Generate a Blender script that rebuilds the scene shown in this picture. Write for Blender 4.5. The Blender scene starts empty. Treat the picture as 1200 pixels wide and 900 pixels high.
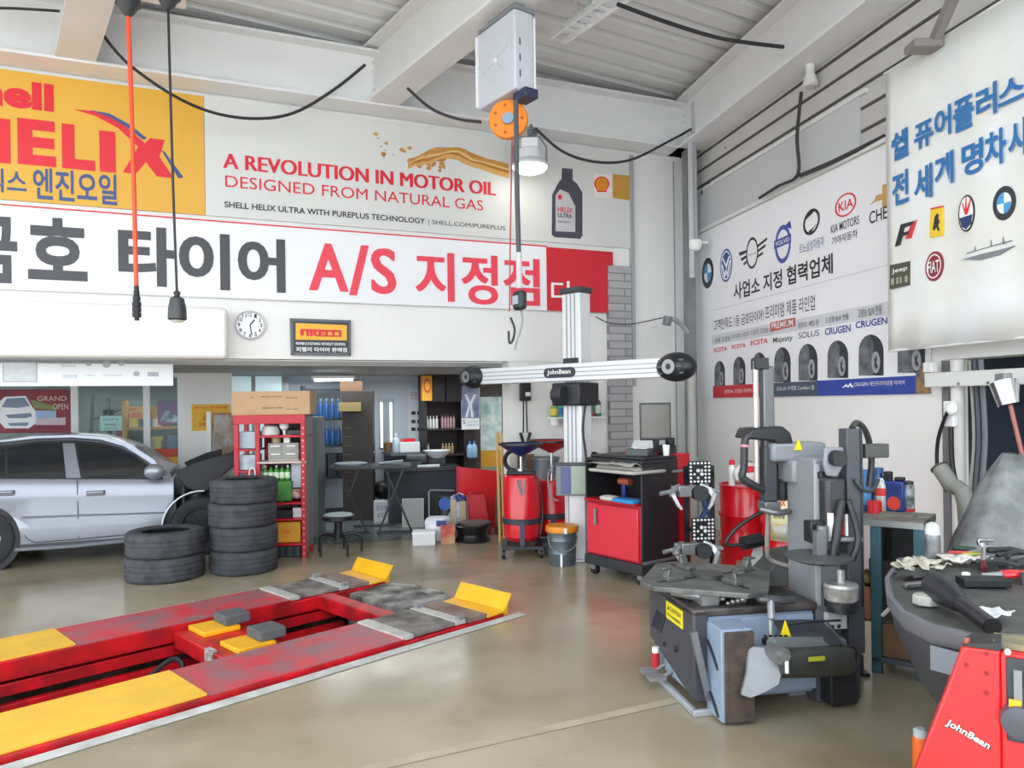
import bpy, bmesh, math, random
from mathutils import Vector, Matrix
PI = math.pi
sc = bpy.context.scene
random.seed(7)
# ---------------------------------------------------------------- camera, light, exposure
FPX, PCX, PCY, ROLL, EYE = 880.0, 600.0, 472.0, 0.013, 1.7
cam = bpy.data.cameras.new('camera'); camo = bpy.data.objects.new('camera', cam)
sc.collection.objects.link(camo); sc.camera = camo
cam.sensor_width = 36; cam.lens = FPX / 1200 * 36; cam.shift_y = (PCY - 450) / 1200
cam.clip_start = .05
cr, sr = math.cos(ROLL), math.sin(ROLL)
camo.matrix_world = Matrix(((cr, sr, 0, 0), (0, 0, -1, 0), (-sr, cr, 0, EYE), (0, 0, 0, 1)))
sc.view_settings.view_transform = 'Standard'; sc.view_settings.look = 'None'
sc.view_settings.exposure = 0.78; sc.view_settings.gamma = 1; sc.view_settings.use_curve_mapping = False
w = bpy.data.worlds.new('sky'); sc.world = w; w.use_nodes = True
bg = w.node_tree.nodes['Background']; bg.inputs[0].default_value = (.86, .93, 1, 1); bg.inputs[1].default_value = 2.3
def lamp(name, kind, loc, energy, size=1, size_y=None, rot=(0, 0, 0), col=(1, 1, 1)):
    l = bpy.data.lights.new(name, kind); l.energy = energy; l.color = col
    if kind == 'AREA':
        l.size = size
        if size_y: l.shape = 'RECTANGLE'; l.size_y = size_y
    else: l.shadow_soft_size = size
    o = bpy.data.objects.new(name, l); o.location = loc; o.rotation_euler = rot
    sc.collection.objects.link(o); return o
# ---------------------------------------------------------------- helpers
COL = sc.collection
def lin(h):
    h = h.lstrip('#'); c = [int(h[i:i+2], 16) / 255 for i in (0, 2, 4)]
    return tuple(x / 12.92 if x <= .04045 else ((x + .055) / 1.055) ** 2.4 for x in c) + (1,)
MATS = {}
def mat(h, rough=.5, metal=0, var=0, scale=6, h2=None, bump=0, coat=0, emit=0, alpha=1, trans=0, stretch=None):
    key = (h, rough, metal, var, scale, h2, bump, coat, emit, alpha, trans, stretch)
    if key in MATS: return MATS[key]
    m = bpy.data.materials.new('paint_' + h.strip('#')); m.use_nodes = True
    nt = m.node_tree; p = nt.nodes['Principled BSDF']
    p.inputs['Base Color'].default_value = lin(h); p.inputs['Roughness'].default_value = rough
    p.inputs['Metallic'].default_value = metal
    if coat: p.inputs['Coat Weight'].default_value = coat; p.inputs['Coat Roughness'].default_value = .08
    if emit: p.inputs['Emission Color'].default_value = lin(h); p.inputs['Emission Strength'].default_value = emit
    if alpha < 1: p.inputs['Alpha'].default_value = alpha
    if trans: p.inputs['Transmission Weight'].default_value = trans
    if var or h2 or bump:
        tc = nt.nodes.new('ShaderNodeTexCoord'); n = nt.nodes.new('ShaderNodeTexNoise')
        n.inputs['Scale'].default_value = scale; n.inputs['Detail'].default_value = 5
        src = tc.outputs['Object']
        if stretch:
            mp = nt.nodes.new('ShaderNodeMapping'); mp.inputs['Scale'].default_value = stretch
            nt.links.new(src, mp.inputs[0]); src = mp.outputs[0]
        nt.links.new(src, n.inputs['Vector'])
        if var or h2:
            r = nt.nodes.new('ShaderNodeValToRGB'); c = lin(h)
            c2 = lin(h2) if h2 else tuple(x * (1 - var) for x in c[:3]) + (1,)
            r.color_ramp.elements[0].position = .36; r.color_ramp.elements[1].position = .66
            r.color_ramp.elements[0].color = c2; r.color_ramp.elements[1].color = c
            nt.links.new(n.outputs['Fac'], r.inputs[0]); nt.links.new(r.outputs[0], p.inputs['Base Color'])
        if bump:
            b = nt.nodes.new('ShaderNodeBump'); b.inputs['Strength'].default_value = bump; b.inputs['Distance'].default_value = .01
            nt.links.new(n.outputs['Fac'], b.inputs['Height']); nt.links.new(b.outputs[0], p.inputs['Normal'])
    MATS[key] = m; return m
def uv(px, py):
    u, v = px - PCX, py - PCY
    return (u - ROLL * v) / FPX, (v + ROLL * u) / FPX
def at(px, py, Y):
    a, b = uv(px, py); return Vector((a * Y, Y, EYE - b * Y))
def F(px, py, z=0.0):
    a, b = uv(px, py); Y = (EYE - z) / b; return Vector((a * Y, Y, z))
class Wall:
    "a vertical plane: origin, heading; s runs to the right as seen from the room"
    def __init__(s, o, ang): s.o = Vector((o[0], o[1])); s.ang = ang; s.b = Vector((math.cos(ang), math.sin(ang))); s.n = Vector((s.b.y, -s.b.x))
    def hit(s, px, py, off=0):
        a, b = uv(px, py); o = s.o + s.n * off; r = Vector((a, 1))
        Y = o.dot(s.n) / r.dot(s.n); q = r * Y - o
        return q.dot(s.b), EYE - b * Y
    def pt(s, t, z, off=0):
        q = s.o + s.b * t + s.n * off; return Vector((q.x, q.y, z))
class B:
    def __init__(s): s.v = []; s.f = []
    def add(s, vs, fs):
        k = len(s.v); s.v += [tuple(x) for x in vs]; s.f += [tuple(i + k for i in f) for f in fs]; return s
    def box(s, c, d, rz=0, M=None, tx=1, ty=1):
        x, y, z = [q / 2 for q in d]; out = []
        for zz in (-z, z):
            kx, ky = (tx, ty) if zz > 0 else (1, 1)
            for (a, b) in ((-x, -y), (x, -y), (x, y), (-x, y)):
                p = Vector((a * kx, b * ky, zz))
                if rz: p = Matrix.Rotation(rz, 3, 'Z') @ p
                if M is not None: p = M @ p
                out.append(p + Vector(c))
        return s.add(out, [(3, 2, 1, 0), (4, 5, 6, 7), (0, 1, 5, 4), (1, 2, 6, 5), (2, 3, 7, 6), (3, 0, 4, 7)])
    def bb(s, a, b): return s.box([(a[i] + b[i]) / 2 for i in range(3)], [abs(b[i] - a[i]) for i in range(3)])
    def cyl(s, p0, p1, r, r1=None, n=16, cap=True):
        r1 = r if r1 is None else r1; p0, p1 = Vector(p0), Vector(p1); d = (p1 - p0).normalized()
        a = d.orthogonal().normalized(); b = d.cross(a); vs = []
        for p, q in ((p0, r), (p1, r1)):
            vs += [p + (a * math.cos(t) + b * math.sin(t)) * q for t in [2 * PI * i / n for i in range(n)]]
        fs = [(i, (i + 1) % n, n + (i + 1) % n, n + i) for i in range(n)]
        if cap: fs += [tuple(range(n - 1, -1, -1)), tuple(range(n, 2 * n))]
        return s.add(vs, fs)
    def tube(s, pts, r, n=8, smooth=0):
        pts = [Vector(p) for p in pts]
        if smooth: pts = spline(pts, smooth)
        a = None; vs = []
        for i, p in enumerate(pts):
            d = (pts[min(i + 1, len(pts) - 1)] - pts[max(i - 1, 0)]).normalized()
            a = d.orthogonal().normalized() if a is None else (a - d * a.dot(d)).normalized()
            b = d.cross(a); rr = r[min(len(r) - 1, round(i * (len(r) - 1) / max(1, len(pts) - 1)))] if isinstance(r, (list, tuple)) else r
            vs += [p + (a * math.cos(t) + b * math.sin(t)) * rr for t in [2 * PI * k / n for k in range(n)]]
        m = len(pts)
        fs = [(i * n + k, i * n + (k + 1) % n, (i + 1) * n + (k + 1) % n, (i + 1) * n + k) for i in range(m - 1) for k in range(n)]
        fs += [tuple(range(n - 1, -1, -1)), tuple(range((m - 1) * n, m * n))]
        return s.add(vs, fs)
    def lathe(s, prof, n=24, c=(0, 0, 0), M=None, closed=False, sx=1, sy=1):
        vs = []
        for r, z in prof:
            for i in range(n):
                t = 2 * PI * i / n; p = Vector((r * math.cos(t) * sx, r * math.sin(t) * sy, z))
                if M is not None: p = M @ p
                vs.append(p + Vector(c))
        m = len(prof)
        fs = [(i * n + k, i * n + (k + 1) % n, ((i + 1) % m) * n + (k + 1) % n, ((i + 1) % m) * n + k) for i in range(m if closed else m - 1) for k in range(n)]
        if not closed: fs += [tuple(range(n - 1, -1, -1)), tuple(range((m - 1) * n, m * n))]
        return s.add(vs, fs)
    def prism(s, pts, y0, y1):
        n = len(pts); vs = [(x, y0, z) for x, z in pts] + [(x, y1, z) for x, z in pts]
        return s.add(vs, [tuple(range(n)), tuple(range(2 * n - 1, n - 1, -1))] + [(i, n + i, n + (i + 1) % n, (i + 1) % n) for i in range(n)])
    def prismz(s, pts, z0, z1):
        n = len(pts); vs = [(x, y, z0) for x, y in pts] + [(x, y, z1) for x, y in pts]
        return s.add(vs, [tuple(range(n - 1, -1, -1)), tuple(range(n, 2 * n))] + [(i, (i + 1) % n, n + (i + 1) % n, n + i) for i in range(n)])
    def ball(s, c, r, n=12, M=None):
        if not isinstance(r, (tuple, list)): r = (r, r, r)
        prof = [(math.sin(PI * i / n), -math.cos(PI * i / n)) for i in range(n + 1)]
        prof[0] = (.001, -1); prof[-1] = (.001, 1); vs = []
        k = B().lathe(prof, n * 2)
        for p in k.v:
            q = Vector((p[0] * r[0], p[1] * r[1], p[2] * r[2]))
            vs.append((M @ q if M is not None else q) + Vector(c))
        return s.add(vs, k.f)
    def loft(s, rings, cap=True, loop=True):
        n = len(rings[0]); vs = [p for r in rings for p in r]
        fs = [(i * n + k, i * n + (k + 1) % n, (i + 1) * n + (k + 1) % n, (i + 1) * n + k) for i in range(len(rings) - 1) for k in range(n if loop else n - 1)]
        if cap: fs += [tuple(range(n - 1, -1, -1)), tuple(range((len(rings) - 1) * n, len(rings) * n))]
        return s.add(vs, fs)
def spline(pts, k):
    out = []; P = [pts[0]] + list(pts) + [pts[-1]]
    for i in range(1, len(P) - 2):
        a, b, c, d = P[i - 1], P[i], P[i + 1], P[i + 2]
        for j in range(k):
            t = j / k
            out.append(.5 * ((2 * b) + (c - a) * t + (2 * a - 5 * b + 4 * c - d) * t * t + (3 * b - a - 3 * c + d) * t ** 3))
    out.append(pts[-1]); return out
def obj(name, b, m, parent=None, bev=0, ang=35, label=None, seg=2, kind=None, group=None):
    me = bpy.data.meshes.new(name); me.from_pydata(b.v, [], b.f)
    bm = bmesh.new(); bm.from_mesh(me); bmesh.ops.recalc_face_normals(bm, faces=bm.faces); bm.to_mesh(me); bm.free()
    me.polygons.foreach_set('use_smooth', [True] * len(me.polygons)); me.set_sharp_from_angle(angle=math.radians(ang))
    me.materials.append(m); o = bpy.data.objects.new(name, me); COL.objects.link(o)
    if parent: o.parent = parent
    if bev:
        q = o.modifiers.new('bevel', 'BEVEL'); q.width = bev; q.segments = seg; q.limit_method = 'ANGLE'; q.angle_limit = .6
    if label: o['label'] = label
    if kind: o['kind'] = kind
    if group: o['group'] = group
    return o
def struct(name, b, m, bev=0, parent=None):
    o = obj(name, b, m, parent, bev)
    if not parent: o['kind'] = 'structure'
    return o
def tag(o, label, cat, group=None):
    o['label'] = label; o['category'] = cat
    if group: o['group'] = group
    return o
def thing(name, label, cat, loc=(0, 0, 0), rz=0, group=None):
    o = bpy.data.objects.new(name, None); COL.objects.link(o); o.empty_display_size = .1
    o.location = loc; o.rotation_euler = (0, 0, rz); return tag(o, label, cat, group)
def single(name, b, m, label, cat, loc=(0, 0, 0), rz=0, group=None, bev=0, ang=35):
    o = obj(name, b, m, None, bev, ang); o.location = loc; o.rotation_euler = (0, 0, rz); return tag(o, label, cat, group)
def dup(root, loc, rz=None, label=None):
    r = root.copy(); COL.objects.link(r); r.location = loc
    if rz is not None: r.rotation_euler = (0, 0, rz)
    if label: r['label'] = label
    for ch in list(root.children):
        c = ch.copy(); COL.objects.link(c); c.parent = r
        for g in ch.children:
            d = g.copy(); COL.objects.link(d); d.parent = c
    return r
_T = {}
def text_geo(s, off=0.0):
    if (s, off) in _T: return _T[(s, off)]
    c = bpy.data.curves.new('lettering', 'FONT'); c.body = s; c.offset = off; c.resolution_u = 4
    o = bpy.data.objects.new('lettering', c); COL.objects.link(o)
    me = bpy.data.meshes.new_from_object(o.evaluated_get(bpy.context.evaluated_depsgraph_get()))
    V = [tuple(q.co) for q in me.vertices]; Fc = [tuple(p.vertices) for p in me.polygons]
    bpy.data.objects.remove(o); bpy.data.curves.remove(c); bpy.data.meshes.remove(me)
    _T[(s, off)] = (V, Fc); return V, Fc
def text(b, s, x0, z0, x1, z1, y=0, bold=.012, shear=0, M=None, rise=0):
    "lettering of s stretched into the box x0..x1, z0..z1 of the local XZ plane, facing -Y"
    V, Fc = text_geo(s, bold)
    if not V: return
    ax, bx = min(q[0] for q in V), max(q[0] for q in V); ay, by = min(q[1] for q in V), max(q[1] for q in V)
    out = []
    for q in V:
        t = (q[0] - ax) / (bx - ax); k = (q[1] - ay) / (by - ay)
        p = Vector((x0 + t * (x1 - x0) + shear * k * (z1 - z0), y, z0 + k * (z1 - z0) + rise * t))
        out.append(M @ p if M is not None else p)
    b.add(out, Fc)
def ell(cx, cz, rx, rz, n=28, a0=0, a1=2 * PI):
    return [(cx + rx * math.cos(a0 + (a1 - a0) * i / n), cz + rz * math.sin(a0 + (a1 - a0) * i / n)) for i in range(n)]
def ring2(b, cx, cz, rx, rz, k, y0, y1, n=28):
    "a flat ring, inner radius k times the outer"
    o, i = ell(cx, cz, rx, rz, n), ell(cx, cz, rx * k, rz * k, n)
    for j in range(n):
        q = (j + 1) % n; b.prism([o[j], o[q], i[q], i[j]], y0, y1)
class Sign:
    "a flat sign on a wall: local x along the wall, z up, front at -y"
    def __init__(s, W, name, label, cat, off, p0, thick=.02):
        s.W = W; s.off = off; s.s0, s.z0 = W.hit(*p0, off); s.th = thick
        s.t = thing(name, label, cat, W.pt(s.s0, s.z0, off), W.ang)
    def p(s, px, py):
        a, z = s.W.hit(px, py, s.off); return a - s.s0, z - s.z0
    def panel(s, pts, m, name='panel', y=0):
        b = B().prism([s.p(*q) for q in pts], y, y + s.th); return obj(name, b, m, s.t)
    def shape(s, name, polys, m, lay=1, px=True, label=None):
        b = B()
        for q in polys: b.prism([s.p(*k) for k in q] if px else q, -.002 * lay, .001)
        return obj(name, b, m, s.t, label=label)
    def text(s, rows, m, name='lettering', lay=1, bold=.012):
        b = B()
        for i, r in enumerate(rows):
            st, (xa, ya), (xb, yb) = r[:3]; sh = r[3] if len(r) > 3 else 0
            a, z = s.p(xa, ya); a2, z2 = s.p(xb, yb)
            text(b, st, a, z, a2, z2, -.002 * lay - .001 - .0008 * (i % 6), bold, sh)
        return obj(name, b, m, s.t)
# ---------------------------------------------------------------- the setting
WHITE = mat('#e9e9e6', .55, var=.06, scale=1.5); WALLW = mat('#f1f0ec', .6, var=.05, scale=1.2)
STEELW = mat('#ededed', .4, var=.05, scale=2); GREYM = mat('#8b8d90', .45, .3); BLACK = mat('#17181b', .45); BLK2 = mat('#25272b', .4)
RED = mat('#d3151f', .3, coat=.3); REDD = mat('#b0121c', .4, var=.2, scale=5); YEL = mat('#f3b41c', .4, var=.12, scale=9)
CHROME = mat('#c9ccd0', .18, 1); ALU = mat('#b9bcc0', .35, .8); DKGREY = mat('#4a4d52', .45); RUBBER = mat('#2a2b2e', .8, var=.25, scale=14)
CARD = mat('#b48b63', .8, var=.12, scale=8); CARDD = mat('#8f6a49', .8, var=.15, scale=8); PAPER = mat('#ecece8', .6)
NAVY = mat('#26307a', .4); BLUE = mat('#1f5fae', .35); ORANGE = mat('#f2871d', .4)
WB = Wall((2.55, 10.5), math.atan(.42)); WR = Wall((2.53, 10.5), math.atan2(-.977, .211))
WI = Wall(WB.pt(0, 0, -3.3)[:2], WB.ang)          # back wall of the room behind
WS = Wall(WB.pt(0, 0, -2.45)[:2], WB.ang)         # shop front behind the car
ZF = 2.22
# floor with the lift pit cut out
LO = Vector((-.05, 6.0)); LANG = math.radians(45.2); LE = Vector((math.cos(LANG), math.sin(LANG))); LP = Vector((-LE.y, LE.x))
def L2(e, p, z=0): q = LO + LE * e + LP * p; return Vector((q.x, q.y, z))
PITL, PITW = 6.6, 2.26
def floor_mat():
    m = bpy.data.materials.new('epoxy_floor'); m.use_nodes = True; nt = m.node_tree; p = nt.nodes['Principled BSDF']
    tc = nt.nodes.new('ShaderNodeTexCoord')
    def noise(s, d, rough=.6):
        n = nt.nodes.new('ShaderNodeTexNoise'); n.inputs['Scale'].default_value = s; n.inputs['Detail'].default_value = d; n.inputs['Roughness'].default_value = rough
        nt.links.new(tc.outputs['Object'], n.inputs['Vector']); return n
    def ramp(n, a, ca, b, cb):
        r = nt.nodes.new('ShaderNodeValToRGB'); r.color_ramp.elements[0].position = a; r.color_ramp.elements[1].position = b
        r.color_ramp.elements[0].color = ca; r.color_ramp.elements[1].color = cb; nt.links.new(n.outputs['Fac'], r.inputs[0]); return r
    base = ramp(noise(.5, 3, .5), .3, lin('#8f836a'), .68, lin('#aea38b'))
    st = ramp(noise(.9, 5, .55), .5, (0, 0, 0, 1), .78, (1, 1, 1, 1))
    mx = nt.nodes.new('ShaderNodeMixRGB'); mx.inputs[2].default_value = lin('#655538'); nt.links.new(base.outputs[0], mx.inputs[1])
    mu = nt.nodes.new('ShaderNodeMath'); mu.operation = 'MULTIPLY'; mu.inputs[1].default_value = .6
    nt.links.new(st.outputs[0], mu.inputs[0]); nt.links.new(mu.outputs[0], mx.inputs[0])
    sp = ramp(noise(9, 4), .7, (0, 0, 0, 1), .76, (1, 1, 1, 1)); mx2 = nt.nodes.new('ShaderNodeMixRGB'); mx2.inputs[2].default_value = lin('#b5aea0')
    mu2 = nt.nodes.new('ShaderNodeMath'); mu2.operation = 'MULTIPLY'; mu2.inputs[1].default_value = .35
    nt.links.new(sp.outputs[0], mu2.inputs[0]); nt.links.new(mu2.outputs[0], mx2.inputs[0]); nt.links.new(mx.outputs[0], mx2.inputs[1])
    nt.links.new(mx2.outputs[0], p.inputs['Base Color'])
    rr = ramp(noise(2.2, 5), .3, (.13,) * 3 + (1,), .75, (.3,) * 3 + (1,)); nt.links.new(rr.outputs[0], p.inputs['Roughness'])
    p.inputs['IOR'].default_value = 1.48
    return m
FM = floor_mat()
fb = B(); hole = [L2(-PITL, 0), L2(0, 0), L2(0, PITW), L2(-PITL, PITW)]
big = [(14, 2.5), (3, 22), (-14, 16), (-9, -12)]
big = [L2(-24, -18), L2(16, -18), L2(16, 20), L2(-24, 20)]
for i in range(4):
    j = (i + 1) % 4; fb.add([big[i], big[j], hole[j], hole[i]], [(0, 1, 2, 3)])
struct('floor', fb, FM)
ab = B(); ab.add([(-16, -14, .006), (12, -14, .006), (9, 1.2, .006), (-16, 1.2, .006)], [(0, 1, 2, 3)]); struct('floor_apron', ab, mat('#dcdad4', .8, var=.1, scale=1))  # pale ground out of view, added to bounce light up to the ceiling
pb = B()
for a, c in (((-PITL, 0), (0, 0)), ((0, 0), (0, PITW)), ((0, PITW), (-PITL, PITW)), ((-PITL, PITW), (-PITL, 0))):
    pb.add([L2(*a), L2(*c), L2(*c, -.5), L2(*a, -.5)], [(0, 1, 2, 3)])
pb.add([L2(-PITL, 0, -.49), L2(0, 0, -.49), L2(0, PITW, -.49), L2(-PITL, PITW, -.49)], [(0, 1, 2, 3)])
struct('trim_1', pb, mat('#857c72', .8, h2='#5a5048', scale=4)).name = 'trim_1'
cb = B()   # pale concrete kerb round the pit
def kerb(e0, p0, e1, p1, z=.004): cb.add([L2(e0, p0, z), L2(e1, p0, z), L2(e1, p1, z), L2(e0, p1, z)], [(0, 1, 2, 3)])
kerb(-PITL, -.10, .12, .0); kerb(-PITL, PITW, 0, PITW + .08); 
struct('trim_2', cb, mat('#c9ccca', .6, h2='#a9a9a2', scale=5))
lb = B(); a, c = F(428, 902), F(792, 821); d = (c - a).normalized().cross(Vector((0, 0, 1))) * .035
lb.add([a - d + Vector((0, 0, .003)), c - d + Vector((0, 0, .003)), c + d + Vector((0, 0, .003)), a + d + Vector((0, 0, .003))], [(0, 1, 2, 3)])
struct('trim_3', lb, mat('#bab09a', .5, h2='#a0957c', scale=3))
ib = B(); q = [WB.pt(-6.3, .004, -.9), WB.pt(-1.9, .004, -.2), WB.pt(-1.9, .004, -3.3), WB.pt(-6.3, .004, -3.3)]
ib.add(q, [(0, 1, 2, 3)]); struct('trim_4', ib, mat('#6f7a76', .25, h2='#5d6a68', scale=2))
# upper back wall with fascia, lower pieces
def wbox(W, s0, s1, z0, z1, o0, o1): # o = offset toward the room
    b = B(); 
    pts = [W.pt(s0, 0, o0), W.pt(s1, 0, o0), W.pt(s1, 0, o1), W.pt(s0, 0, o1)]
    return b.prismz([(p.x, p.y) for p in pts], z0, z1)
sx = lambda px, py=430: WB.hit(px, py)[0]
struct('wall_back', wbox(WB, -13, .3, ZF, 5.9, -.25, 0), WALLW)
struct('wall_back_lower', wbox(WB, sx(597), .3, 0, ZF, -.25, -.02), WALLW)
struct('trim_5', wbox(WB, -13, sx(266), ZF - .02, 2.74, 0.0, .26), mat('#f4f3ee', .5), .04)      # pale box along the fascia
struct('ceiling_soffit', wbox(WB, -13, .2, ZF - .06, ZF - .0, -3.5, -.26), mat('#a9aaa8', .6))
struct('wall_inner', wbox(WI, WI.hit(258, 480)[0], 2, 0, ZF, -.2, 0), mat('#c3cdd6', .6))
struct('wall_inner_side', wbox(WB, .1, .3, 0, ZF, -3.3, -.25), WALLW)
# tiled brick pilaster
def brick_mat():
    m = bpy.data.materials.new('grey_brick'); m.use_nodes = True; nt = m.node_tree; p = nt.nodes['Principled BSDF']
    tc = nt.nodes.new('ShaderNodeTexCoord'); mp = nt.nodes.new('ShaderNodeMapping'); mp.inputs['Rotation'].default_value = (PI / 2, 0, 0)
    bk = nt.nodes.new('ShaderNodeTexBrick'); bk.inputs['Color1'].default_value = lin('#b4b3b2'); bk.inputs['Color2'].default_value = lin('#a5a4a4'); bk.inputs['Mortar'].default_value = lin('#7f7f80')
    bk.inputs['Scale'].default_value = 1; bk.inputs['Brick Width'].default_value = .5; bk.inputs['Row Height'].default_value = .1; bk.inputs['Mortar Size'].default_value = .008
    nt.links.new(tc.outputs['Object'], mp.inputs[0]); nt.links.new(mp.outputs[0], bk.inputs['Vector']); nt.links.new(bk.outputs['Color'], p.inputs['Base Color']); p.inputs['Roughness'].default_value = .8
    return m
b0 = WB.hit(714, 420, .06)[0]; b1 = WB.hit(741, 420, .06)[0]
o = struct('trim_6', B().bb((0, -.06, 0), (b1 - b0, .0, WB.hit(728, 312, .06)[1])), brick_mat()); o.location = WB.pt(b0, 0, 0); o.rotation_euler.z = WB.ang
gs = WB.hit(792, 400, .012)[0]
struct('trim_7', wbox(WB, gs - .006, gs + .006, 0, 5, 0, .012), mat('#9b9c9e', .6))
gs = WB.hit(742, 300, .1)[0]
struct('trim_8', wbox(WB, gs, gs + .05, 1.9, 5, 0, .06), mat('#a7a9ab', .6))
# corner column (steel) and its pipe
cs = WB.hit(803, 400)[0]
struct('trim_9', wbox(WB, cs, cs + .2, 0, 5.1, 0, .12), mat('#c6c7c8', .5), .01)
cc = at(810, 420, 9.95)
struct('trim_10', B().box((cc.x + .03, cc.y + .16, 2.55), (.11, .16, 5.1), .2), mat('#85888c', .5, var=.2, scale=3))
# right wall: banner zone, siding above, opening to a dark store at the near end
tr = lambda px, py=430: WR.hit(px, py)[0]
T1 = tr(1103); T2 = T1 + 1.8
struct('wall_right', wbox(WR, -.1, T1, 0, 3.98, -.25, 0), WALLW)
struct('wall_right_over', wbox(WR, T1, 9.9, 2.0, 3.98, -.25, 0), WALLW)
struct('wall_right_near', wbox(WR, T2, 14, 0, 3.98, -.25, 0), WALLW)  # run on behind the camera, out of view, to darken the right side
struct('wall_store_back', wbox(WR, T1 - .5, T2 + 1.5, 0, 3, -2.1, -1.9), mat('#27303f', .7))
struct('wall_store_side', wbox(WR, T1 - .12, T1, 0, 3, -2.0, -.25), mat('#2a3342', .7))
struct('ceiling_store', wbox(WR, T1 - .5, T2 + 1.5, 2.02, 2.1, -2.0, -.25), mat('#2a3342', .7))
sb = B()
for k in range(9):  # horizontal siding slats under the beam
    z = 3.98 + k * .21
    P = [WR.pt(-.1, 0, -.02), WR.pt(9.9, 0, -.02), WR.pt(9.9, 0, -.05), WR.pt(-.1, 0, -.05)]
    vs = [WR.pt(-.1, z, .012), WR.pt(9.9, z, .012), WR.pt(9.9, z + .19, 0), WR.pt(-.1, z + .19, 0), WR.pt(-.1, z + .2, -.03), WR.pt(9.9, z + .2, -.03), WR.pt(9.9, z, -.03), WR.pt(-.1, z, -.03)]
    sb.add(vs, [(0, 1, 2, 3), (3, 2, 5, 4), (4, 5, 6, 7), (7, 6, 1, 0)])
gp = B()
for k in range(9): P = [WR.pt(.0, 0, .0), WR.pt(9.8, 0, .0), WR.pt(9.8, 0, .016), WR.pt(.0, 0, .016)]; gp.prismz([(p.x, p.y) for p in P], 4.165 + k * .21, 4.19 + k * .21)
struct('trim_23', gp, mat('#4f4c49', .7))
struct('wall_right_siding', sb, mat('#c9c6c2', .5, var=.08, scale=2))
zz = WR.hit(900, 216, .05)[1]
struct('trim_11', wbox(WR, .05, 3.6, 4.0, 4.5, 0, .04), mat('#c3c4c5', .5), .006)
struct('trim_12', wbox(WR, .0, 9.9, 3.96, 4.0, 0, .05), mat('#dededc', .5))
struct('trim_13', wbox(WR, .0, 3.7, 4.5, 4.54, 0, .05), mat('#dededc', .5))
# ceiling deck: trapezoid ribs
CA = math.radians(30); cd = Vector((math.cos(CA), math.sin(CA))); cn = Vector((-cd.y, cd.x)); ZC = 5.82
db = B(); prof = []
k = -5.0
while k < 21: prof += [(k, ZC), (k + .19, ZC), (k + .215, ZC + .07), (k + .285, ZC + .07)]; k += .31
for (a, za), (c, zc) in zip(prof[:-1], prof[1:]):
    qs = [cd * -16 + cn * a, cd * 12 + cn * a, cd * 12 + cn * c, cd * -16 + cn * c]
    db.add([(qs[0].x, qs[0].y, za), (qs[1].x, qs[1].y, za), (qs[2].x, qs[2].y, zc), (qs[3].x, qs[3].y, zc)], [(0, 1, 2, 3)])
co = struct('ceiling', db, mat('#e8e8e7', .5, var=.05, scale=.8))
bm = bmesh.new(); bm.from_mesh(co.data)          # trim the deck to the building
for pl, no in ((WB.pt(0, 0, -.2), Vector((-WB.n.x, -WB.n.y, 0))), (WR.pt(0, 0, -.2), Vector((-WR.n.x, -WR.n.y, 0))), (Vector((0, 1.2, 0)), Vector((0, -1, 0)))):
    bmesh.ops.bisect_plane(bm, geom=bm.verts[:] + bm.edges[:] + bm.faces[:], plane_co=pl, plane_no=no, clear_outer=True)
bm.to_mesh(co.data); bm.free()
# steel beams
def ibeam(name, a, c, zb, h, wd, m):
    a, c = Vector(a), Vector(c); d = (c - a).normalized(); n = Vector((-d.y, d.x)) ; b = B()
    for (w2, z0, z1) in ((wd / 2, zb, zb + .03), (.03, zb + .03, zb + h - .03), (wd / 2, zb + h - .03, zb + h)):
        pts = [a - n * w2, c - n * w2, c + n * w2, a + n * w2]; b.prismz([(p.x, p.y) for p in pts], z0, z1)
    return struct(name, b, m)
ZB = 5.06
ibeam('trim_14', WB.pt(-13, 0, .2)[:2], WB.pt(.2, 0, .2)[:2], ZB, .62, .34, STEELW)
BD = Vector((-.574, .819))   # heading of the roof beams
def roofbeam(name, px, py):
    e = F(px, py, ZB + .1); e = Vector((e.x, e.y)); ibeam(name, e + BD * .2, e - BD * 9, ZB + .02, .66, .34, mat('#e4e4e2', .4, var=.05, scale=2)); return e
E1 = roofbeam('trim_15', 437, 122); E2 = roofbeam('trim_16', 88, 62)
e0 = Vector(WR.pt(-.1, 0, .2)[:2]); ibeam('trim_17', e0, Vector(WR.pt(9.3, 0, .2)[:2]), ZB + .0, .66, .36, STEELW)
pb = B(); 
for (E, dx) in ((E1, .0),):
    d = BD; n = Vector((d.y, -d.x)); p = E - d * .12
    for k in range(5):
        for s in (-1, 1):
            q = p + n * .035 * s; pb.cyl((q.x, q.y, ZB + .12 + k * .1), (q.x + n.x * .02 * s, q.y + n.y * .02 * s, ZB + .12 + k * .1), .014, n=8)
q = Vector(WR.pt(.22, 0, .24)[:2])
for k in range(5):
    for j in (0, .09):
        a = WR.pt(.25 + j, ZB + .12 + k * .09, .235); pb.cyl(a, a + Vector((WR.n.x, WR.n.y, 0)) * .02, .014, n=8)
struct('trim_18', pb, STEELW)
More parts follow.
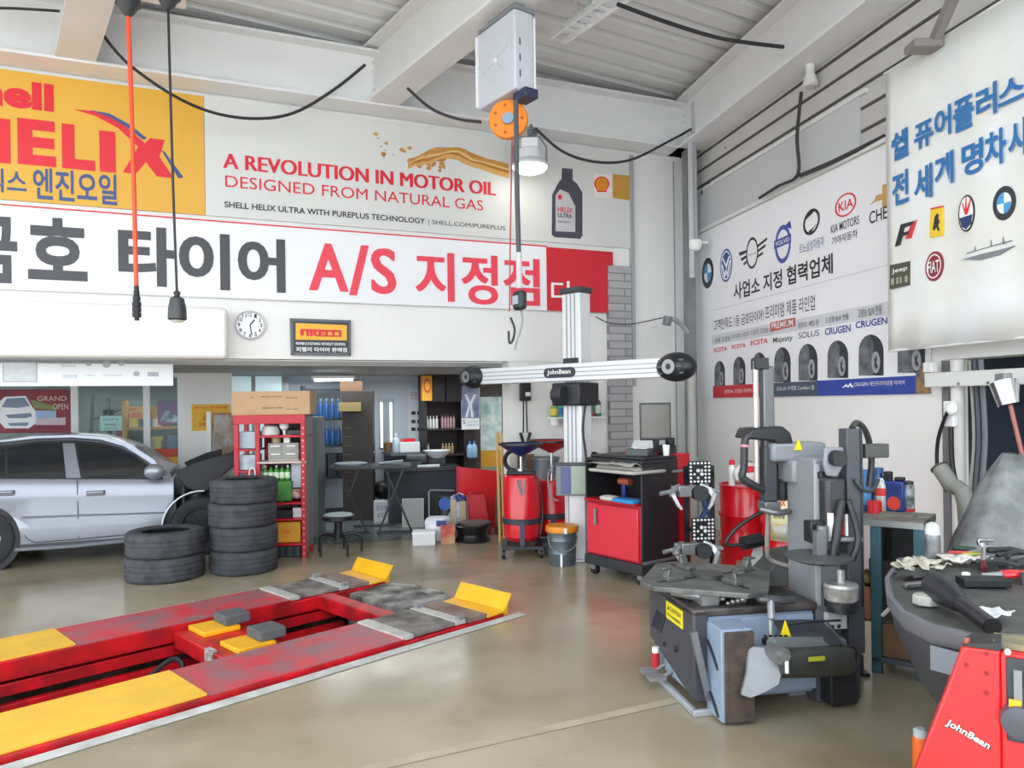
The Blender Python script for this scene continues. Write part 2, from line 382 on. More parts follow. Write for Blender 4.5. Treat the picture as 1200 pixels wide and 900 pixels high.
# white pier under the fascia, shop front glazing behind the car
P0, P1 = WS.hit(213, 480, .1)[0], WS.hit(272, 480, .1)[0]
struct('wall_pier', wbox(WS, P0, P1, 0, ZF, -.4, .1), WALLW)
gl = mat('#cfe6e2', .05, alpha=.10); fr = mat('#e6e8e8', .4)
wb = struct('window_1', B(), fr)
def wpart(name, s0, s1, z0, z1, o0, o1, m): 
    x = obj(name, wbox(WS, s0, s1, z0, z1, o0, o1), m, wb); return x
wpart('window_frame', -13, P0, 0, .12, -.05, .05, fr); wpart('window_frame', -13, P0, 2.1, ZF, -.05, .05, fr)
for px in (89, 173, 213):
    s = WS.hit(px, 480)[0]; wpart('mullion', s - .05, s + .03, .12, 2.1, -.05, .06, fr)
wpart('pane', -13, P0, .12, 2.1, -.01, .0, gl)
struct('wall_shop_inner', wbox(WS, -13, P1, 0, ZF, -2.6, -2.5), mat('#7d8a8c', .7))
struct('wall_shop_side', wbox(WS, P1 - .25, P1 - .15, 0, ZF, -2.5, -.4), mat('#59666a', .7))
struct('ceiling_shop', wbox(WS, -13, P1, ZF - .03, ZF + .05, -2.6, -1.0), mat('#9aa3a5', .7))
# door and glass partition of the room behind
dr = struct('door_1', B(), BLK2)
d0, d1 = WI.hit(563, 500, .1)[0], WI.hit(588, 500, .1)[0]; dt = WI.hit(575, 447, .1)[1]; dm = WI.hit(575, 465, .1)[1]; brown = mat('#4b3f3a', .6)
for s0, s1, z0, z1, m, nm in ((d0 - .1, d0, 0, dt, brown, 'door_frame'), (d1, d1 + .1, 0, dt, brown, 'door_frame'), (d0 - .1, d1 + .1, dm, dt + .02, brown, 'transom'), (d0, d1, .9, dm, mat('#86b3b2', .1, h2='#dfeae6', scale=5, emit=.0), 'pane'), (d0, d1, .62, .9, mat('#d49a2e', .5), 'sticker'), (d0, d1, .06, .62, mat('#7c9a86', .5), 'lower_panel')):  # teal and white mottling of the pane paints in its reflections
    obj(nm, wbox(WI, s0, s1, z0, z1, .0, .1), m, dr)
pw = struct('window_2', B(), fr)
w0, w1 = WI.hit(268, 450, .3)[0], WI.hit(330, 450, .3)[0]
for s0, s1, m, nm in ((w0 - .3, w1, mat('#b8d2d8', .1, emit=.25), 'pane'), (w1, w1 + .1, GREYM, 'window_frame'), (w0 + (w1 - w0) * .42, w0 + (w1 - w0) * .5, GREYM, 'mullion')):  # pane glows faintly by itself, standing in for light through the glass
    obj(nm, wbox(WI, s0, s1, .9, ZF - .08, .26 if nm == 'pane' else .25, .3), m, pw)
# ---------------------------------------------------------------- signs and boards
SRED = mat('#dd2233', .5); SGREY = mat('#45464b', .5); SBLUE = mat('#3a5288', .5); INK = mat('#2a2b2e', .6); SWHITE = mat('#f4f4f2', .5)
BLUEINK = mat('#2f74b0', .5); SILV = mat('#8c9094', .4, .4)
Z1, Z0, K1, K0 = 5.02, 3.75, 3.68, 2.87
def zs(W, px, z, off):   # a pixel column and a height -> the pixel row (so sign panels keep true edges)
    s, _ = W.hit(px, 300, off); p = W.pt(s, z, off); u = p.x / p.y * FPX; v = (EYE - z) / p.y * FPX
    return PCY + v - ROLL * u
def band(S, xa, xb, z0, z1, m, name='panel', y=0):
    a, c = S.p(xa, zs(S.W, xa, z0, S.off)), S.p(xb, zs(S.W, xb, z0, S.off))
    b = B().prism([(a[0], z0 - S.z0), (c[0], z0 - S.z0), (c[0], z1 - S.z0), (a[0], z1 - S.z0)], y, y + S.th); return obj(name, b, m, S.t)
# 1 yellow oil sign
S = Sign(WB, 'oil_sign', 'yellow oil brand sign with big red lettering at upper left', 'sign', .03, (240.5, 258))
band(S, -150, 240.5, Z0, Z1, mat('#e3ad3c', .5, var=.05, scale=1))
S.text([('Shell', (-62, 117), (63, 99)), ('HELIX', (-140, 188), (-3, 138)), ('H', (-68, 185), (-3, 138)), ('E', (20, 188), (65, 143)), ('L', (73, 196), (111, 149)), ('I', (117, 200), (135, 155))][:1] + [('H', (-52, 186), (12, 140)), ('E', (21, 192), (65, 143)), ('L', (73, 197), (111, 149)), ('I', (117, 201), (135, 155))], SRED, bold=.045)
S.shape('lettering', [[(144, 202), (159, 204), (171, 190), (184, 207), (204, 209), (187, 184), (193, 164), (176, 162), (170, 168), (152, 152), (132, 138), (108, 130), (86, 128), (112, 136), (138, 150), (162, 172)]], SRED)
S.shape('swoosh', [[(105, 129), (128, 133), (152, 146), (172, 162), (168, 164), (150, 150), (128, 137)], [(189, 176), (193, 178), (215, 208), (209, 209)]], SBLUE, 2)
S.text([('힐릭스', (-42, 222), (31, 200)), ('엔진오일', (39, 233), (137, 205))], SBLUE, bold=.02)
# 2 grey motor oil banner
S = Sign(WB, 'motor_oil_banner', 'pale grey motor oil banner with oil splash and dark bottle picture', 'banner', .03, (241, 258))
band(S, 241, 740, Z0, Z1, mat('#dadad6', .5, var=.03, scale=.8))
S.text([('A REVOLUTION IN MOTOR OIL', (262 + d, 197 + d * .12), (580 + d, 214 + d * .12)) for d in (-.8, -.3, .3, .8)], SRED, bold=0)
S.text([('DESIGNED FROM NATURAL GAS', (264, 219), (566, 235))], SRED, bold=.0)
S.text([('SHELL HELIX ULTRA WITH PUREPLUS TECHNOLOGY', (263, 243), (498, 256))], INK, bold=.02)
S.text([('| SHELL.COM/PUREPLUS', (502, 264), (592, 265))], INK, bold=.0)
random.seed(3)
pl = []
for k in range(26):
    t = random.random(); x = 430 + 90 * t + random.uniform(-8, 8); y = 158 + 38 * t ** .7 + random.uniform(-12, 10); r = random.uniform(1, 3.2)
    pl.append([(x - r, y), (x, y - r * .9), (x + r * 1.3, y - .3 * r), (x + r * .6, y + r)])
amber = mat('#d9a55c', .3, h2='#b8792f', scale=3)
S.shape('splash', pl, amber, 1)
def strand(seed, lo):
    random.seed(seed); top = []; bot = []
    for i in range(15):
        t = i / 14; x = 478 + 118 * t; y = 193 - 14 * math.sin(min(1, t * 1.55) * PI * .75) + 22 * max(0, t - .5) * 1.6 + 2.2 * math.sin(i * 1.3 + seed) * (1 - t) + lo
        wd = 1.2 + 1.6 * t + random.uniform(0, .8); top.append((x, y - wd)); bot.append((x, y + wd))
    return top + bot[::-1]
for k in range(5): S.shape('splash', [strand(k, k * 2.6 - 5)], (amber, mat('#c98f45', .3), mat('#e6c184', .3), mat('#b9772c', .3), mat('#dba963', .3))[k], 1 + k)
random.seed(6)
S.shape('splash', [[(x + r * math.cos(a), y + r * math.sin(a)) for a in [2 * PI * i / 7 for i in range(7)]] for x, y, r in [(488 + 40 * random.random(), 182 + 16 * random.random(), random.uniform(1, 3)) for _ in range(16)]], mat('#c98f45', .3), 3)
S.shape('bottle_picture', [[(647, 228), (655, 213), (658, 210), (658.5, 197), (671, 198), (671, 211), (676, 215), (682.5, 226), (682.5, 276), (680, 280), (650, 278), (646.5, 275)]], mat('#4b4a58', .4))
S.shape('bottle_picture', [[(651, 229), (656, 222), (666, 226), (674, 242), (674, 272), (651, 271)]], mat('#c7c3c6', .4), 2)
S.text([('HELIX', (653, 248), (671, 244))], SRED, lay=3, bold=.02)
S.text([('ULTRA', (653.5, 254.5), (670, 251))], INK, lay=3, bold=.02)
S.text([('Fully Synthetic', (653.5, 261), (668, 259.5))], SGREY, lay=3, bold=0)
S.shape('bottle_emblem', [[(655 + 2.6 * math.cos(2 * PI * i / 10) + 1, 231 + 3 * math.sin(2 * PI * i / 10)) for i in range(10)]], SRED, 3)
S.shape('emblem_card', [[(696, 203), (717, 205), (717, 233), (696, 231)]], mat('#efe4df', .5))
def pecten(S, cx, cy, r, lay=2, k=1.0):
    out = [(cx - r * .62, cy + r * .95), (cx + r * .62, cy + r * .95), (cx + r * .66, cy + r * .6)] + [(cx + r * math.cos(a) * k, cy - r * .1 - r * math.sin(a) * .95) for a in [PI * i / 14 - .25 for i in range(0, 15)] + [PI + .2]] + [(cx - r * .66, cy + r * .6)]
    S.shape('emblem', [out], SRED, lay)
    inner = [(cx + (x - cx) * .8, cy + (y - cy) * .8 - r * .02) for x, y in out]; S.shape('emblem', [inner], YEL, lay + 1)
    ribs = []
    for a in (-.95, -.55, -.18, .18, .55, .95):
        tx, ty = cx + r * .8 * math.sin(a), cy - r * .75 * math.cos(a) * .9; bx, by = cx + r * .35 * math.sin(a), cy + r * .62
        ribs.append([(tx - r * .04, ty), (tx + r * .04, ty), (bx + r * .03, by), (bx - r * .03, by)])
    S.shape('emblem', ribs, SRED, lay + 2)
pecten(S, 705, 216.5, 9)
S.shape('colour_block', [[(718, 204), (739, 206), (739, 235), (718, 232)]], mat('#c9953f', .5))
# 3 tyre shop banner
S = Sign(WB, 'tyre_banner', 'long white banner with black and red Korean lettering under the oil signs', 'banner', .05, (720, 370), .012)
band(S, -150, 641, K0, K1, mat('#eeeef1', .5)); band(S, 641, 719, K0, K1, mat('#cf2231', .5), 'red_panel')
S.shape('edge_line', [[(0, 240), (300, 263.5), (600, 286.5), (641, 289.5), (641, 288), (600, 285), (300, 262), (0, 238.5)]], SRED)
S.text([('금', (-42, 330), (20, 255)), ('호', (33, 327), (102, 258)), ('타', (139, 334), (206, 268)), ('이', (210, 338), (269, 275)), ('어', (279, 341), (334, 281))], SGREY, bold=.035)
S.text([('A', (363, 340), (407, 287)), ('/', (410, 346), (431, 288)), ('S', (436, 344), (463, 292)), ('지', (488, 352), (532, 297)), ('정', (541, 356), (583, 300)), ('점', (590, 357), (632, 304))][:0] + [(c, (xa + d, ya), (xb + d, yb)) for c, xa, ya, xb, yb in (('A', 363, 340, 407, 287), ('/', 410, 346, 431, 288), ('S', 436, 344, 463, 292), ('지', 488, 352, 531, 297), ('정', 542, 356, 582, 300), ('점', 591, 357, 631, 304)) for d in (-1.1, 0, 1.1)], mat('#ee4454', .5), bold=.012)
S.text([('다', (646, 355), (672, 330))], SWHITE, bold=.01)
# 4 clock
s, z = WB.hit(293, 381, .02)
c = thing('wall_clock', 'round white wall clock with black numerals left of the framed tyre plaque', 'clock', WB.pt(s, z, .01), WB.ang)
R = .155; Mx = Matrix.Rotation(PI / 2, 3, 'X')
obj('dial', B().lathe([(R * .94, -.005), (R * .94, .02)], 32, M=Mx), mat('#f8f8f8', .4), c)
obj('rim', B().lathe([(R * .9, 0), (R, 0), (R, .035), (R * .9, .03)], 40, M=Mx, closed=True), mat('#b9bbc0', .3), c)
nb = B()
for k in range(1, 13):
    a = PI / 2 - k * PI / 6; x, y = R * .74 * math.cos(a), R * .74 * math.sin(a); q = .026
    text(nb, str(k), x - q * (.5 if k < 10 else .8), y - q * .8, x + q * (.5 if k < 10 else .8), y + q * .8, -.022, .02)
obj('numerals', nb, INK, c)
hb = B()
for a, l, wd in ((math.radians(52), R * .5, .007), (math.radians(-82), R * .7, .005)):
    d = (math.cos(a), math.sin(a)); n = (-d[1] * wd, d[0] * wd)
    hb.prism([(n[0], n[1]), (d[0] * l + n[0], d[1] * l + n[1]), (d[0] * l - n[0], d[1] * l - n[1]), (-n[0], -n[1])], -.028, -.024)
obj('hands', hb, INK, c)
# 5 framed plaque
S = Sign(WB, 'tyre_plaque', 'dark framed tyre brand plaque with yellow panel beside the wall clock', 'sign', .04, (341, 416), .03)
S.panel([(341, 416), (411, 417), (411, 375.5), (340, 373)], mat('#2c2d33', .4))
S.shape('frame', [[(341, 416), (411, 417), (411, 414), (343, 413)], [(340, 373), (411, 375.5), (411, 378), (340, 376)], [(340, 373), (343, 373), (344, 416), (341, 416)], [(408.5, 375), (411, 375.5), (411, 417), (408.5, 417)]], mat('#55565c', .3), 4)
S.shape('yellow_panel', [[(346.5, 398), (406.5, 399), (406.5, 381), (346.5, 378.5)]], mat('#f0b429', .4))
S.shape('lettering', [[(352, 385.5), (400, 387), (400, 389.5), (356, 388), (356, 393.5), (352, 393.3)]], SRED, 2)
S.text([('IRELLI', (359, 394), (400, 388))], SRED, lay=2, bold=.05)
S.text([('POWER IS NOTHING WITHOUT CONTROL', (347, 404), (405, 402)), ('피렐리 타이어 판매점', (347, 412), (406.5, 407.5))], SWHITE, bold=.02)
# 6 right wall partner banner
S = Sign(WR, 'partner_banner', 'large white wall banner with car badges and a row of tyre pictures', 'banner', .02, (835, 466), .01)
zb, zt = 1.73, 3.93
def rband(S, xa, xb, z0, z1, m, name, y=0):
    a, c = WR.hit(xa, 400, S.off)[0] - S.s0, WR.hit(xb, 400, S.off)[0] - S.s0
    return obj(name, B().prism([(a, z0 - S.z0), (c, z0 - S.z0), (c, z1 - S.z0), (a, z1 - S.z0)], y, y + S.th), m, S.t)
rband(S, 820.5, 1089, zb, zt, mat('#efeff1', .5), 'panel')
def oval(S, nm, cx, cy, w, h, m, lay, k=0, sl=-.28):
    pts = [(x, y + sl * (x - cx)) for x, y in ell(cx, cy, w, h, 26)]
    if not k: return S.shape(nm, [pts], m, lay)
    q = [(x, y + sl * (x - cx)) for x, y in ell(cx, cy, w * k, h * k, 26)]
    return S.shape(nm, [[pts[i], pts[(i + 1) % 26], q[(i + 1) % 26], q[i]] for i in range(26)], m, lay)
NAV = mat('#27406f', .4)
# blue and white quartered roundel
def quarter(S, cx, cy, w, h, sl):
    oval(S, 'emblem', cx, cy, w, h, mat('#33373f', .4), 1, sl=sl); oval(S, 'emblem', cx, cy, w * .62, h * .62, SWHITE, 2, sl=sl)
    P = lambda a0: [(cx, cy)] + [(cx + w * .62 * math.cos(a0 + PI / 2 * i / 6), cy + h * .62 * math.sin(a0 + PI / 2 * i / 6) + sl * w * .62 * math.cos(a0 + PI / 2 * i / 6)) for i in range(7)]
    S.shape('emblem', [P(0), P(PI)], mat('#4aa0d8', .4), 3)
quarter(S, 829.5, 320, 6.8, 18, -.3)
oval(S, 'emblem', 851, 311, 7.2, 19.5, mat('#2f5596', .4), 1); oval(S, 'emblem', 851, 311, 6.2, 17, SWHITE, 2, .9)
S.shape('emblem', [[(846.5, 303), (848, 302.5), (851, 310), (854, 300.5), (855.5, 300), (851.5, 315)], [(845.5, 310), (847, 310), (849.5, 321), (851, 315), (852.3, 320), (855, 305), (856.5, 305), (853, 326), (851.3, 320), (849, 327)]], SWHITE, 2)
oval(S, 'emblem', 881.5, 296.5, 7, 18.5, INK, 1, .84)
S.shape('emblem', [[(888, 287), (899, 278), (899, 281), (888, 290)], [(888, 293), (897, 286), (897, 289), (888, 296)], [(888, 299), (894, 295), (894, 298), (888, 302)], [(866, 296), (875, 293), (875, 296), (867, 300)], [(868, 303), (875, 299), (875, 302), (869, 306)], [(871, 309), (875, 305), (875, 308), (872, 311)]], INK, 1)
S.text([('MINI', (877.5, 300), (886, 295.5))], INK)
oval(S, 'emblem', 917.5, 286, 9.3, 22.5, mat('#3c5aa6', .4), 1, .76); S.shape('emblem', [[(907.5, 292), (927, 284), (927, 274), (907.5, 282.5)], [(919, 266), (926, 258.5), (927.5, 268), (924.5, 267)]], mat('#33479b', .4), 2)
S.text([('VOLVO', (909, 289), (925.5, 277.5))], SWHITE, lay=2)
oval(S, 'emblem', 951, 260, 9.8, 15, INK, 1, .78, sl=-.5); S.shape('emblem', [[(944, 258), (950, 247), (955, 245), (953, 249)], [(957, 262), (949, 275), (948, 271), (954, 266)]], INK, 2)
S.text([('르노삼성자동차', (937, 298), (966, 276))], SBLUE, bold=.0)
oval(S, 'emblem', 991, 240, 12.5, 13.5, SRED, 1, .86, sl=-.4); S.text([('KIA', (983, 249), (1000, 231))], SRED, bold=.01)
S.text([('KIA MOTORS', (974, 274), (1007, 252)), ('기아자동차', (975, 288), (1005, 268))], INK, bold=.005)
S.shape('emblem', [[(1019, 241), (1025, 234), (1027, 229), (1034, 227), (1034, 217), (1047, 212), (1047, 222), (1060, 217), (1055, 226), (1047, 228), (1047, 238), (1034, 243), (1034, 234), (1025, 237)]], mat('#c79c55', .3, .3), 1)
S.text([('CHEVROLET', (1019, 263), (1085, 224))], INK, bold=.01)
S.text([('사업소 지정 협력업체', (860, 352), (976, 296))], INK, bold=.02)
rband(S, 834, 1089, 2.87, 2.882, mat('#d8dade', .5), 'edge_line', -.002)
S.text([('프리미엄 제품 라인업', (897, 375), (955, 345)), ('고객만족도 1등 금호타이어!', (837, 388), (895, 362))], INK, bold=.0)
rband(S, 834, 1089, 2.425, 2.555, mat('#d3d5da', .5), 'heading_strip', -.001)
S.shape('heading_tag', [[(903, 389), (932, 382), (932, 372), (903, 378)]], mat('#c25348', .5), 2)
S.text([('PREMIUM', (905, 386), (930, 374))], SWHITE, lay=3, bold=.01)
S.text([('승용 고성능', (838, 402), (856, 393)), ('초고성능 스포츠', (858, 397), (878, 388)), ('스포츠 고성능', (880, 393), (901, 383)), ('컴포트 세단 용', (936, 385), (960, 374)), ('도심형 SUV 전용', (968, 379), (995, 367)), ('고성능 SUV 전용', (1006, 373), (1034, 357))], INK, bold=.0)
S.text([('ECSTA', (837, 413), (852, 406)), ('ECSTA', (858, 409), (874, 402)), ('ECSTA', (880, 405), (900, 396))], SRED, bold=.02)
S.text([('Majesty', (906, 404), (929, 392))], mat('#55664a', .5), bold=.01); S.text([('SOLUS', (936, 397), (960, 386))], INK, bold=.0)
S.text([('CRUGEN', (967, 393), (997, 380)), ('CRUGEN', (1003, 385), (1040, 371)), ('CRUGEN', (1048, 380), (1088, 364))], mat('#30409a', .5), bold=.02)
TYP = mat('#4a4e55', .5, h2='#7b8087', scale=9); TYD = mat('#2f3238', .5)
for x, yb, wd, h in ((843.5, 453, 12, 30), (866.5, 451, 14, 33), (890, 449, 16, 36), (917, 448, 19, 41), (947, 446, 22, 43), (982, 443, 24, 44), (1021, 440, 29, 48), (1068, 437, 32, 46)):
    top = yb - h
    S.shape('tyre_picture', [[(x - wd / 2, yb)] + [(x + wd / 2 * math.cos(PI - PI * i / 12), top + h * .42 - h * .42 * math.sin(PI - PI * i / 12)) for i in range(13)] + [(x + wd / 2, yb)]], TYD, 1)
    S.shape('tread_picture', [[(x - wd / 2 + .6, yb), (x - wd / 2 + .8, top + h * .42), (x - wd * .36, top + h * .12), (x - wd * .06, top + 1), (x + wd * .08, top + h * .16), (x + wd * .1, yb)]], TYP, 2)
    S.shape('rim_picture', [[(x + wd * .2 + wd * .17 * math.cos(2 * PI * i / 12), top + h * .68 + h * .27 * math.sin(2 * PI * i / 12)) for i in range(12)]], mat('#a9adb2', .3, .3), 3)
    S.shape('rim_picture', [[(x + wd * (.2 + .03), top + h * .5), (x + wd * .26, top + h * .6), (x + wd * .12, top + h * .82)], [(x + wd * .12, top + h * .52), (x + wd * .3, top + h * .8), (x + wd * .2, top + h * .85)]], TYD, 4)
z2 = 1.885
rband(S, 835, 891, zb, z2, mat('#cc2e36', .5), 'foot_strip', -.003); rband(S, 891, 957, zb, z2, mat('#4c5766', .5), 'foot_strip', -.003); rband(S, 957, 1073, zb, z2, mat('#2c479e', .5), 'foot_strip', -.003); rband(S, 1073, 1089, zb, z2 + .1, mat('#b58a4a', .5, h2='#3b4a66', scale=10), 'foot_strip', -.003)
S.text([('ECSTA 고성능 타이어', (850, 461), (882, 455)), ('SOLUS 사계절 Comfort 용', (911, 458), (955, 451)), ('CRUGEN 세단프리미엄용 타이어', (1002, 453), (1061, 445))], SWHITE, lay=3, bold=.0)
S.shape('emblem', [[(987, 455), (992, 450), (994, 452.5), (997, 448.5), (1001, 454), (998, 454), (996.5, 451.5), (994.5, 454.5), (992.5, 452.5)]], SWHITE, 3)
# 7 hanging banner nearer to the camera
WH = Wall(WR.pt(0, 0, .34)[:2], WR.ang)
S = Sign(WH, 'hanging_banner', 'big white hanging banner with blue Korean lettering at upper right', 'banner', 0, (1041, 411), .008)
hz0, hz1 = S.z0, WH.hit(1036, 86)[1]; sL, sR = 0, WH.hit(1275, 200)[0] - S.s0
pts = [(sL, 0), (sR, 0), (sR, hz1 - hz0), (sL, hz1 - hz0)]
bb = B(); n = 24
for j in range(9):
    for i in range(n + 1):
        t = i / n; x = sL + (sR - sL) * t; z = (hz1 - hz0) * j / 8
        bb.v.append((x + .004 * math.sin(j * .9), .006 * math.sin(i * .8 + j * .25), z + (.01 * math.sin(i * 1.1) if j == 0 else 0)))
for j in range(8):
    for i in range(n): a = j * (n + 1) + i; bb.f.append((a, a + 1, a + n + 2, a + n + 1))
po = obj('panel', bb, mat('#eceeee', .5, h2='#e4e3da', scale=2), S.t); q = po.modifiers.new('thick', 'SOLIDIFY'); q.thickness = .006; q.offset = 1
HL = 6
S.text([('쉘', (1046, 191), (1066, 149)), ('퓨어플러스', (1073, 180), (1199, 86)), ('전', (1047, 240), (1067, 200)), ('세계', (1073, 232), (1120, 176)), ('명차사용', (1128, 210), (1240, 110))][:0] + [('쉘', (1046, 191), (1066, 148)), ('퓨', (1073, 178), (1095, 137)), ('어', (1097, 165), (1116, 121)), ('플', (1119, 158), (1143, 108)), ('러', (1146, 143), (1170, 94)), ('스', (1172, 127), (1203, 84)), ('전', (1047, 243), (1066, 197)), ('세', (1073, 238), (1094, 190)), ('계', (1097, 222), (1119, 175)), ('명', (1129, 209), (1154, 160)), ('차', (1156, 199), (1181, 147)), ('사', (1184, 188), (1209, 134))], BLUEINK, lay=HL, bold=.03)
S.shape('lettering', [[(1050, 289), (1057, 263), (1072, 259), (1071, 263), (1060, 267), (1059, 273), (1068, 270), (1067, 274), (1058, 277), (1055, 287)]], INK, HL)
S.shape('lettering', [[(1062, 280), (1069, 263), (1076, 257), (1069, 279)]], mat('#d23a3f', .5), HL)
S.shape('emblem', [[(1091, 279), (1106, 276), (1106, 243), (1092, 246)]], mat('#f1c730', .4), HL); S.shape('emblem', [[(1092, 246), (1106, 243), (1106, 241), (1092, 244)]], SRED, HL)
S.shape('emblem', [[(1096, 262), (1097, 254), (1100, 250), (1102, 252), (1101, 256), (1103, 260), (1101, 264), (1103, 270), (1101, 271), (1099, 266), (1096, 271), (1095, 268)]], INK, HL + 1)
oval(S, 'emblem', 1134, 250, 9.5, 21.5, INK, HL); oval(S, 'emblem', 1134, 250, 8, 19.5, SWHITE, HL + 1); S.shape('emblem', [[(1126.3, 256), (1141.7, 251), (1140, 262), (1134, 269), (1129, 266)]], NAV, HL + 2); S.shape('emblem', [[(1129, 238), (1130, 238), (1133, 246), (1133.5, 231), (1134.5, 231), (1135, 245), (1139, 233), (1140, 234), (1136, 251), (1133, 252)]], SRED, HL + 2)
quarter(S, 1177, 238, 13.5, 20, -.25)
oval(S, 'emblem', 1096, 312, 10.2, 17.3, mat('#8e2a3a', .4), HL); oval(S, 'emblem', 1096, 312, 8.4, 14.2, SWHITE, HL + 1, .9); S.text([('FIAT', (1089.5, 321), (1102.5, 304))], SWHITE, lay=HL + 2, bold=.01)
S.shape('emblem', [[(1044, 339), (1067, 334), (1067, 306), (1044, 311)]], mat('#4c5140', .5), HL); S.text([('Jeep', (1047, 322), (1065, 311))], SWHITE, lay=HL + 1, bold=.01)
S.shape('emblem', [[(1046, 334), (1049, 333.5), (1049, 326), (1046, 327)], [(1052, 333), (1054, 332.5), (1054, 325), (1052, 325.5)], [(1056, 332), (1058, 331.5), (1058, 324), (1056, 324.5)], [(1062, 331), (1065, 330.5), (1065, 323), (1062, 323.5)]], mat('#a3a590', .5), HL + 1)
S.shape('emblem', [[(1129, 304), (1150, 305), (1172, 299), (1190, 288), (1172, 293), (1150, 298)], [(1134, 296.5), (1186, 281.5), (1186, 282.3), (1134, 297.3)], [(1143, 294), (1144, 288), (1144.6, 294)], [(1162, 289), (1162.6, 281), (1163.2, 289)], [(1176, 286), (1176.6, 278), (1177.2, 286)]], mat('#80858a', .5), HL)
for nm, sz in (('support_pole', hz1 - hz0), ('support_pole', 0)):
    obj(nm, B().cyl((sL - .02, .015, sz), (sR, .015, sz), .012, n=8), STEELW, S.t)
# 8 small signs on the left
WF = Wall(WB.pt(0, 0, -.12)[:2], WB.ang)
S = Sign(WF, 'emblem_sign', 'white sign strip with faint emblems hung above the parked car', 'sign', 0, (203, 452), .02)
zA = S.z0; a0 = WF.hit(-70, 440)[0] - S.s0
obj('panel', B().prism([(a0, 0), (0, 0), (0, ZF - .06 - zA), (a0, ZF - .06 - zA)], 0, .02), mat('#e6e8ea', .5), S.t)
S.shape('picture_frame', [[(3, 448), (44, 448), (44, 424.5), (3, 424.5)]], mat('#aeb4ba', .5), 1); S.shape('picture', [[(5, 446.5), (42, 446.5), (42, 425), (5, 425)]], mat('#cfd4d8', .5, h2='#c2c8cc', scale=20), 2)
S.shape('emblem', [[(x + r * math.cos(2 * PI * i / 10), y + r * .8 * math.sin(2 * PI * i / 10)) for i in range(10)] for x, y, r in ((104, 426, 4), (125, 427, 5), (142, 426, 4), (160, 438, 4))] + [[(173, 441), (186, 441), (186, 436), (173, 436)]], mat('#a2a8ae', .5), 1)
S.text([('엔진오일', (72, 430), (88, 427)), ('미션오일', (74, 443), (90, 439)), ('브레이크', (100, 441), (111, 439)), ('타이어 배터리', (121, 441), (142, 439))], mat('#9aa0a6', .5), bold=0)
S = Sign(WS, 'yellow_poster', 'yellow poster with red print on the white pier behind the car hood', 'poster', .105, (225, 505), .004)
S.panel([(225, 505), (269, 504), (270, 473.5), (224.5, 474)], mat('#eab61e', .5, var=.06, scale=3)); S.text([('타이어 무상점검', (228, 479), (266, 476)), ('무료', (233, 500), (241, 495)), ('교환', (246, 500), (258, 494))], SRED, bold=.02)
S.shape('emblem', [[(236, 493), (246, 493), (246, 485), (240, 483)]], mat('#d68f1a', .5))
S = Sign(WS, 'car_poster', 'wide dark red poster of a white car in the left shop window', 'poster', .03, (87, 507), .006)
S.panel([(-30, 508), (87, 507), (87, 456.5), (-30, 456.5)], mat('#8f2438', .5, h2='#7d1f31', scale=3))
S.shape('car_picture', [[(0, 495), (0, 470), (6, 465), (30, 464), (38, 477), (42, 482), (42, 496), (34, 502), (6, 502)]], mat('#e9eaee', .4), 1)
S.shape('car_picture', [[(2, 477), (8, 467), (29, 466), (35, 476), (20, 478)], [(6, 486), (36, 484), (38, 488), (30, 490), (10, 490)], [(9, 496), (34, 495), (32, 499), (12, 499)]], mat('#5d6f8c', .3), 2)
S.shape('caption', [[(42, 481), (66, 481), (66, 497), (42, 497)]], mat('#9ab4d4', .5), 1); S.shape('caption', [[(42, 491), (77, 489), (77, 498), (42, 498)]], mat('#cdb6c0', .5), 2)
S.shape('picture_detail', [[(36, 468), (70, 478), (62, 480), (40, 479)]], mat('#7c8a4a', .5), 1); S.text([('GRAND', (44, 470), (78, 464)), ('OPEN', (62, 480), (80, 473))], mat('#d9c7b0', .5), bold=0)
S = Sign(WS, 'oil_poster', 'small yellow oil sign with red lettering behind the shop window', 'sign', -.06, (146, 491), .01)
S.panel([(145, 491), (184, 491), (184, 476), (147, 476)], mat('#d8a42a', .5)); S.text([('Shell', (150, 481), (160, 477.5)), ('HELIX', (150, 490), (180, 483))], SRED, bold=.03)
S = Sign(WS, 'pale_notice', 'pale turquoise notice with small print in the shop window', 'notice', .04, (117, 505), .004)
S.panel([(117, 505), (143, 504.5), (143, 487.5), (117, 487.5)], mat('#a9d8d4', .5)); S.text([('영업안내', (121, 493), (138, 490)), ('09:00', (123, 499), (136, 496)), ('연중무휴', (122, 503), (138, 501))], mat('#55716f', .5), bold=0)
S.shape('emblem_row', [[(121, 486.5), (126, 486.5), (126, 480), (121, 480)], [(128, 486.5), (133, 486.5), (133, 480), (128, 480)]], mat('#33444a', .5), 1)
S = Sign(WS, 'purple_poster', 'purple and teal picture poster at right of the shop window', 'poster', .04, (185, 497), .004)
S.panel([(185, 498), (210, 497), (210, 470), (184, 470)], mat('#6a7a9a', .5, h2='#a06a7c', scale=4)); S.shape('picture', [[(187, 494), (196, 478), (208, 488), (208, 495)]], mat('#bcd0d4', .5, h2='#4f6678', scale=8), 1)
S = Sign(WS, 'floor_sticker', 'red and yellow striped panel low in the shop window behind the car', 'panel', .05, (184, 545), .004)
S.panel([(184, 536), (212, 535.5), (212, 526), (180, 526)], mat('#d8481f', .5), 'red_band'); S.panel([(184, 546), (212, 546), (212, 535.5), (184, 536)], mat('#efc12d', .5), 'yellow_band')
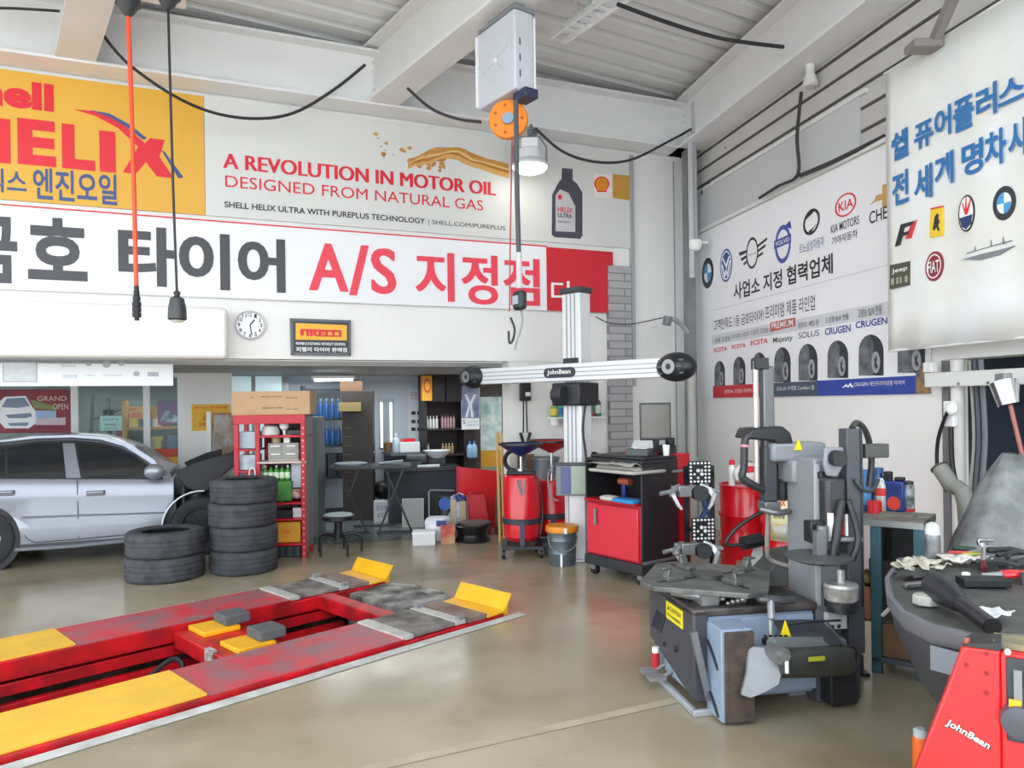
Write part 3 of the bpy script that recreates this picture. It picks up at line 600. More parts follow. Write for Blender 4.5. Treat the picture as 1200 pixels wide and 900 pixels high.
# posters inside the dim room
S = Sign(WI, 'safety_chart', 'white wall chart with rows of small black pictures in the back room', 'poster', .02, (478, 527), .004)
S.panel([(478, 540), (497, 540), (497, 455), (478.5, 455)], mat('#d4dade', .5)); S.shape('picture', [[(x, y), (x + 5, y), (x + 5, y - 4), (x, y - 4)] for x in (482, 489) for y in (486, 496, 505)], INK, 1); S.text([('안전', (481, 468), (489, 459))], mat('#c45a70', .5), bold=0)
WD = Wall(WI.pt(0, 0, .62)[:2], WI.ang)
S = Sign(WD, 'portrait_calendar', 'tall white calendar with a purple figure picture beside the dark shelving', 'calendar', 0, (541, 503), .004)
S.panel([(541, 503.5), (562, 503), (562, 437), (540, 437)], mat('#dfe3e8', .5)); S.shape('picture', [[(541, 490), (561.5, 490), (561.5, 452), (541, 452)]], mat('#8f94ae', .5, h2='#5a6182', scale=5), 1)
S.shape('picture', [[(544, 462), (547, 462), (551, 471), (555, 462), (558, 462), (553, 474), (555, 489), (552, 489), (550.5, 476), (548, 489), (545, 489), (549, 474)]], mat('#d3d7e2', .5), 2); S.text([('5', (542.5, 497), (545, 492)), ('1 2 3 4 5 6', (547, 495), (560, 493)), ('7 8 9 10 11', (547, 499), (560, 497))], INK, bold=0)
# ---------------------------------------------------------------- alignment lift in the floor pit
WORN = mat('#c93540', .45, h2='#86686c', scale=3.6); YPL = mat('#e9b93c', .5, var=.12, scale=5); GRIME = mat('#4a4644', .6, h2='#8a8580', scale=6)
REDL = mat('#d4101c', .4, h2='#8d1219', scale=5); BROWN = mat('#8d7f74', .55, h2='#6c4a46', scale=4)
lf = thing('alignment_lift', 'red in-floor wheel alignment lift with yellow plates in its pit', 'vehicle lift', L2(0, 0), LANG)
for side, (p0, p1, ey, lab) in (('right', (.03, .64, -2.4, None)), ('left', (1.63, 2.22, -2.65, None))):
    pf = obj('platform', B().bb((-6.55, p0, -.10), (-1.0, p1, .032)).bb((-1.0, p0, -.10), (-.02, p1, .012)), REDL, lf, .006)
    obj('runway_plate', B().bb((-6.5, p0 + .03, .032), (ey, p1 - .02, .044)), YPL, pf)
    obj('worn_deck', B().bb((ey + .01, p0 + .01, .031), (-1.0, p1 - .01, .035)), WORN, pf)
    tt = obj('turn_plate', B().bb((-.92, p0 + .03, .018), (-.5, p1 - .03, .045)), GRIME, pf, .004)
    for e in (-.96, -.46):
        obj('bridge_strip', B().bb((e - .05, p0 + .02, .018), (e + .05, p1 - .02, .05)), mat('#bdbcb6', .5, var=.25, scale=9), pf, .004)
    obj('end_deck', B().bb((-.4, p0 + .01, .017), (-.2, p1 - .01, .05)), BROWN, pf)
    kb = B()
    for q in (p0 + .05, p1 - .05): kb.cyl((-.47, q, .06), (-.41, q, .06), .025, n=10)
    obj('latch_pin', kb, GREYM, pf)
    sp = B()
    sec = [(-.2, .03), (-.02, .04), (.06, .16), (.075, .155), (-.005, .02), (-.2, .015)]
    sp.loft([[(x, y, z) for x, z in sec] for y in (p0 + .0, p1 - .0)]); obj('wheel_stop', sp, YEL, pf, .003)
    obj('stop_gusset', B().add([(-.02, p0 + .01, .03), (.05, p0 + .01, .14), (.01, p0 + .01, -.08), (-.02, p0 + .02, .03), (.05, p0 + .02, .14), (.01, p0 + .02, -.08)], [(0, 1, 2), (3, 5, 4), (0, 3, 4, 1), (1, 4, 5, 2), (2, 5, 3, 0)]), YEL, pf)
    inner = p1 if side == 'right' else p0; dn = 1 if side == 'right' else -1
    obj('jack_rail', B().bb((-6.4, inner, -.2), (-.5, inner - .05 * dn, -.12)).bb((-6.4, inner + .03 * dn, -.34), (-.5, inner - .03 * dn, -.25)), REDL, pf, .004)
    obj('base_rail', B().bb((-6.4, inner + .1 * dn, -.48), (-.4, inner - .2 * dn, -.40)), REDL, pf, .004)
obj('cross_beam', B().bb((-.74, .6, -.1), (-.6, 1.66, .02)), REDL, lf, .008)
jk = obj('jack_beam', B().bb((-2.0, .68, -.13), (-1.55, 1.6, -.01)).bb((-1.92, .75, -.4), (-1.62, 1.55, -.3)).bb((-1.9, 1.0, -.4), (-1.65, 1.3, -.1)), REDL, lf, .01)
for p in (1.42, .86):
    tr_ = obj('pad_tray', B().bb((-1.9, p - .14, -.01), (-1.62, p + .16, .025)), YEL, jk, .006); 
    obj('lifting_pad', B().bb((-1.72, p - .1, .025), (-1.52, p + .12, .1)), mat('#5a5d60', .8, var=.2, scale=12), tr_, .01)
obj('bracket_plate', B().bb((-1.97, .9, -.1), (-2.01, 1.02, .0)), mat('#c9c5c0', .4, h2='#77726d', scale=20), jk)
obj('hydraulic_hose', B().tube([Vector((-2.3, 1.45, -.3)), Vector((-2.1, 1.4, -.15)), Vector((-2.05, 1.3, -.2)), Vector((-2.2, 1.2, -.35))], .02, 8, 5), BLACK, jk)
struct('trim_19', B().add([L2(-.42, .62, -.02), L2(.0, .62, .003), L2(.0, 1.66, .003), L2(-.42, 1.66, -.02), L2(-.42, .62, -.3), L2(-.42, 1.66, -.3)], [(0, 1, 2, 3), (0, 3, 5, 4)]), mat('#a3a29e', .7, h2='#3d3b3a', scale=5))
struct('trim_20', B().add([L2(.0, .62, .004), L2(.14, 1.0, .004), L2(.14, 1.3, .004), L2(.0, 1.66, .004)], [(0, 1, 2, 3)]), mat('#b4b3af', .7, h2='#57544f', scale=6))
# ---------------------------------------------------------------- tyres
def tyre(name, r, h, m=RUBBER, n=48, Mx=None):
    k = .6 * r; p = [(k, .012), (k + .02, 0), (r - .03, .0), (r - .01, h * .05), (r - .001, h * .13)]
    for a in (.3, .5, .7): p += [(r, h * (a - .025)), (r - .006, h * (a - .018)), (r - .006, h * (a + .018)), (r, h * (a + .025))]
    p += [(r - .001, h * .87), (r - .01, h * .95), (r - .03, h), (k + .02, h), (k, h - .012), (k + .012, h - .03), (r - .04, h * .7), (r - .04, h * .3), (k + .012, .03)]
    return B().lathe(p, n, closed=True, M=Mx)
t2 = F(194, 676); t4 = F(286, 668)
TA = tyre('tyre', .372, .238); TB = tyre('tyre', .336, .238)
for i, lab in enumerate(('worn tyre at the bottom of the low two-tyre stack', 'worn tyre on top of the low two-tyre stack')):
    single('tyre', TA, mat('#34353a', .75, h2='#494b50', scale=9), lab, 'tyre', (t2.x + .01 * i, t2.y, .239 * i), .4 * i, 'stacked tyres by the car')
for i, lab in enumerate(('tyre on the floor under the four-tyre stack', 'second tyre from the floor in the four-tyre stack', 'third tyre from the floor in the four-tyre stack', 'topmost tyre of the four-tyre stack by the red rack')):
    single('tyre', TB, mat('#303238', .75, h2='#44474d', scale=9), lab, 'tyre', (t4.x + (.0, .008, -.006, .012)[i], t4.y, .239 * i), .5 * i, 'stacked tyres by the car')
# ---------------------------------------------------------------- car
co = F(-26, 671); WC = Wall((co.x, co.y), math.radians(20)); CW = 1.62
car = thing('car', 'silver four-door sedan with dark windows and its front end stripped open', 'car', (co.x, co.y, 0), WC.ang)
SIL = mat('#8e949e', .28, .4, coat=.5); GLS = mat('#1c1f24', .06, coat=.5); 
def cp(px, py, d=0): s, z = WC.hit(px, py, -d); return s, z
s_f = cp(203, 560)[0]; s_r = cp(-140, 560)[0]
zsill = .21; zb_f = cp(190, 561)[1]; zb_r = cp(0, 561)[1]
RW, RF = (0, .33), (cp(236, 618)[0], .33)
b = B(); rings = []
for s in [s_r - .28, s_r - .1, s_r + .2, -.5, 0, .5, 1.0, 1.5, s_f - .1, s_f]:
    t = (s - 0) / (cp(190, 561)[0]); zt = zb_r + (zb_f - zb_r) * t
    e = .12 if s < s_r - .2 else (.04 if s < s_r else 0)
    half = [(.10 + e, zsill - .02), (.02 + e, zsill + .05), (.0 + e, zsill + .22), (.03 + e, .5 * (zsill + zt)), (.01 + e, zt - .2), (.03 + e, zt - .06), (.07 + e, zt)]
    rings.append([(s, d, z) for d, z in half] + [(s, CW - d, z) for d, z in reversed(half)])
b.loft(rings); body = obj('body', b, SIL, car, ang=50)
def cut(o, cb):
    me = bpy.data.meshes.new('cut'); me.from_pydata(cb.v, [], cb.f); bm = bmesh.new(); bm.from_mesh(me); bmesh.ops.recalc_face_normals(bm, faces=bm.faces); bm.to_mesh(me); bm.free()
    c = bpy.data.objects.new('cut', me); COL.objects.link(c); c.matrix_world = o.matrix_world if not o.parent else o.parent.matrix_world
    c.location = o.parent.location; c.rotation_euler = o.parent.rotation_euler
    q = o.modifiers.new('cut', 'BOOLEAN'); q.object = c; q.operation = 'DIFFERENCE'; bpy.context.view_layer.update()
    nm = bpy.data.meshes.new_from_object(o.evaluated_get(bpy.context.evaluated_depsgraph_get())); o.modifiers.clear(); o.data = nm
    bpy.data.objects.remove(c)
    nm.set_sharp_from_angle(angle=math.radians(40))
cut(body, B().cyl((RW[0], -.2, .33), (RW[0], .35, .33), .385, n=40).cyl((RF[0], -.2, .33), (RF[0], .35, .33), .40, n=40))
obj('wheel_well', B().cyl((RW[0], .05, .33), (RW[0], .36, .33), .384, n=36), BLACK, car)
My = Matrix.Rotation(-PI / 2, 3, 'X')
for (s, nm) in ((0, 'rear'), (RF[0], 'front')):
    for d in (.03, CW - .21):
        tb = tyre('tyre', .33, .19, Mx=Matrix.Rotation(-PI / 2, 3, 'X')); w_ = obj('wheel', B().add([(x + s, y + d, z + .331) for x, y, z in tb.v], tb.f), RUBBER, car)
        rb = B().cyl((s, d + .05, .331), (s, d + .12, .331), .2, n=24)
        for k in range(5):
            a = 2 * PI * k / 5; rb.box((s + .11 * math.cos(a), d + .035, .331 + .11 * math.sin(a)), (.17, .03, .05), M=Matrix.Rotation(-a, 3, 'Y'))
        obj('rim', rb, ALU if nm == 'rear' else BLACK, w_)
# cabin: glass house with roof
gh = B(); D = .17
roof = [(cp(x, y, .42)) for x, y in ((-120, 545), (-60, 524), (0, 517.5), (40, 511.5), (85, 509.5), (120, 511.5), (150, 519.5), (176, 534), (203, 553))]
rr = []
for i, (s, z) in enumerate(roof):
    zb = max(.0, zb_r + (zb_f - zb_r) * s / cp(190, 561)[0]) - .02; zl = max(zb + .01, z)
    k = (zl - zb) / .45
    rr.append([(s, .06, zb), (s, .06 + .2 * k, zl - .06 * k), (s, .12 + .26 * k, zl - .01), (s, CW / 2, zl + .02), (s, CW - .12 - .26 * k, zl - .01), (s, CW - .06 - .2 * k, zl - .06 * k), (s, CW - .06, zb)])
gh.loft(rr); obj('roof', gh, SIL, car, ang=60)
def sidewin(name, pts, m, off=.008, D0=.06):   # panels laid on the leaning cabin side
    out = []
    for x, y in pts:
        zb = zb_r; d = .1
        for _ in range(4):
            s, z = cp(x, y, d); zb = zb_r + (zb_f - zb_r) * s / cp(190, 561)[0] - .02
            zl = [roof[i][1] + (roof[i + 1][1] - roof[i][1]) * (s - roof[i][0]) / (roof[i + 1][0] - roof[i][0]) for i in range(len(roof) - 1) if roof[i][0] <= s <= roof[i + 1][0]]
            zl = zl[0] if zl else zb + .2; k = max(.05, (zl - zb) / .45); d = .06 + .2 * k * min(1, max(0, (z - zb) / (zl - .06 * k - zb + 1e-4)))
        out.append(Vector((s, d - off, z)))
    n = len(out); bk = [p + Vector((0, .03, 0)) for p in out]
    return obj(name, B().add(out + bk, [tuple(range(n)), tuple(range(2 * n - 1, n - 1, -1))] + [(i, (i + 1) % n, n + (i + 1) % n, n + i) for i in range(n)]), m, car)
sidewin('window_surround', [(-60, 561), (192, 561.5), (178, 547), (160, 533), (140, 524), (118, 518.5), (85, 516), (45, 517), (0, 522), (-50, 535)], mat('#2b2d31', .3), .006)
sidewin('rear_door_window', [(9, 559), (77, 560), (73, 519), (40, 520), (9, 524)], GLS, .012)
sidewin('quarter_window', [(-50, 557), (6, 559), (6, 525), (-45, 537)], GLS, .012)
sidewin('front_door_window', [(97, 560), (186, 560), (174, 547), (158, 535), (140, 527), (118, 521), (90, 519)], GLS, .012)
sidewin('door_pillar', [(78, 560), (95, 560), (87.5, 519.5), (74, 519.5)], SIL, .016)
sidewin('roof_trim', [(-40, 531), (0, 518), (45, 513.5), (85, 512.5), (118, 515), (146, 523), (176, 542), (192, 561), (196, 558), (180, 538), (150, 519), (120, 511.5), (85, 509.5), (40, 511), (0, 516), (-40, 528)], SIL, .014)
def line(name, pts, r, m, d=-.004): return obj(name, B().tube([Vector((cp(x, y)[0], d, cp(x, y)[1])) for x, y in pts], r, 6), m, car)
SEAM = mat('#3b3e44', .6)
line('door_seam', [(90, 563), (91, 600), (92, 632)], .005, SEAM, .018); line('door_seam', [(92, 632), (60, 634.5), (40, 636), (32, 632), (20, 616), (0, 606)], .005, SEAM, .012); line('door_seam', [(92, 632), (145, 627), (197, 624)], .005, SEAM, .006)
line('side_moulding', [(25, 607), (90, 604.5), (195, 601)], .012, SIL, .018); line('sill_trim', [(17, 645), (80, 641), (150, 634), (195, 630)], .02, SIL, .03)
for x in (5, 112):
    h0 = cp(x, 577); obj('door_handle', B().box((h0[0], .0, h0[1]), (.17, .05, .035)), SIL, car, .012); obj('handle_recess', B().box((h0[0], .018, h0[1] - .012), (.19, .02, .06)), mat('#777b83', .3, .3), car, .012)
m0 = cp(182, 552); mi = obj('side_mirror', B().ball((m0[0], -.06, m0[1]), (.11, .07, .085), 10), SIL, car); obj('mirror_stalk', B().box((m0[0] + .02, .03, m0[1] - .05), (.1, .14, .05)), BLACK, mi)
# stripped front end
eb = B(); npts = [cp(x, y) for x, y in ((205, 553), (235, 540), (277, 529), (277, 545), (262, 556), (250, 572), (236, 578), (222, 574), (212, 566))]
for d0 in (.03, CW - .08): eb.prism(npts, d0, d0 + .05)
f0, f1 = cp(212, 575), cp(276, 560); eb.bb((f0[0], .08, .3), (f0[0] + .04, CW - .08, f0[1] + .05)); eb.bb((f1[0] - .05, .05, .35), (f1[0], CW - .05, .62)); eb.bb((f0[0], .1, .28), (f1[0], CW - .1, .34))
fe = obj('front_fender_liner', eb, mat('#232427', .55, var=.3, scale=6), car, .01)
en = B().bb((f0[0] + .2, .4, .34), (f0[0] + .65, 1.2, .72)).cyl((f0[0] + .15, .25, .35), (f0[0] + .15, .25, .8), .08).cyl((f0[0] + .3, .8, .72), (f0[0] + .3, .8, .78), .12)
obj('engine', en, mat('#3b3d40', .5, var=.3, scale=8), car, .02); obj('air_filter_box', B().bb((f0[0] + .35, .2, .6), (f0[0] + .6, .42, .8)), BLK2, car, .03)
ar = B().tube([Vector((RF[0] + .41 * math.cos(a), .0, .33 + .41 * math.sin(a))) for a in [math.radians(205 - 10 * k) for k in range(13)]], .01, 8)
obj('wheel_arch_trim', ar, mat('#c9ccd2', .3, .4), car)  # pale arc painted in as the highlight along the arch edge
# ---------------------------------------------------------------- things hung from the roof
tb = at(175, 12, 6.25); 
bx = Vector((WB.b.x, WB.b.y)); c0 = Vector((tb.x, tb.y))
ibeam('trim_21', c0 - bx * 6, c0 + bx * .28, 5.13, .5, .26, STEELW)
def hung(name, label, cat, px, Y, top, mid, end, r, m, build):
    a = at(px, top, Y); a.z = 5.13; t = thing(name, label, cat, (a.x, a.y, a.z))
    f = lambda x, y: at(x, y, Y) - a
    obj('ceiling_mount', B().cyl((0, 0, 0), (0, 0, -.05), .1, n=20).lathe([(.09, -.05), (.05, -.12), (.02, -.15)], 20), mat('#3a3e40', .4), t)
    obj('cord', B().tube([Vector((0, 0, -.1))] + [f(*q) for q in mid] + [f(*end)], r, 8), m, t)
    build(t, f(*end)); return t
def endA(t, p):
    b = B()
    for k in range(6): b.cyl(p + Vector((0, 0, .05 - k * .045)), p + Vector((0, 0, .012 - k * .045)), .018 + .006 * min(k, 3), n=12)
    b.cyl(p + Vector((0, 0, .05)), p + Vector((0, 0, -.24)), .02, n=12); obj('rubber_grip', b, mat('#26282c', .6), t)
hung('air_hose', 'bright orange-red air hose hanging down past the yellow sign', 'hose', 150, 6.3, 8, [(154, 120), (157, 225)], (160, 342), .019, mat('#f0532d', .45), endA)
def endB(t, p):
    obj('lamp_cap', B().lathe([(.008, .05), (.03, .03), (.02, .0), (.055, -.02), (.07, -.1), (.075, -.19), (.06, -.2)], 20, p), mat('#3a3d40', .4), t)
    obj('lamp_lens', B().lathe([(.058, -.201), (.04, -.215)], 20, p), mat('#e4e2d6', .2), t)
hung('drop_lamp', 'small dark bell lamp on a thin black cord right of the orange hose', 'lamp', 197, 6.2, 15, [(200, 120), (203, 225)], (207.5, 347), .011, mat('#24272a', .5), endB)
WH2 = Wall(at(603, 60, 6.25)[:2], math.atan2(-.819, .574))
h0 = WH2.hit(559, 85)[0]; zt, zb = WH2.hit(603, 8)[1], WH2.hit(603, 103)[1]
ho = thing('hose_reel_hoist', 'tall white steel reel box hung from the roof beam with an orange wheel', 'hose reel', WH2.pt(0, 0, 0), WH2.ang)
PANEL = mat('#c6cad1', .4, var=.06, scale=3)
obj('box_body', B().bb((h0, 0, zb), (0, .2, zt)), PANEL, ho, .018, seg=3)
obj('box_flange', B().bb((h0 - .01, -.01, zb + .02), (h0 + .02, .0, zt - .02)).bb((h0, .2, zb + .03), (0, .22, zt - .03)), STEELW, ho)
for z in (.2, .4, .6): obj('side_slot', B().bb((-.003, .05, zb + (zt - zb) * z - .03), (.003, .06, zb + (zt - zb) * z + .03)), BLACK, ho)
rb = B(); cx_, cz_ = h0 * .5, zb + (zt - zb) * .5
for k in range(6):
    a = k * PI / 3 + .3; rb.box((cx_ + .12 * math.cos(a), -.003, cz_ + .12 * math.sin(a)), (.16, .006, .008), M=Matrix.Rotation(-a, 3, 'Y'))
obj('pressed_rib', rb, PANEL, ho); obj('hub_bolt', B().cyl((cx_, 0, cz_), (cx_, -.02, cz_), .022, n=12), mat('#f7f7f7', .2, .3), ho)
obj('hanger', B().bb((h0 * .8, .05, zt), (h0 * .1, .15, ZB + .02)).bb((h0 * .95, .0, zt + .0), (h0 * .0, .22, zt + .03)), GREYM, ho)
oc = B(); wz = WH2.hit(583, 139)[1]; wx = WH2.hit(583, 139)[0]
Mo = Matrix.Rotation(.85, 3, 'Z'); oc.lathe([(.165, 0), (.17, .02), (.17, .05), (.165, .07), (.05, .07), (.05, 0)], 32, (wx, .12, wz), Mo @ Matrix.Rotation(PI / 2, 3, 'X'), closed=True); wc = Vector((wx, .12, wz))
whl = obj('orange_wheel', oc, ORANGE, ho, .005); obj('wheel_hub', B().cyl(wc + Mo @ Vector((0, -.09, 0)), wc + Mo @ Vector((0, .02, 0)), .05, n=16), mat('#8fa6b8', .4), ho)
bz = B()
for k in range(7):
    a = 2 * PI * k / 7; bz.cyl(wc + Mo @ Vector((.12 * math.cos(a), -.08, .12 * math.sin(a))), wc + Mo @ Vector((.12 * math.cos(a), -.068, .12 * math.sin(a))), .012, n=8)
obj('wheel_bolt', bz, mat('#a65a12', .5), whl)
obj('outlet_guide', B().bb((-.12, .06, zb - .07), (.06, .2, zb + .01)), mat('#2d3450', .5), ho, .01)
q = at(605, 120, 6.3); inv = Matrix.Rotation(-WH2.ang, 3, 'Z'); loc = lambda p: inv @ (p - Vector((ho.location.x, ho.location.y, 0)))
pts = [at(604.5, 118, 6.25), at(606, 230, 6.25), at(608, 300, 6.25)]
obj('hose', B().tube([loc(p) for p in pts], .021, 10), mat('#4b4d52', .5), ho)
obj('hose_sleeve', B().tube([loc(at(608, 296, 6.25)), loc(at(608.6, 338, 6.25))], .025, 10), mat('#c9c2c2', .5), ho)
obj('cable', B().tube([loc(at(600, 160, 6.27)), loc(at(598, 280, 6.27)), loc(at(597, 365, 6.27))], .006, 6), mat('#b03038', .5), ho)
p = loc(at(609, 352, 6.22)); vd = obj('control_block', B().box(p, (.13, .08, .16)), mat('#2f3136', .5), ho, .03); obj('display', B().box(p + Vector((0, -.045, 0)), (.07, .01, .07)), mat('#9fb3b8', .3), vd)
obj('hook_cable', B().tube([loc(at(x, y, 6.25)) for x, y in ((610, 360), (612, 375), (609, 390), (606, 398), (603, 410))], .008, 6, 4), SILV, ho)
obj('hook_cable', B().tube([loc(at(x, y, 6.25)) for x, y in ((598, 372), (603, 385), (601, 398), (597, 402), (596, 388))], .01, 6, 4), BLK2, ho)
# pendant lamp bracketed on the rear beam
pl = at(621, 196, 9.0); pn = thing('high_bay_lamp', 'lit round white lamp bracketed on the rear beam beside the hoist', 'lamp', (pl.x, pl.y, pl.z))
obj('lamp_lens', B().lathe([(.002, -.075), (.1, -.07), (.18, -.04), (.21, 0)], 32), mat('#fffaf0', .3, emit=5), pn)
obj('lamp_body', B().lathe([(.215, 0), (.215, .03), (.15, .09), (.14, .2), (.1, .22)], 32), mat('#e4e6e9', .4), pn)
obj('lamp_driver', B().box((0, 0, .28), (.2, .14, .12)), mat('#f0f1f3', .4), pn, .01)
obj('yoke', B().tube([Vector((-.2, 0, .05)), Vector((-.2, 0, .24)), Vector((-.12, 0, .36)), Vector((.12, 0, .36)), Vector((.2, 0, .24)), Vector((.2, 0, .05))], .012, 8), GREYM, pn)
obj('wall_bracket', B().tube([Vector((0, 0, .36)), Vector((.02, 0, .5)), Vector((.04, .35, .5))], .018, 8).box((.04, .2, .48), (.12, .12, .06)), mat('#6d727c', .4), pn)
# slotted white cable bracket under the deck
ca = at(660, 42, 7.3); cb_ = at(738, -8, 6.5); dv = cb_ - ca; dv.z = 0; L = dv.length + .3; an = math.atan2(dv.y, dv.x)
tcb = thing('cable_tray', 'white slotted cable tray with clips hung under the roof deck', 'cable tray', (ca.x, ca.y, ca.z), an)
for y in (-.09, .09): obj('side_rail', B().bb((-.1, y - .015, -.02), (L, y + .015, .03)), SWHITE, tcb, .004)
random.seed(5); 
for k in range(9):
    x = .1 + k * (L - .2) / 9; cl = B().box((x, 0, .02), (.06, .22, .035)); 
    for y in (-.07, .05): cl.box((x + .02, y + random.uniform(-.03, .03), .06), (.05, .04, .08), random.uniform(-.5, .5))
    obj('clip', cl, mat('#e6e9ec', .4), tcb, .006)
hg = B()
for x in (.2, L - .2): hg.cyl((x, 0, 0), (x, 0, ZC - ca.z), .012, n=8)
obj('drop_rod', hg, STEELW, tcb)
# cables
BLKC = mat('#2b2d30', .5)
def cable(label, pts, r, name='cable', m=BLKC): 
    P = [at(*q) for q in pts]; o0 = P[0]
    return single(name, B().tube([p - o0 for p in P], r, 6, 6), m, label, 'cable', o0)
cable('black cable sagging across the yellow sign between two roof beams', [(112, 28, 7.0), (145, 70, 7.15), (200, 110, 7.4), (250, 132, 7.65), (300, 139, 7.85), (345, 132, 8.05), (390, 106, 8.2), (428, 76, 8.3)], .017)
cable('short black cable looping from the middle beam to the orange wheel', [(478, 104, 7.6), (505, 127, 7.2), (535, 139, 6.8), (563, 143, 6.45)], .015)
cable('black cable sagging from the lit lamp to the corner column', [(627, 150, 9.05), (660, 178, 9.2), (700, 190, 9.4), (740, 187, 9.6), (785, 165, 9.8), (816, 148, 9.95)], .017)
cable('black cable along the roof deck from the white tray to the right beam', [(724, 5, 6.5), (790, 29, 6.9), (850, 46, 7.3), (918, 55, 7.55)], .02)
cable('black cable dropping from the roof beam over the grey siding', [(939, 108, 7.75), (934, 160, 7.75), (935, 204, 7.75), (912, 218, 8.1), (890, 232, 8.5)], .018)
cable('thick black conduit running up the wall above the partner banner', [(937, 206, 7.72), (975, 190, 7.3), (1036, 160, 6.65)], .022)
cable('blue-black wire loop by the top of the corner column', [(850, 173, 9.5), (866, 185, 9.3), (868, 208, 9.25)], .012)
cable('thin wire arching beside the corner column top', [(822, 228, 10.05), (826, 216, 10.0), (850, 213, 9.6)], .010)
cable('thin grey wire drooping beside the grey brick pilaster', [(698, 371, 9.85), (712, 378, 9.8), (728, 380, 9.85), (745, 379, 9.9), (783, 371, 9.75)], .007)
cable('thin cable at the upper left roof corner', [(-30, 9, 6.6), (20, 10, 6.7), (70, 13, 6.8)], .012)
p = WR.pt(WR.hit(962, 96)[0], ZB - .0, .12); single('emergency_light', B().cyl((0, 0, 0), (0, 0, -.1), .045, n=14).lathe([(.05, -.1), (.08, -.2), (.06, -.22)], 14), mat('#d9d8d4', .4), 'small pale spotlight under the right roof beam', 'light', p)
# steel strut above the hanging banner
a, c = at(1096, 46, 5.6), at(1122, -14, 5.3); st = thing('steel_strut', 'slanted grey steel strut above the hanging white banner', 'strut', a)
obj('strut_arm', B().tube([Vector((0, 0, 0)), c - a], .045, 4), mat('#85807c', .5), st); obj('strut_foot', B().box((-.06, .05, -.03), (.22, .16, .06)), mat('#85807c', .5), st, .01)
# camera, wall lamp bracket on the corner column
s, z = WR.hit(838, 287, .3); a = at(815, 288, 9.75); cm = thing('security_camera', 'small white dome camera on the corner column', 'camera', a)
obj('camera_body', B().lathe([(.08, .07), (.085, .0), (.06, -.05), (.02, -.07)], 18), SWHITE, cm); obj('camera_arm', B().bb((-.03, 0, .0), (.06, .25, .05)).bb((.06, -.02, .03), (.16, .03, .05)), SWHITE, cm)
a = at(806, 390, 9.75); wl = thing('lamp_arm', 'bent grey lamp arm fixed to the corner column', 'lamp arm', a)
obj('arm_tube', B().tube([Vector((0, 0, 0)), at(797, 379, 9.7) - a, at(789, 374, 9.65) - a, at(782, 373, 9.6) - a], .03, 8, 4), mat('#9da0a4', .4), wl); obj('lamp_socket', B().cyl(at(783, 371, 9.6) - a, at(781, 381, 9.6) - a, .055, n=14), mat('#77797d', .4), wl)
a = at(811, 300, 9.8); pp = single('pipe', B().cyl((0, 0, 0), (0, 0, 1.9), .04, n=12).cyl((.06, .05, .4), (.06, .05, 2.3), .03, n=12), mat('#b9bbbd', .4), 'grey conduit pipe running up the corner column', 'pipe', (a.x, a.y, 3.3))
a = at(811, 500, 9.55); single('drain_pipe', B().cyl((0, 0, 0), (0, 0, 2.1), .055, n=14).cyl((0, 0, .9), (0, 0, .98), .065, n=14), mat('#b3b4ae', .5), 'pale drain pipe at the foot of the corner column', 'pipe', (a.x, a.y, 0))
# ---------------------------------------------------------------- red parts rack by the tyres
q = F(358, 655); RK = thing('parts_rack', 'red steel parts rack of open shelves behind the tyre stacks', 'rack', (q.x - .78, q.y + .02, 0), .06)
RK_W, RK_D, RK_H = .78, .42, 1.6; REDR = mat('#c4182a', .4, var=.15, scale=7)
for x in (.02, .25, RK_W - .03):
    for y in (.02, RK_D - .02): obj('post', B().bb((x - .025, y - .02, 0), (x + .025, y + .02, RK_H)), REDR, RK, .004)
pb = B()
for k in range(22): pb.cyl((RK_W - .03, -.001, .05 + k * .07), (RK_W - .03, .004, .05 + k * .07), .009, n=8)
obj('post_hole', pb, mat('#e6b9b9', .6), RK)
SH = [.16, .44, .62, 1.08, 1.37]
for z in SH:
    obj('shelf', B().bb((.24, .0, z - .025), (RK_W, RK_D, z)), REDR if z != 1.08 else mat('#c9b3a8', .5), RK, .004)
for z in (.98, 1.22): obj('shelf', B().bb((.0, .0, z - .02), (.25, RK_D, z)), REDR, RK, .004)
obj('top_panel', B().bb((-.01, -.01, RK_H - .1), (RK_W, .02, RK_H)).bb((0, 0, RK_H - .02), (RK_W, RK_D, RK_H)), REDR, RK, .004)
obj('back_panel', B().bb((.24, RK_D - .012, .05), (RK_W, RK_D, RK_H)), mat('#5b4c4a', .6), RK); obj('side_panel', B().bb((RK_W - .01, .03, .1), (RK_W, RK_D, RK_H)), mat('#7f7d79', .5), RK)
def inrack(x, y, z):
    v = Matrix.Rotation(.06, 3, 'Z') @ Vector((x, y, z)); return v + RK.location
def on(nm, b, m, lab, cat, x, y, z, rz=.06, group=None, bev=.006, W_=inrack): return single(nm, b, m, lab, cat, W_(x, y, z), rz, group, bev)
def bottle(name, lab, loc, r, h, m, capm, cat='bottle', group=None, labm=None, neck=.35, capn='cap', sq=False):
    t = thing(name, lab, cat, loc, 0, group); n = 4 if sq else 20
    obj('bottle_body', B().lathe([(r * .9, 0), (r, .01), (r, h * .62), (r * .85, h * .72), (r * neck, h * .82), (r * neck, h * .88)], 20, sx=1, sy=.65 if sq else 1), m, t)
    obj(capn, B().lathe([(r * neck * 1.2, h * .87), (r * neck * 1.2, h * .99), (r * neck, h)], 16), capm, t)
    if labm: obj('label_band', B().lathe([(r + .001, h * .15), (r + .0015, h * .16), (r + .0015, h * .54), (r + .001, h * .55)], 20, sx=1, sy=.66 if sq else 1), labm, t)
    return t
def cartonb(w_, d_, h_): return B().bb((-w_ / 2, -d_ / 2, 0), (w_ / 2, d_ / 2, h_))
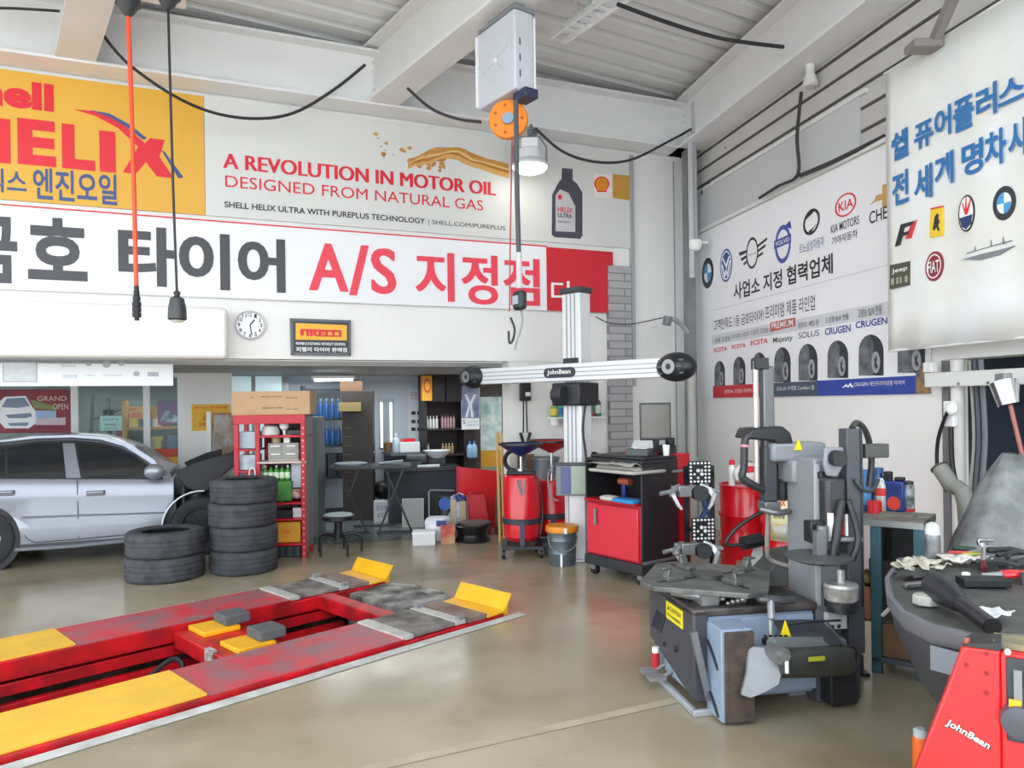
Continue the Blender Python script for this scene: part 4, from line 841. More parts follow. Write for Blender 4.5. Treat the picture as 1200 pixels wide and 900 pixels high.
def carton(name, lab, cat, loc, w_, d_, h_, rz=0, m=CARD, tape=None, group=None, printm=None, rows=()):
    t = thing(name, lab, cat, loc, rz, group); obj('box_body', cartonb(w_, d_, h_), m, t, .004)
    if tape: obj('tape', B().bb((-.025, -d_ / 2 - .001, h_ * .6), (.025, d_ / 2 + .001, h_ + .001)), tape, t)
    if rows:
        b = B()
        for st, x0, z0, x1, z1 in rows: text(b, st, x0 * w_, z0 * h_, x1 * w_, z1 * h_, -d_ / 2 - .002, .01)
        obj('print', b, printm or INK, t)
    return t
b0 = inrack(.4, .2, RK_H); carton('carton', 'long brown cardboard carton lying on top of the red parts rack', 'box', b0, .86, .36, .265, .06, mat('#c2a07c', .8, var=.08, scale=6), None, None, mat('#5e4a39', .7), [('MADE IN KOREA', -.12, .74, .14, .80), ('FRAGILE', .2, .68, .34, .74), ('MADE IN KOREA', -.1, .26, .16, .33), ('NO 2 SET', .2, .2, .34, .26), ('△', -.26, .7, -.22, .8)])
on('cap', B().lathe([(.1, 0), (.1, .05), (.08, .1), (.03, .12)], 18), mat('#cfd2d0', .6), 'white rounded cap on the upper left of the red rack', 'cap', .36, .15, 1.37)
on('funnel', B().lathe([(.055, .13), (.05, .08), (.015, .05), (.012, 0)], 16), mat('#e8e6e2', .4), 'small white funnel with red rim on the top shelf of the red rack', 'funnel', .52, .12, 1.37)
on('tool_case', cartonb(.22, .2, .055), BLK2, 'flat black tool case under the white cap on the red rack', 'case', .6, .24, 1.37)
t = thing('drawer_box', 'clear plastic drawer box on the middle shelf of the red rack', 'drawer box', inrack(.52, .2, 1.08), .06)
obj('drawer_case', cartonb(.34, .26, .2), mat('#a8a9a2', .25), t, .005)
for x in (-.085, .085):
    for z in (.02, .11): d = obj('drawer', B().bb((x - .078, -.14, z), (x + .078, -.125, z + .08)), mat('#8b8a80', .3), t, .004); obj('drawer_pull', B().bb((x - .05, -.155, z + .05), (x + .05, -.14, z + .065)), mat('#d9d9d4', .3), d)
on('tin', B().cyl((0, 0, 0), (0, 0, .06), .05, n=18), mat('#b9a77a', .4), 'small tan tin on the clear drawer box in the red rack', 'tin', .42, .16, 1.282)
on('paper_packet', cartonb(.07, .05, .09), PAPER, 'small white packet on the clear drawer box in the red rack', 'packet', .55, .12, 1.282)
for i in range(5):
    bottle('oil_bottle', 'green oil bottle in the row on the red rack shelf', inrack(.31 + i * .062, .1, .86), .028, .17, mat('#3f8a2f', .4), mat('#e9ece6', .4) if i % 2 == 0 else BLK2, group='green bottles on the red rack', labm=mat('#cfe3c4', .5))
on('shelf_board', B().bb((.0, 0, -.22), (.33, .3, 0)), mat('#4f9a3f', .5, h2='#3b6b33', scale=6), 'green carton under the row of green bottles on the red rack', 'box', .28, .03, .855)
on('folder', cartonb(.16, .04, .3), mat('#b5bdc4', .5), 'light grey upright folder on the red rack beside the green bottles', 'folder', .67, .14, .77)
on('rag', B().ball((0, 0, .06), (.1, .08, .06), 8), mat('#cfc4bd', .8, h2='#b4373a', scale=18), 'crumpled white and red rag bag low on the red rack', 'rag', .64, .14, .64)
on('bright_bottle', B().lathe([(.035, 0), (.035, .15), (.02, .19), (.02, .22)], 16), mat('#48b421', .3), 'bright lime bottle standing left of the rag bag on the red rack', 'bottle', .5, .08, .625)
on('battery_pack', cartonb(.3, .25, .09), BLK2, 'low black parts box on the fourth shelf of the red rack', 'box', .45, .18, .44); on('white_packet', cartonb(.14, .12, .11), mat('#dcdcda', .5), 'white packet on the right of the red rack fourth shelf', 'packet', .68, .14, .44)
carton('yellow_carton', 'yellow carton with red print low in the red rack', 'box', inrack(.52, .2, .165), .36, .28, .23, .06, mat('#d79a2b', .6), None, None, SRED, [('FILTER', -.3, .45, .2, .6)])
t = thing('parts_crate', 'dark slotted plastic crate on the floor under the red rack', 'crate', inrack(.5, .2, 0), .06); obj('crate_body', cartonb(.4, .34, .13), mat('#1e2a2e', .5), t, .01)
for k in range(5): obj('slot_rib', B().bb((-.18 + k * .085, -.18, .02), (-.15 + k * .085, -.17, .12)), mat('#39474c', .5), t)
on('blue_box', cartonb(.2, .22, .19), mat('#a9b9c4', .5), 'pale blue-grey box in the upper narrow bay of the red rack', 'box', .13, .18, 1.225); on('parcel', cartonb(.19, .22, .17), mat('#8fa4ae', .5, h2='#c9d2d6', scale=10), 'pale wrapped parcel in the lower narrow bay of the red rack', 'parcel', .13, .18, .985)
tg = thing('paper_bag', 'white paper bag with looped handle hung in the red rack', 'bag', inrack(.2, -.03, .72), .06); obj('bag_body', B().bb((-.05, -.015, 0), (.05, .015, .18)), PAPER, tg, .004); obj('bag_handle', B().tube([Vector((-.03, 0, .18)), Vector((-.03, 0, .26)), Vector((0, 0, .3)), Vector((.03, 0, .26)), Vector((.03, 0, .18))], .007, 6, 3), PAPER, tg)
# wrapped bag between hood and rack
a = at(262, 526, 10.15); t = thing('wrapped_bundle', 'clear plastic wrapped bundle standing between the car hood and the red rack', 'bundle', (a.x, a.y, 0)); 
zt = at(262, 484, 10.15).z; obj('bundle_body', B().loft([[(x * k, y * k, z) for x, y in ((-.13, -.05), (.13, -.06), (.14, .05), (-.12, .06))] for z, k in ((0, 1), (zt * .5, 1.05), (zt, .95))]), mat('#a7a9a4', .25, h2='#8c6f52', scale=7), t, .02); obj('white_strip', B().bb((-.22, -.02, .6), (-.16, .02, zt + .02)), SWHITE, t)
# ---------------------------------------------------------------- stool
q = F(397, 648); t = thing('round_stool', 'low round workshop stool with black legs by the red rack', 'stool', (q.x, q.y, 0)); 
sh = .44; obj('seat', B().lathe([(.16, sh - .06), (.185, sh - .05), (.185, sh - .01), (.17, sh)], 28), BLACK, t); obj('seat_pad', B().lathe([(.165, sh), (.15, sh + .012), (.02, sh + .016)], 28), mat('#9fb3b0', .5), t)
obj('stem', B().cyl((0, 0, .18), (0, 0, sh - .06), .045, n=14).cyl((0, 0, .17), (0, 0, .22), .06, n=14), BLACK, t)
for k in range(5):
    a = 2 * PI * k / 5 + .3; c, s = math.cos(a), math.sin(a)
    obj('leg', B().tube([Vector((.03 * c, .03 * s, .2)), Vector((.14 * c, .14 * s, .21)), Vector((.22 * c, .22 * s, .19)), Vector((.255 * c, .255 * s, .13)), Vector((.26 * c, .26 * s, 0))], .014, 8, 3), BLACK, t)
# ---------------------------------------------------------------- the dim back room
lt = at(391, 444, 10.6); t = thing('tube_light', 'lit fluorescent tube under the back room ceiling', 'light', (lt.x, lt.y, lt.z)); obj('tube', B().bb((-.26, -.05, -.03), (.26, .05, 0)), mat('#f4faff', .3, emit=7), t); obj('housing', B().bb((-.3, -.07, 0), (.3, .07, .04)), SWHITE, t)
lamp('back_room_light', 'AREA', (lt.x + .5, lt.y + .3, lt.z - .02), 24, 2.6, 1.0, col=(.9, .96, 1)); lamp('back_room_light', 'AREA', (WB.pt(-1.2, 2.08, -2)), 14, 1.6, .9, col=(.95, .98, 1))  # added area fills: one widens the tube's light, one has no fixture
q = at(420, 600, 11.0); t = thing('tall_cupboard', 'tall dark brown cupboard in the dim back room', 'cupboard', (q.x, q.y, 0), .1); cz = at(420, 458, 11).z
obj('cupboard_body', B().bb((-.22, 0, 0), (.22, .4, cz)), mat('#2d2523', .5, var=.2, scale=4), t, .006); obj('door_handle', B().bb((.235, .05, .98), (.26, .08, 1.02)).bb((.21, .05, .99), (.26, .07, 1.01)), SILV, t)
sl = B()
for k in range(8): sl.bb((-.2, -.004, .45 + k * .13), (-.1, .0, .46 + k * .13))
obj('drawer_line', sl, mat('#6b5a48', .5), t)
carton('carton', 'brown box on top of the dark cupboard in the back room', 'box', (q.x - .12, q.y + .2, cz), .3, .3, .16, .1, mat('#7a5c44', .8)); carton('carton', 'yellowish box fixed halfway up the dark cupboard front', 'box', (q.x - .08, q.y - .10, cz - .3), .3, .2, .13, .1, mat('#93804f', .8))
q = WI.pt(WI.hit(385, 500, .5)[0], 0, .5); t = thing('bottle_rack', 'dark back room rack filled with blue bottles', 'rack', (q.x, q.y, 0), WI.ang); 
for z in (.1, .62, 1.1, 1.5, 1.95): obj('shelf', B().bb((-.34, 0, z - .03), (.3, .35, z)), mat('#232a33', .5), t)
for x in (-.34, .3): obj('upright', B().bb((x - .02, 0, 0), (x + .02, .35, 2.0)), mat('#2b333d', .5), t)
for r_, z in enumerate((1.1, 1.5)):
    for i in range(7):
        p = t.location + Matrix.Rotation(WI.ang, 3, 'Z') @ Vector((-.27 + i * .088, .12, z))
        bottle('coolant_bottle', ('blue bottle on the lower filled shelf of the back room rack', 'blue bottle on the upper filled shelf of the back room rack')[r_], p, .036, .3, mat('#2a5f9e', .3), mat('#8fb4d6', .4), group=('blue bottles on the lower shelf', 'blue bottles on the upper shelf')[r_])
for i in range(4): single('parts_box', cartonb(.14, .2, .34), mat('#20252d', .6, h2='#38424d', scale=8), 'dark parts box low on the back room bottle rack', 'box', t.location + Matrix.Rotation(WI.ang, 3, 'Z') @ Vector((-.25 + i * .155, .15, .62)), WI.ang, 'dark boxes on the bottle rack', .004)
q = at(366, 572, 9.6); single('wardrobe', B().bb((-.07, 0, 0), (.07, .5, 1.55)).bb((-.075, -.01, .02), (-.07, 0, 1.5)), mat('#6a6f74', .5), 'narrow grey locker standing behind the red parts rack', 'locker', (q.x, q.y, 0), .06, None, .006)
# dark shelf unit with bottles
SU = Wall(WI.pt(0, 0, .6)[:2], WI.ang); sa, sb_, sc_ = SU.hit(498.5, 500)[0], SU.hit(546, 500)[0], SU.hit(558, 520)[0]; q = SU.pt(sa, 0)
t = thing('shelf_unit', 'dark brown shelf unit with bottles at the back room wall', 'shelf unit', q, SU.ang); DB = mat('#33292a', .5, var=.15, scale=4); W_ = sb_ - sa; W2 = sc_ - sa; z1_ = SU.hit(520, 439)[1]
zA, zB_, zC = SU.hit(520, 471)[1], SU.hit(520, 502)[1], SU.hit(520, 532)[1]; zD = SU.hit(550, 503)[1]
obj('back_panel', B().bb((0, .36, 0), (W_, .38, z1_)), DB, t)
for x in (0, W_ - .03): obj('side_panel', B().bb((x, 0, 0), (x + .03, .38, z1_)), DB, t)
for z in (zB_, zC, .05, z1_): obj('shelf', B().bb((0, 0, z - .03), (W_, .38, z)), DB, t)
for x in (0, W_ / 2): d = obj('cupboard_door', B().bb((x + .01, -.02, zA), (x + W_ / 2 - .01, 0, z1_ - .03)), mat('#2b2729', .4), t, .004)
obj('low_cabinet', B().bb((W_, .05, 0), (W2, .38, zD)), mat('#2a2224', .5), t, .005)
def insu(x, y, z): return SU.pt(sa + x, z, -y)
def row(px0, px1, n, zf, h, m, cm, lab, grp, y=.1):
    x0, x1 = SU.hit(px0, 500)[0] - sa, SU.hit(px1, 500)[0] - sa
    for i in range(n): bottle('bottle', lab, insu(x0 + (x1 - x0) * (i + .5) / n, y, zf), (x1 - x0) / n * .42, h, m, cm, group=grp)
row(519, 536, 5, zB_, .22, mat('#b78d93', .4), mat('#4b3b3c', .4), 'pale pink bottle in the row on the dark shelf unit', 'pink bottles on the dark shelves')
row(501, 516, 4, zB_, .2, mat('#dcdcd8', .4), mat('#d9d3c9', .4), 'white bottle in the upper row of the dark shelf unit', 'white bottles on the dark shelves')
row(519, 534, 4, zC, .16, mat('#a48a55', .4), mat('#ddd8c6', .4), 'amber bottle in the lower row of the dark shelf unit', 'amber bottles on the dark shelves')
row(500, 505, 2, zC, .17, mat('#cfcfcb', .4), mat('#c0b8b0', .4), 'white bottle at the left of the lower dark shelf', 'white bottles on the lower shelf')
for i in range(2):
    x = SU.hit(549 + 5 * i, 520)[0]; bottle('water_bottle', ('blue water bottle on the low cabinet ledge, left one', 'blue water bottle on the low cabinet ledge, right one')[i], SU.pt(x, zD - .45, .06), .05, .26, mat('#8fb6d2', .3), mat('#3a6ea0', .4))
single('ledge', B().bb((0, -.12, -.03), (W2 - W_, .0, 0)), DB, 'dark ledge under the two blue water bottles', 'ledge', insu(W_, -.0, zD - .45), SU.ang)
s, z = SU.hit(499.5, 470, .1); t = thing('lit_brand_sign', 'small yellow box sign with a round red emblem beside the dark shelf unit', 'sign', SU.pt(s, z, .1), SU.ang); hh = SU.hit(500, 440, .1)[1] - z
obj('sign_box', B().bb((-.06, 0, 0), (.1, .1, hh)), mat('#e2a02c', .5), t, .01); obj('sign_face', B().prism(ell(.02, hh * .6, .055, hh * .28), -.004, 0), SRED, t); obj('sign_face', B().prism(ell(.02, hh * .6, .04, hh * .2), -.007, 0), YEL, t)
# window frame on the inner wall; its reflections are added as glowing strips
s0, z0 = WI.hit(445, 526, .02); s1, z1_ = WI.hit(461, 467, .02); t = thing('wall_mirror', 'narrow wall mirror with two bright strips in the back room', 'mirror', WI.pt(s0, z0, .02), WI.ang)
obj('mirror_glass', B().bb((0, -.0, 0), (s1 - s0, .015, z1_ - z0)), mat('#b9c6cc', .15, .6), t); 
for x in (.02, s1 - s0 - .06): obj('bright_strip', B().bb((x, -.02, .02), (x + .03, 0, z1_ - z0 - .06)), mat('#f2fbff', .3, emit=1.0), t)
# counter with white printer
q = WI.pt(WI.hit(478, 500, .62)[0], 0, .62); t = thing('counter', 'dark counter along the back room wall under the safety chart', 'counter', (q.x, q.y, 0), WI.ang); tz = .95; obj('counter_top', B().bb((-.3, -.1, tz - .04), (.2, .5, tz)), mat('#5a5f64', .4), t); obj('counter_front', B().bb((-.28, -.05, 0), (.18, .45, tz - .04)), mat('#23272e', .5), t)
def incn(x, y): return Vector((q.x, q.y, tz)) + Matrix.Rotation(WI.ang, 3, 'Z') @ Vector((x, y, 0))
t = thing('printer', 'small white printer with a red item on the dark counter', 'printer', incn(.03, .15), WI.ang); obj('printer_body', cartonb(.32, .3, .16), mat('#d9dcdc', .4), t, .01); obj('red_tray', cartonb(.2, .2, .05), RED, t).location.z = .16
bottle('jug', 'clear plastic jug left of the white printer', incn(-.17, .1), .06, .3, mat('#bcd0da', .2), mat('#d8e0e2', .4)); single('pot', B().lathe([(.08, 0), (.1, .14), (.09, .15)], 16), mat('#8a6a46', .6), 'small brown pot on the back room counter', 'pot', incn(-.22, .32))
# black folding work table
q = F(436, 626); TH = at(436, 546, q.y).z; t = thing('folding_table', 'black metal folding work table with crossed legs near the stool', 'table', (q.x, q.y, 0), .12); 
obj('table_top', B().bb((-.55, -.05, TH - .04), (.52, .55, TH)), mat('#22262b', .35), t, .006); 
for x in (-.28, .3):
    obj('leg', B().tube([Vector((x - .22, 0, 0)), Vector((x + .12, 0, TH - .04))], .018, 4), BLACK, t); obj('leg', B().tube([Vector((x + .22, .03, 0)), Vector((x - .12, .03, TH - .04))], .018, 4), BLACK, t); obj('foot_bar', B().bb((x - .24, -.02, 0), (x + .24, .04, .03)), BLACK, t)
obj('stretcher', B().bb((-.28, .45, .02), (.3, .48, .05)), BLACK, t); tb_ = t.location
def ontb(x, y, z=0): return tb_ + Matrix.Rotation(.12, 3, 'Z') @ Vector((x, y, TH + z))
on('round_tray', B().lathe([(.2, 0), (.22, .03), (.2, .035)], 24), mat('#9ea7ac', .3), 'pale round tray on the black folding table', 'tray', -.28, .2, .0, W_=ontb); on('cloth', B().loft([[(x, y, z + .02 * math.sin(5 * x)) for x, y in ((-.16, -.1), (.17, -.08), (.15, .1), (-.17, .09))] for z in (0.02, .04)]), mat('#8d9698', .8), 'folded grey cloth on the right of the black folding table', 'cloth', .25, .2, .0, W_=ontb)
for i, (px, py, w_, h_) in enumerate(((448, 612, .26, .3), (466, 610, .2, .34))):
    p = F(px, py); carton('white_carton', ('white printed carton under the folding table, left one', 'white printed carton under the folding table, right one')[i], 'box', (p.x, p.y + .1, 0), w_, .24, h_, .1, mat('#cfd0d4', .6), None, None, mat('#5d6072', .6), [('OIL FILTER', -.35, .6, .3, .8), ('AUTO', -.3, .25, .1, .45)])
p = F(446, 606); single('bin_bag', B().ball((0, 0, .42), (.13, .11, .14), 8), BLACK, 'small black bag on the left white carton under the table', 'bag', (p.x, p.y + .1, -.02 + .0))
# dark desk behind
q = at(500, 600, 10.75); dz = at(500, 548, 10.75).z; t = thing('work_desk', 'dark navy work desk with clutter behind the folding table', 'desk', (q.x, q.y, 0), .2); obj('desk_top', B().bb((-.55, 0, dz - .05), (.5, .6, dz)), mat('#20242c', .4), t, .005); obj('desk_front', B().bb((-.52, .04, .0), (.47, .5, dz - .05)), mat('#1b1f27', .6, h2='#2a303b', scale=3), t)
for x in (-.54, .46): obj('side_panel', B().bb((x, .0, 0), (x + .03, .55, dz - .05)), BLK2, t)
def ond(x, y, z=0): return q * Vector((1, 1, 0)).length * 0 + Vector((q.x, q.y, dz + z)) + Matrix.Rotation(.2, 3, 'Z') @ Vector((x, y, 0))
on('grinder', B().bb((-.08, -.06, 0), (.08, .06, .1)).cyl((-.14, 0, .12), (.14, 0, .12), .07, n=16), mat('#36413f', .5), 'bench grinder on the dark work desk', 'grinder', -.12, .2, 0, W_=ond); on('parts_tray', B().bb((-.16, -.08, 0), (.16, .08, .03)), mat('#c9cfc8', .4), 'pale parts tray on the dark work desk', 'tray', .05, .12, 0, W_=ond)
on('wash_bowl', B().lathe([(.1, 0), (.2, .1), (.21, .12), (.19, .12), (.09, .02)], 24), mat('#c3c8ca', .3), 'white enamel bowl in front of the dark shelves', 'bowl', .2, .42, .1, W_=ond); on('stand_block', cartonb(.26, .2, .1), BLACK, 'black block under the white enamel bowl', 'block', .2, .42, 0, W_=ond)
# clutter on the floor before the desk
def fl(px, py, dy=0): p = F(px, py); return Vector((p.x, p.y + dy, 0))
t = thing('leaning_sheet', 'pale grey flat panel leaning against the dark work desk', 'panel', fl(484, 618), .1); Mx = Matrix.Rotation(-.28, 3, 'X'); obj('panel_sheet', B().box(Mx @ Vector((0, 0, .2)), (.3, .025, .4), M=Mx), mat('#aeb0aa', .6), t, .004); obj('panel_edge', B().box(Mx @ Vector((0, -.014, .2)), (.27, .006, .36), M=Mx), mat('#9da09b', .6), t)
t = thing('white_box', 'small white box with a lid on the floor below the leaning panel', 'box', fl(496, 640, .12), .05); obj('box_body', cartonb(.27, .2, .15), mat('#d6d8d8', .6), t, .004); obj('lid', B().bb((-.14, -.105, .13), (.14, .105, .165)), mat('#e4e6e6', .5), t, .004)
t = thing('plastic_bag', 'white plastic bag with blue print beside the red and tan carton', 'bag', fl(511, 637, .18)); 
def blob(b, c, r, seed, n=9, amp=.25):
    random.seed(seed); k = B().ball((0, 0, 0), r, n); b.add([Vector(v) * (1 + random.uniform(-amp, amp)) + Vector(c) for v in k.v], k.f); return b
obj('bag_body', B().loft([[(x * k, y * k, z) for x, y in ((-.14, -.1), (.1, -.12), (.16, .02), (.1, .12), (-.12, .1))] for z, k in ((0, .8), (.12, 1.0), (.26, 1.1), (.3, .9))]), mat('#dfe1e6', .5, h2='#c3c6d2', scale=10), t, .02); obj('print', B().bb((.0, -.13, .2), (.12, -.115, .27)), NAVY, t)
t = thing('bag_clutter', 'blue and white wrapping bundle behind the wheel rim', 'bundle', fl(536, 628, .35)); obj('wrap', blob(B(), (0, 0, .25), (.17, .13, .22), 4), mat('#8f98bd', .5, h2='#d8dae2', scale=8), t); obj('wrap', blob(B(), (.02, -.05, .43), (.09, .07, .06), 5), NAVY, t)
carton('small_carton', 'red and tan carton on the floor between white bag and wheel rim', 'box', fl(524, 638, .1), .17, .18, .22, .1, mat('#b59a72', .7, h2='#b8433a', scale=6), mat('#b04a40', .6))
t = thing('car_wheel', 'black steel wheel rim lying on the floor by the red panels', 'wheel rim', fl(553, 636, .15)); obj('rim_barrel', B().lathe([(.13, .0), (.215, .0), (.22, .02), (.2, .05), (.185, .09), (.2, .13), (.21, .17), (.215, .19), (.2, .2), (.17, .15), (.16, .05)], 36, closed=True), mat('#1c1d20', .3, .3), t); obj('rim_disc', B().lathe([(.05, .14), (.16, .1), (.16, .08), (.05, .12)], 24, closed=True), BLK2, t)
single('brake_plate', B().cyl((0, 0, 0), (0, 0, .03), .2, n=28), mat('#4a3b38', .6), 'rusty round plate resting on the black wheel rim', 'plate', fl(556, 636, .17) + Vector((0, 0, .2)))
t = thing('steel_sheet', 'large red steel panel leaning against the white wall', 'panel', fl(560, 622, .25), .18); Mx = Matrix.Rotation(-.12, 3, 'X'); pz = at(555, 549, 9.9).z
obj('panel_sheet', B().prism([(-.3, 0), (.3, 0), (.26, pz - .07), (-.3, pz)], 0, .03), RED, t, .004); obj('panel_fold', B().bb((-.3, -.03, 0), (-.28, .03, pz)), REDD, t)
t = thing('folded_stand', 'smaller red folded frame in front of the leaning red panel', 'frame', fl(562, 626, .08), .1); obj('frame_tube', B().tube([Vector((-.13, 0, 0)), Vector((-.16, .05, .48)), Vector((-.1, .05, .53)), Vector((.07, .05, .53)), Vector((.14, 0, 0))], .012, 6), REDD, t); obj('frame_sheet', B().prism([(-.12, 0), (.13, 0), (.07, .5), (-.14, .5)], .05, .06), mat('#be1a22', .4), t)
t = thing('pale_board', 'pale wooden board pair standing before the red panel', 'board', fl(537, 625, .02)); obj('plank', B().bb((-.1, 0, 0), (-.02, .025, .44)), mat('#b7a98f', .7), t); obj('plank', B().bb((.02, 0, 0), (.1, .025, .42)), mat('#ac9c80', .7), t)
t = thing('hand_cart', 'bent chrome tube hand cart behind the white plastic bag', 'cart', fl(513, 630, .22)); obj('tube_frame', B().tube([Vector((-.13, 0, 0)), Vector((-.13, 0, .56)), Vector((-.1, 0, .58)), Vector((.2, 0, .57))], .012, 6), SILV, t); obj('base_plate', B().bb((-.14, -.05, 0), (.2, .1, .02)), GREYM, t)
p = fl(519, 630, .5); t = thing('round_drum', 'small black drum with a bright blue disc behind the hand cart', 'drum', p); obj('drum_body', B().lathe([(.12, 0), (.13, .1), (.12, .4), (.1, .46)], 20), BLK2, t); obj('blue_disc', B().cyl((0, -.12, .38), (0, -.15, .38), .085, n=20), mat('#1f57a8', .4), t); obj('metal_can', B().cyl((-.02, -.15, .18), (-.02, -.2, .18), .05, n=14), ALU, t)
for i, px in enumerate((585.5, 590.5)):
    a = at(px, 600, 9.2); top = at(px - 1 + i, 507, 9.25).z; single('wooden_pole', B().cyl((0, 0, 0), (-.02, .06, top), .018, n=10), mat('#c9a15e', .6), ('wooden pole leaning on the white wall, left one', 'wooden pole leaning on the white wall, right one')[i], 'pole', (a.x, a.y, 0))
single('dark_bag', B().loft([[(x * k, y * k, z) for x, y in ((-.12, -.1), (.1, -.1), (.12, .1), (-.1, .1))] for z, k in ((0, 1), (.4, .9), (.75, .6))]), mat('#3c3833', .7, h2='#5a5148', scale=6), 'dark narrow bag standing between the red panel and the red drainer', 'bag', fl(590, 630, .3), 0, None, .03)
# wall items on the white wall
s, z = WB.hit(607.5, 449, .0); t = thing('battery_charger', 'black battery charger on the white wall with two hanging clamps', 'charger', WB.pt(s, 0, .0), WB.ang); z2 = WB.hit(613, 470)[1]
obj('charger_body', B().bb((0, -.1, z2), (.13, -.02, z)), BLACK, t, .008); obj('label_plate', B().bb((.05, -.104, z2 + .06), (.12, -.1, z2 + .11)), PAPER, t)
zc = WB.hit(613, 512)[1]
for x, e in ((.04, -.03), (.08, .03)): c = obj('lead', B().tube([Vector((x, -.06, z2)), Vector((x + e * .2, -.06, zc + .1)), Vector((x + e * .4, -.06, zc + .06))], .009, 6, 3), BLACK, t); obj('clamp', B().box((x + e, -.06, zc), (.035, .03, .12), M=Matrix.Rotation(e * 10, 3, 'Y')), BLK2, c, .005)
sA, zA = WB.hit(640, 489); sB = WB.hit(702, 489)[0]; t = thing('wall_shelf', 'white wall shelf of colourful bottles behind the aligner post', 'shelf', WB.pt(sA, zA, 0), WB.ang); obj('shelf_board', B().bb((0, -.2, -.02), (sB - sA, -.02, 0)), SWHITE, t); obj('shelf_bracket', B().bb((.05, -.18, -.1), (.08, -.02, -.02)), SWHITE, t)
cols = [('#7fa05a', '#d9c64a'), ('#4aa39a', '#2f6fb0'), ('#3f6fc0', '#3b5fc8'), ('#5a8aa0', '#c8d0d4'), ('#7b9a6a', '#c4b03a'), ('#b7a23f', '#d8c84e'), ('#a8463c', '#4a7a5a'), ('#3b6a58', '#cfd4c8')]; nmz = ['olive', 'teal', 'tall blue', 'grey-blue', 'pale green', 'mustard', 'brick-red', 'dark green']
for i, (c1, c2) in enumerate(cols):
    x = .06 + i * (sB - sA - .1) / 7.5; bottle('care_bottle', nmz[i] + ' bottle on the white wall shelf behind the post', WB.pt(sA + x, zA, .11), .05, (.2, .22, .36, .25, .24, .3, .32, .27)[i], mat(c1, .4), mat(c2, .4), labm=mat(c2, .5))
s, z = WB.hit(692, 545, .05); single('switch_box', B().bb((0, -.08, 0), (.09, -.02, .17)), BLACK, 'small black box on the wall right of the aligner post', 'box', WB.pt(s, z, 0), WB.ang, None, .008)

# ---------------------------------------------------------------- goods behind the shop window
s0, s1 = WS.hit(146, 500, -.9)[0], WS.hit(212, 500, -.9)[0]; zt = WS.hit(180, 470, -.9)[1]; t = thing('display_shelf', 'green and yellow display shelf of goods behind the shop window', 'shelf', WS.pt(s0, 0, -.9), WS.ang)
LV = [.35, .72, 1.06, 1.42]
for x in (0, s1 - s0): obj('upright', B().bb((x - .03, 0, 0), (x + .03, .4, 1.8)), mat('#c79a2c', .5), t)
for z in LV: obj('shelf_board', B().bb((0, 0, z - .04), (s1 - s0, .4, z)), mat('#b9862c', .5), t)
obj('back_board', B().bb((0, .4, .1), (s1 - s0, .42, 1.8)), mat('#3f5a55', .5), t)
random.seed(17); pal = ['#3a6a50', '#d8d4c8', '#2f4858', '#a9b8b4', '#7a3b3b', '#4a7fae', '#c9c24a']
nmc = ['green', 'cream', 'slate', 'pale', 'maroon', 'blue', 'yellow']; rowl = ['lowest', 'second', 'third', 'top']
for r_, z in enumerate(LV):
    for i in range(6):
        k = (i * 3 + r_ * 2) % 7; single('goods_box', cartonb(.13, .2, .12 + .1 * random.random()), mat(pal[k], .5), nmc[k] + ' packaged goods at place ' + ['one', 'two', 'three', 'four', 'five', 'six'][i] + ' from the left on the ' + rowl[r_] + ' display shelf', 'box', WS.pt(s0 + .12 + i * (s1 - s0 - .2) / 5.4, z, -1.08), WS.ang, 'goods on the display shelf', .004)
s0 = WS.hit(100, 500, -1.4)[0]; t = thing('exercise_rack', 'dark frame rack standing behind the pale window notice', 'rack', WS.pt(s0, 0, -1.4), WS.ang); obj('frame', B().tube([Vector((0, 0, 0)), Vector((.1, 0, 1.9))], .03, 8).tube([Vector((.35, 0, 0)), Vector((.3, 0, 1.85))], .03, 8).tube([Vector((.05, 0, 1.5)), Vector((.6, 0, 1.75))], .025, 8), BLK2, t); obj('panel', B().bb((.4, .02, .9), (.7, .06, 1.5)), mat('#7d2a38', .5), t)
p = WS.pt(WS.hit(150, 480, -1.2)[0], ZF - .1, -1.0); lamp('shop_light', 'AREA', p, 7, 1.5, .3, col=(.95, 1, 1))  # area fill added to brighten the shop, no fixture there
